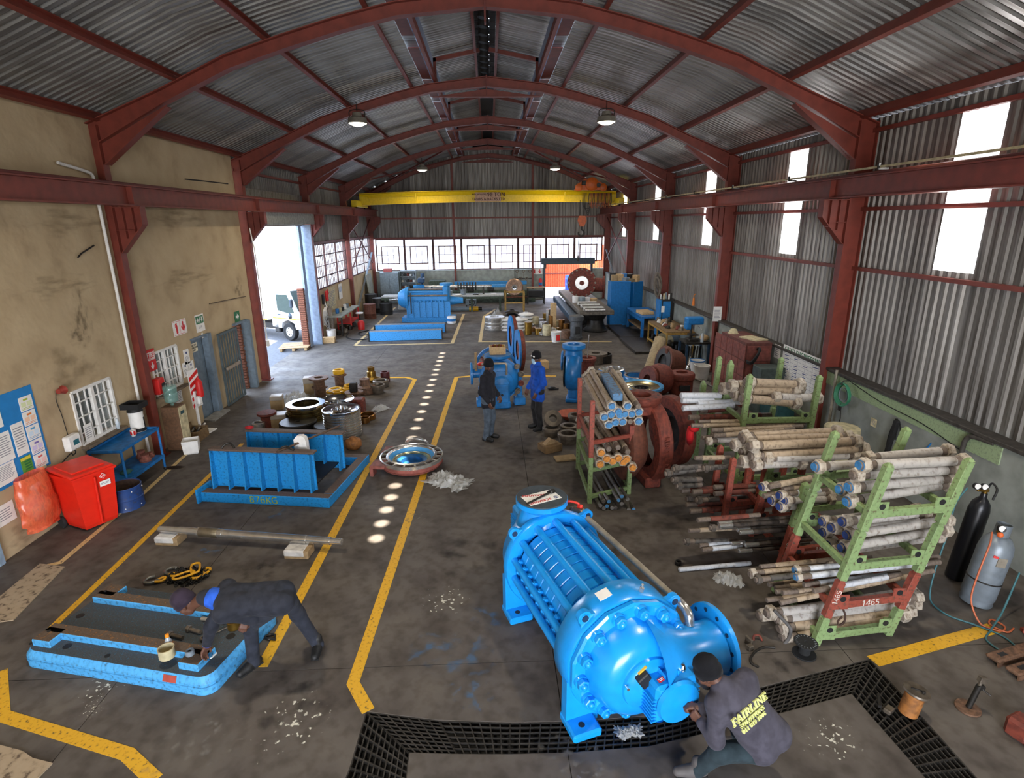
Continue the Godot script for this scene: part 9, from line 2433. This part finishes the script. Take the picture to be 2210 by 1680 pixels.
func crane():
	var z := -31.5
	var ye := mt("crane_yellow","e6c400",0.4,0.0,0.08)
	var cr := thing("overhead_crane","yellow overhead crane girder spanning the hall with a lettered plate","crane",V(0,5.9,z))
	var n := 8
	var g := G()
	for i in n:
		var x0 := -6.7+13.4*i/n
		var x1 := x0+13.4/n
		var y0 := 0.12*(1.0 - pow(x0/6.7,2.0))
		var y1 := 0.12*(1.0 - pow(x1/6.7,2.0))
		for e in [[0.12,0.26,0.3],[-0.12,0.26,0.3]]:
			pass
		g.prism(P2([x0,-0.3+y0,x1,-0.3+y1,x1,0.26+y1,x0,0.26+y0]),0.02,T(V(0,0,-0.01)))
		g.bar(V(x0,0.26+y0,0),V(x1,0.26+y1,0),0.36,0.03)
		g.bar(V(x0,-0.3+y0,0),V(x1,-0.3+y1,0),0.32,0.03)
		g.bar(V(x0,0.14+y0,0.1),V(x1,0.14+y1,0.1),0.03,0.2,0.0,V(0,1,0.6))
	part("girder",g,ye,cr)
	for x in [-3.8,4.0]: part("web_stiffener",G().box(V(x,0.05,0.07),V(0.05,0.56,0.14)),ye,cr)
	for s in [-1.0,1.0]:
		var ec := part("end_carriage",G().box(V(s*6.75,-0.25,0),V(0.3,0.32,2.6),0.02),ye,cr)
		for q in [-1.0,1.0]: part("wheel",G().cyl(V(s*6.66,-0.36,q*1.0),V(s*6.84,-0.36,q*1.0),0.14,-1,18),mats.dark_steel,ec)
		part("end_bracket",G().prism(P2([s*6.7,-0.2,s*6.1,-0.28,s*6.3,0.1,s*6.7,0.14]),0.04,T(V(0,0,0.14))),ye,ec)
	var pl := part("lettered_plate",G().box(V(-0.05,0.05,0.19),V(1.35,0.46,0.02)),mt("plate_pink","cba58a",0.6,0,0.15),cr)
	var ink := mt("plate_ink","4a2a22",0.6,0,0)
	text(pl,"10 TON",0.2,ink,T(V(0.38,0.16,0.202)),"lettering",false,0.004)
	text(pl,"MAX. WORKING LOAD",0.07,ink,T(V(-0.36,0.18,0.202)),"lettering",false,0.004)
	text(pl,"TANKS & RACKS LTD",0.13,ink,T(V(-0.02,-0.06,0.202)),"lettering",false,0.004)
	var om := mt("hoist_orange","d8661c",0.45,0,0.15)
	var h := thing("crane_hoist","orange hoist trolley riding on top of the yellow girder","hoist",V(5.3,6.28,z))
	part("hoist_frame",G().prism(P2([-0.85,-0.05,0.85,-0.05,0.6,0.3,0.2,0.52,-0.3,0.5,-0.6,0.3]),0.1,T(V(0,0,0.25))),om,h)
	part("drum",G().lathe([[0,0.0],[0.3,0.0],[0.33,0.05],[0.33,0.2],[0.26,0.26],[0,0.28]],26,T(V(0.05,0.24,0.34),90)),om,h)
	for x in [-0.62,0.66]: part("wheel",G().lathe([[0.05,0.0],[0.16,0.0],[0.19,0.03],[0.19,0.1],[0.1,0.14],[0,0.14]],20,T(V(x,0.08,0.34),90)),om,h)
	part("motor",G().cyl(V(0.38,0.18,0.3),V(0.38,0.18,0.62),0.11,-1,16),mats.dark_steel,h)
	part("control_box",G().box(V(-0.32,0.3,0.4),V(0.3,0.22,0.16),0.03),mats.dark_steel,h)
	var fs := thing("festoon_cable","bunch of orange and black loops of cable hanging at the right of the crane","cable",V(5.8,5.95,z+0.3))
	for k in 16:
		var x := -0.55+0.075*k
		var l := 0.42+0.1*(k % 3)
		part("cable_loop",G().tube([V(x,0.12,0),V(x - 0.02,-0.25*l,0.02),V(x+0.01,-l,0.03),V(x+0.05,-l*0.3,0.02),V(x+0.04,0.12,0)],0.018,5),mt("cable_rust","a4562c",0.6,0,0.2) if k % 3 else mats.black,fs)
	for k in 4: part("cable_loop",G().tube([V(-0.7 - 0.06*k,0.15,0),V(-0.72 - 0.05*k,-0.5,0.02),V(-0.6,-0.95+0.1*k,0.03),V(-0.5,-0.5,0.02),V(-0.5,0.1,0)],0.014,5),mats.black,fs)
	var hb := thing("hook_block","orange hook block with a dark hook hanging below the crane","hook",V(4.92,4.6,z+0.2))
	for x in [-0.1,0.1]: part("hoist_rope",G().cyl(V(x,0.2,0),V(x*1.2,1.15,0),0.014,-1,6),mats.dark_steel,hb)
	part("block_body",G().prism(P2([-0.16,0.35,0.16,0.35,0.24,0.1,0.1,-0.2,-0.1,-0.2,-0.24,0.1]),0.16,T(V(0,0,-0.08))),mt("hook_orange","a8522c",0.55,0,0.25),hb)
	part("hook",G().tube([V(0,-0.2,0),V(0,-0.34,0),V(0.13,-0.46,0),V(0.1,-0.62,0),V(-0.05,-0.68,0),V(-0.17,-0.58,0),V(-0.16,-0.5,0)],0.05,10),mats.dark_steel,hb)
	one("pendant_cable","thin pendant control cable hanging down past the far windows","cable",G().cyl(V(4.75,2.9,z+0.2),V(4.8,5.7,z+0.2),0.014,-1,6).box(V(4.75,2.75,z+0.2),V(0.07,0.3,0.07),0.01),mats.dark_steel)
	var lp := mt("lamp_body","8a8578",0.5,0.3,0.2)
	for k in 6:
		var at: Vector3 = [V(-3.6,7.36,-17.4),V(3.36,7.36,-17.4),V(-3.2,7.14,-29.6),V(3.27,7.14,-29.6),V(-3.5,7.36,-5.3),V(3.4,7.36,-5.3)][k]
		var o := thing("ceiling_lamp",["round high-bay lamp on the second rafter, left of the ridge","round high-bay lamp on the second rafter, right of the ridge","far left round high-bay lamp above the crane","far right round high-bay lamp above the crane","round high-bay lamp behind the first rafter, on the left slope","round high-bay lamp behind the first rafter, on the right slope"][k],"lamp",at)
		part("lamp_housing",G().lathe([[0.25,0.0],[0.27,0.02],[0.25,0.14],[0.14,0.18],[0.12,0.28],[0,0.29]],28),lp,o)
		part("lamp_glass",G().lathe([[0,-0.07],[0.12,-0.06],[0.245,0.0],[0,0.005]],28),glow("lamp_glow","fff4d8",4.0),o)
		part("guard_bracket",G().tube([V(-0.2,0.1,0),V(-0.2,0.32,0),V(0.2,0.32,0),V(0.2,0.1,0)],0.012,6).cyl(V(0,0.32,0),V(0,0.55,0),0.012,-1,6),mats.dark_steel,o)
		var l := SpotLight3D.new()
		l.name = "lamp_light"
		l.light_energy = 12.0
		l.light_color = Color(1.0,0.95,0.86)
		l.spot_angle = 80.0
		l.spot_range = 40.0
		l.spot_attenuation = 2.0
		l.light_size = 0.18
		l.shadow_enabled = true
		o.add_child(l,true)
		l.position = V(0,-0.1,0)
		l.rotation_degrees = V(-90,0,0)

func stain_mat(key: String,col: String,sd: int,thr: float,soft: float,most: float,freq := 0.03) -> StandardMaterial3D:
	if mats.has(key): return mats[key]
	var n := 160
	var f := FastNoiseLite.new()
	f.seed = sd; f.frequency = freq; f.fractal_octaves = 5
	var im := Image.create(n,n,false,Image.FORMAT_RGBA8)
	var c := C(col)
	for y in n:
		for x in n:
			var r := Vector2(x - n*0.5,y - n*0.5).length()/(n*0.5)
			var a := clampf(((f.get_noise_2d(x,y)*0.5+0.5)*(1.2 - r*0.5) - thr)/soft,0.0,1.0)*clampf((1.0 - r)*4.0,0.0,1.0)*most
			im.set_pixel(x,y,Color(c.r,c.g,c.b,a))
	var m := mt(key,"ffffff",0.75,0,0)
	m.transparency = BaseMaterial3D.TRANSPARENCY_ALPHA
	m.albedo_texture = ImageTexture.create_from_image(im)
	return m

func stains():
	var fl: Node = get_node("floor")
	var blue := stain_mat("stain_blue","4a86b8",5,0.56,0.5,0.55)
	var oil := stain_mat("stain_oil","1c1917",8,0.5,0.4,0.6,0.02)
	var white := stain_mat("stain_white","d8d4c4",12,0.72,0.06,0.9,0.09)
	var pale := stain_mat("stain_pale","8f8a82",15,0.6,0.3,0.5,0.05)
	var i := 0
	for e in [[V(-0.343,0.0,-5.289),1.1,blue],[V(-0.081,0.0,-5.981),0.8,blue],[V(-0.775,0.0,-5.456),0.9,blue],[V(-0.277,0.0,-4.764),0.7,blue],[V(-4.319,0.0,-7.665),0.6,blue],[V(-3.672,0.0,-8.756),0.7,blue],[V(-4.183,0.0,-5.08),0.9,white],[V(-4.13,0.0,-4.777),0.5,white],[V(-0.677,0.0,-6.281),1.2,white],[V(-1.997,0.0,-4.506),1.4,white],[V(-4.765,0.0,-6.997),0.9,oil],[V(-3.363,0.0,-7.139),0.8,oil],[V(-0.485,0.0,-7.331),1.6,oil],[V(1.802,0.0,-7.452),1.6,oil],[V(2.933,0.0,-8.373),1.8,oil],[V(-2.205,0.0,-4.859),1.2,oil],[V(3.12,0.0,-4.91),0.9,oil],[V(0.795,0.0,-10.83),1.5,oil],[V(3.123,0.0,-4.053),1.0,white],[V(0.706,0.0,-3.931),1.2,pale],[V(-2.9,0.0,-4.342),1.3,pale],[V(0.175,0.0,-13.48),1.6,pale],[V(-1.299,0.0,-8.463),1.0,pale],[V(3.513,0.0,-6.154),1.2,oil]]:
		var w: float = e[1]*0.5
		var p: Vector3 = e[0]+V(0,0.0035+0.0001*i,0)
		var b := Basis(Vector3.UP,i*1.3)
		part("floor_stain",G().quad2(p+b*V(-w,0,w),p+b*V(w,0,w),p+b*V(w,0,-w),p+b*V(-w,0,-w)),e[2],fl)
		i += 1
	var wl: Node = get_node("wall_left")
	var damp := stain_mat("stain_damp","5e5038",21,0.42,0.45,0.55,0.02)
	var run := stain_mat("stain_run","7c6b4c",25,0.45,0.5,0.5,0.02)
	for e in [[V(-7.194,3.204,-10.25),0.5,1.1,damp],[V(-7.194,2.91,-10.06),0.6,0.6,damp],[V(-7.194,2.924,-16.65),0.8,0.8,damp],[V(-7.194,3.755,-9.78),2.4,0.5,run],[V(-7.194,3.509,-13.88),3.5,0.6,run],[V(-7.194,4.77,-10.44),3.0,0.6,run],[V(-7.194,4.87,-13.93),3.8,0.7,run],[V(-7.194,2.349,-9.65),1.8,1.2,run],[V(-7.194,0.19,-8.037),1.6,0.6,run],[V(-7.194,1.007,-11.7),1.6,0.7,run]]:
		var p: Vector3 = e[0]+V(0.0001*i,0,0)
		var u := V(0,0,-e[1]*0.5)
		var v := V(0,e[2]*0.5,0)
		part("wall_stain",G().quad2(p - u - v,p+u - v,p+u+v,p - u+v),e[3],wl)
		i += 1
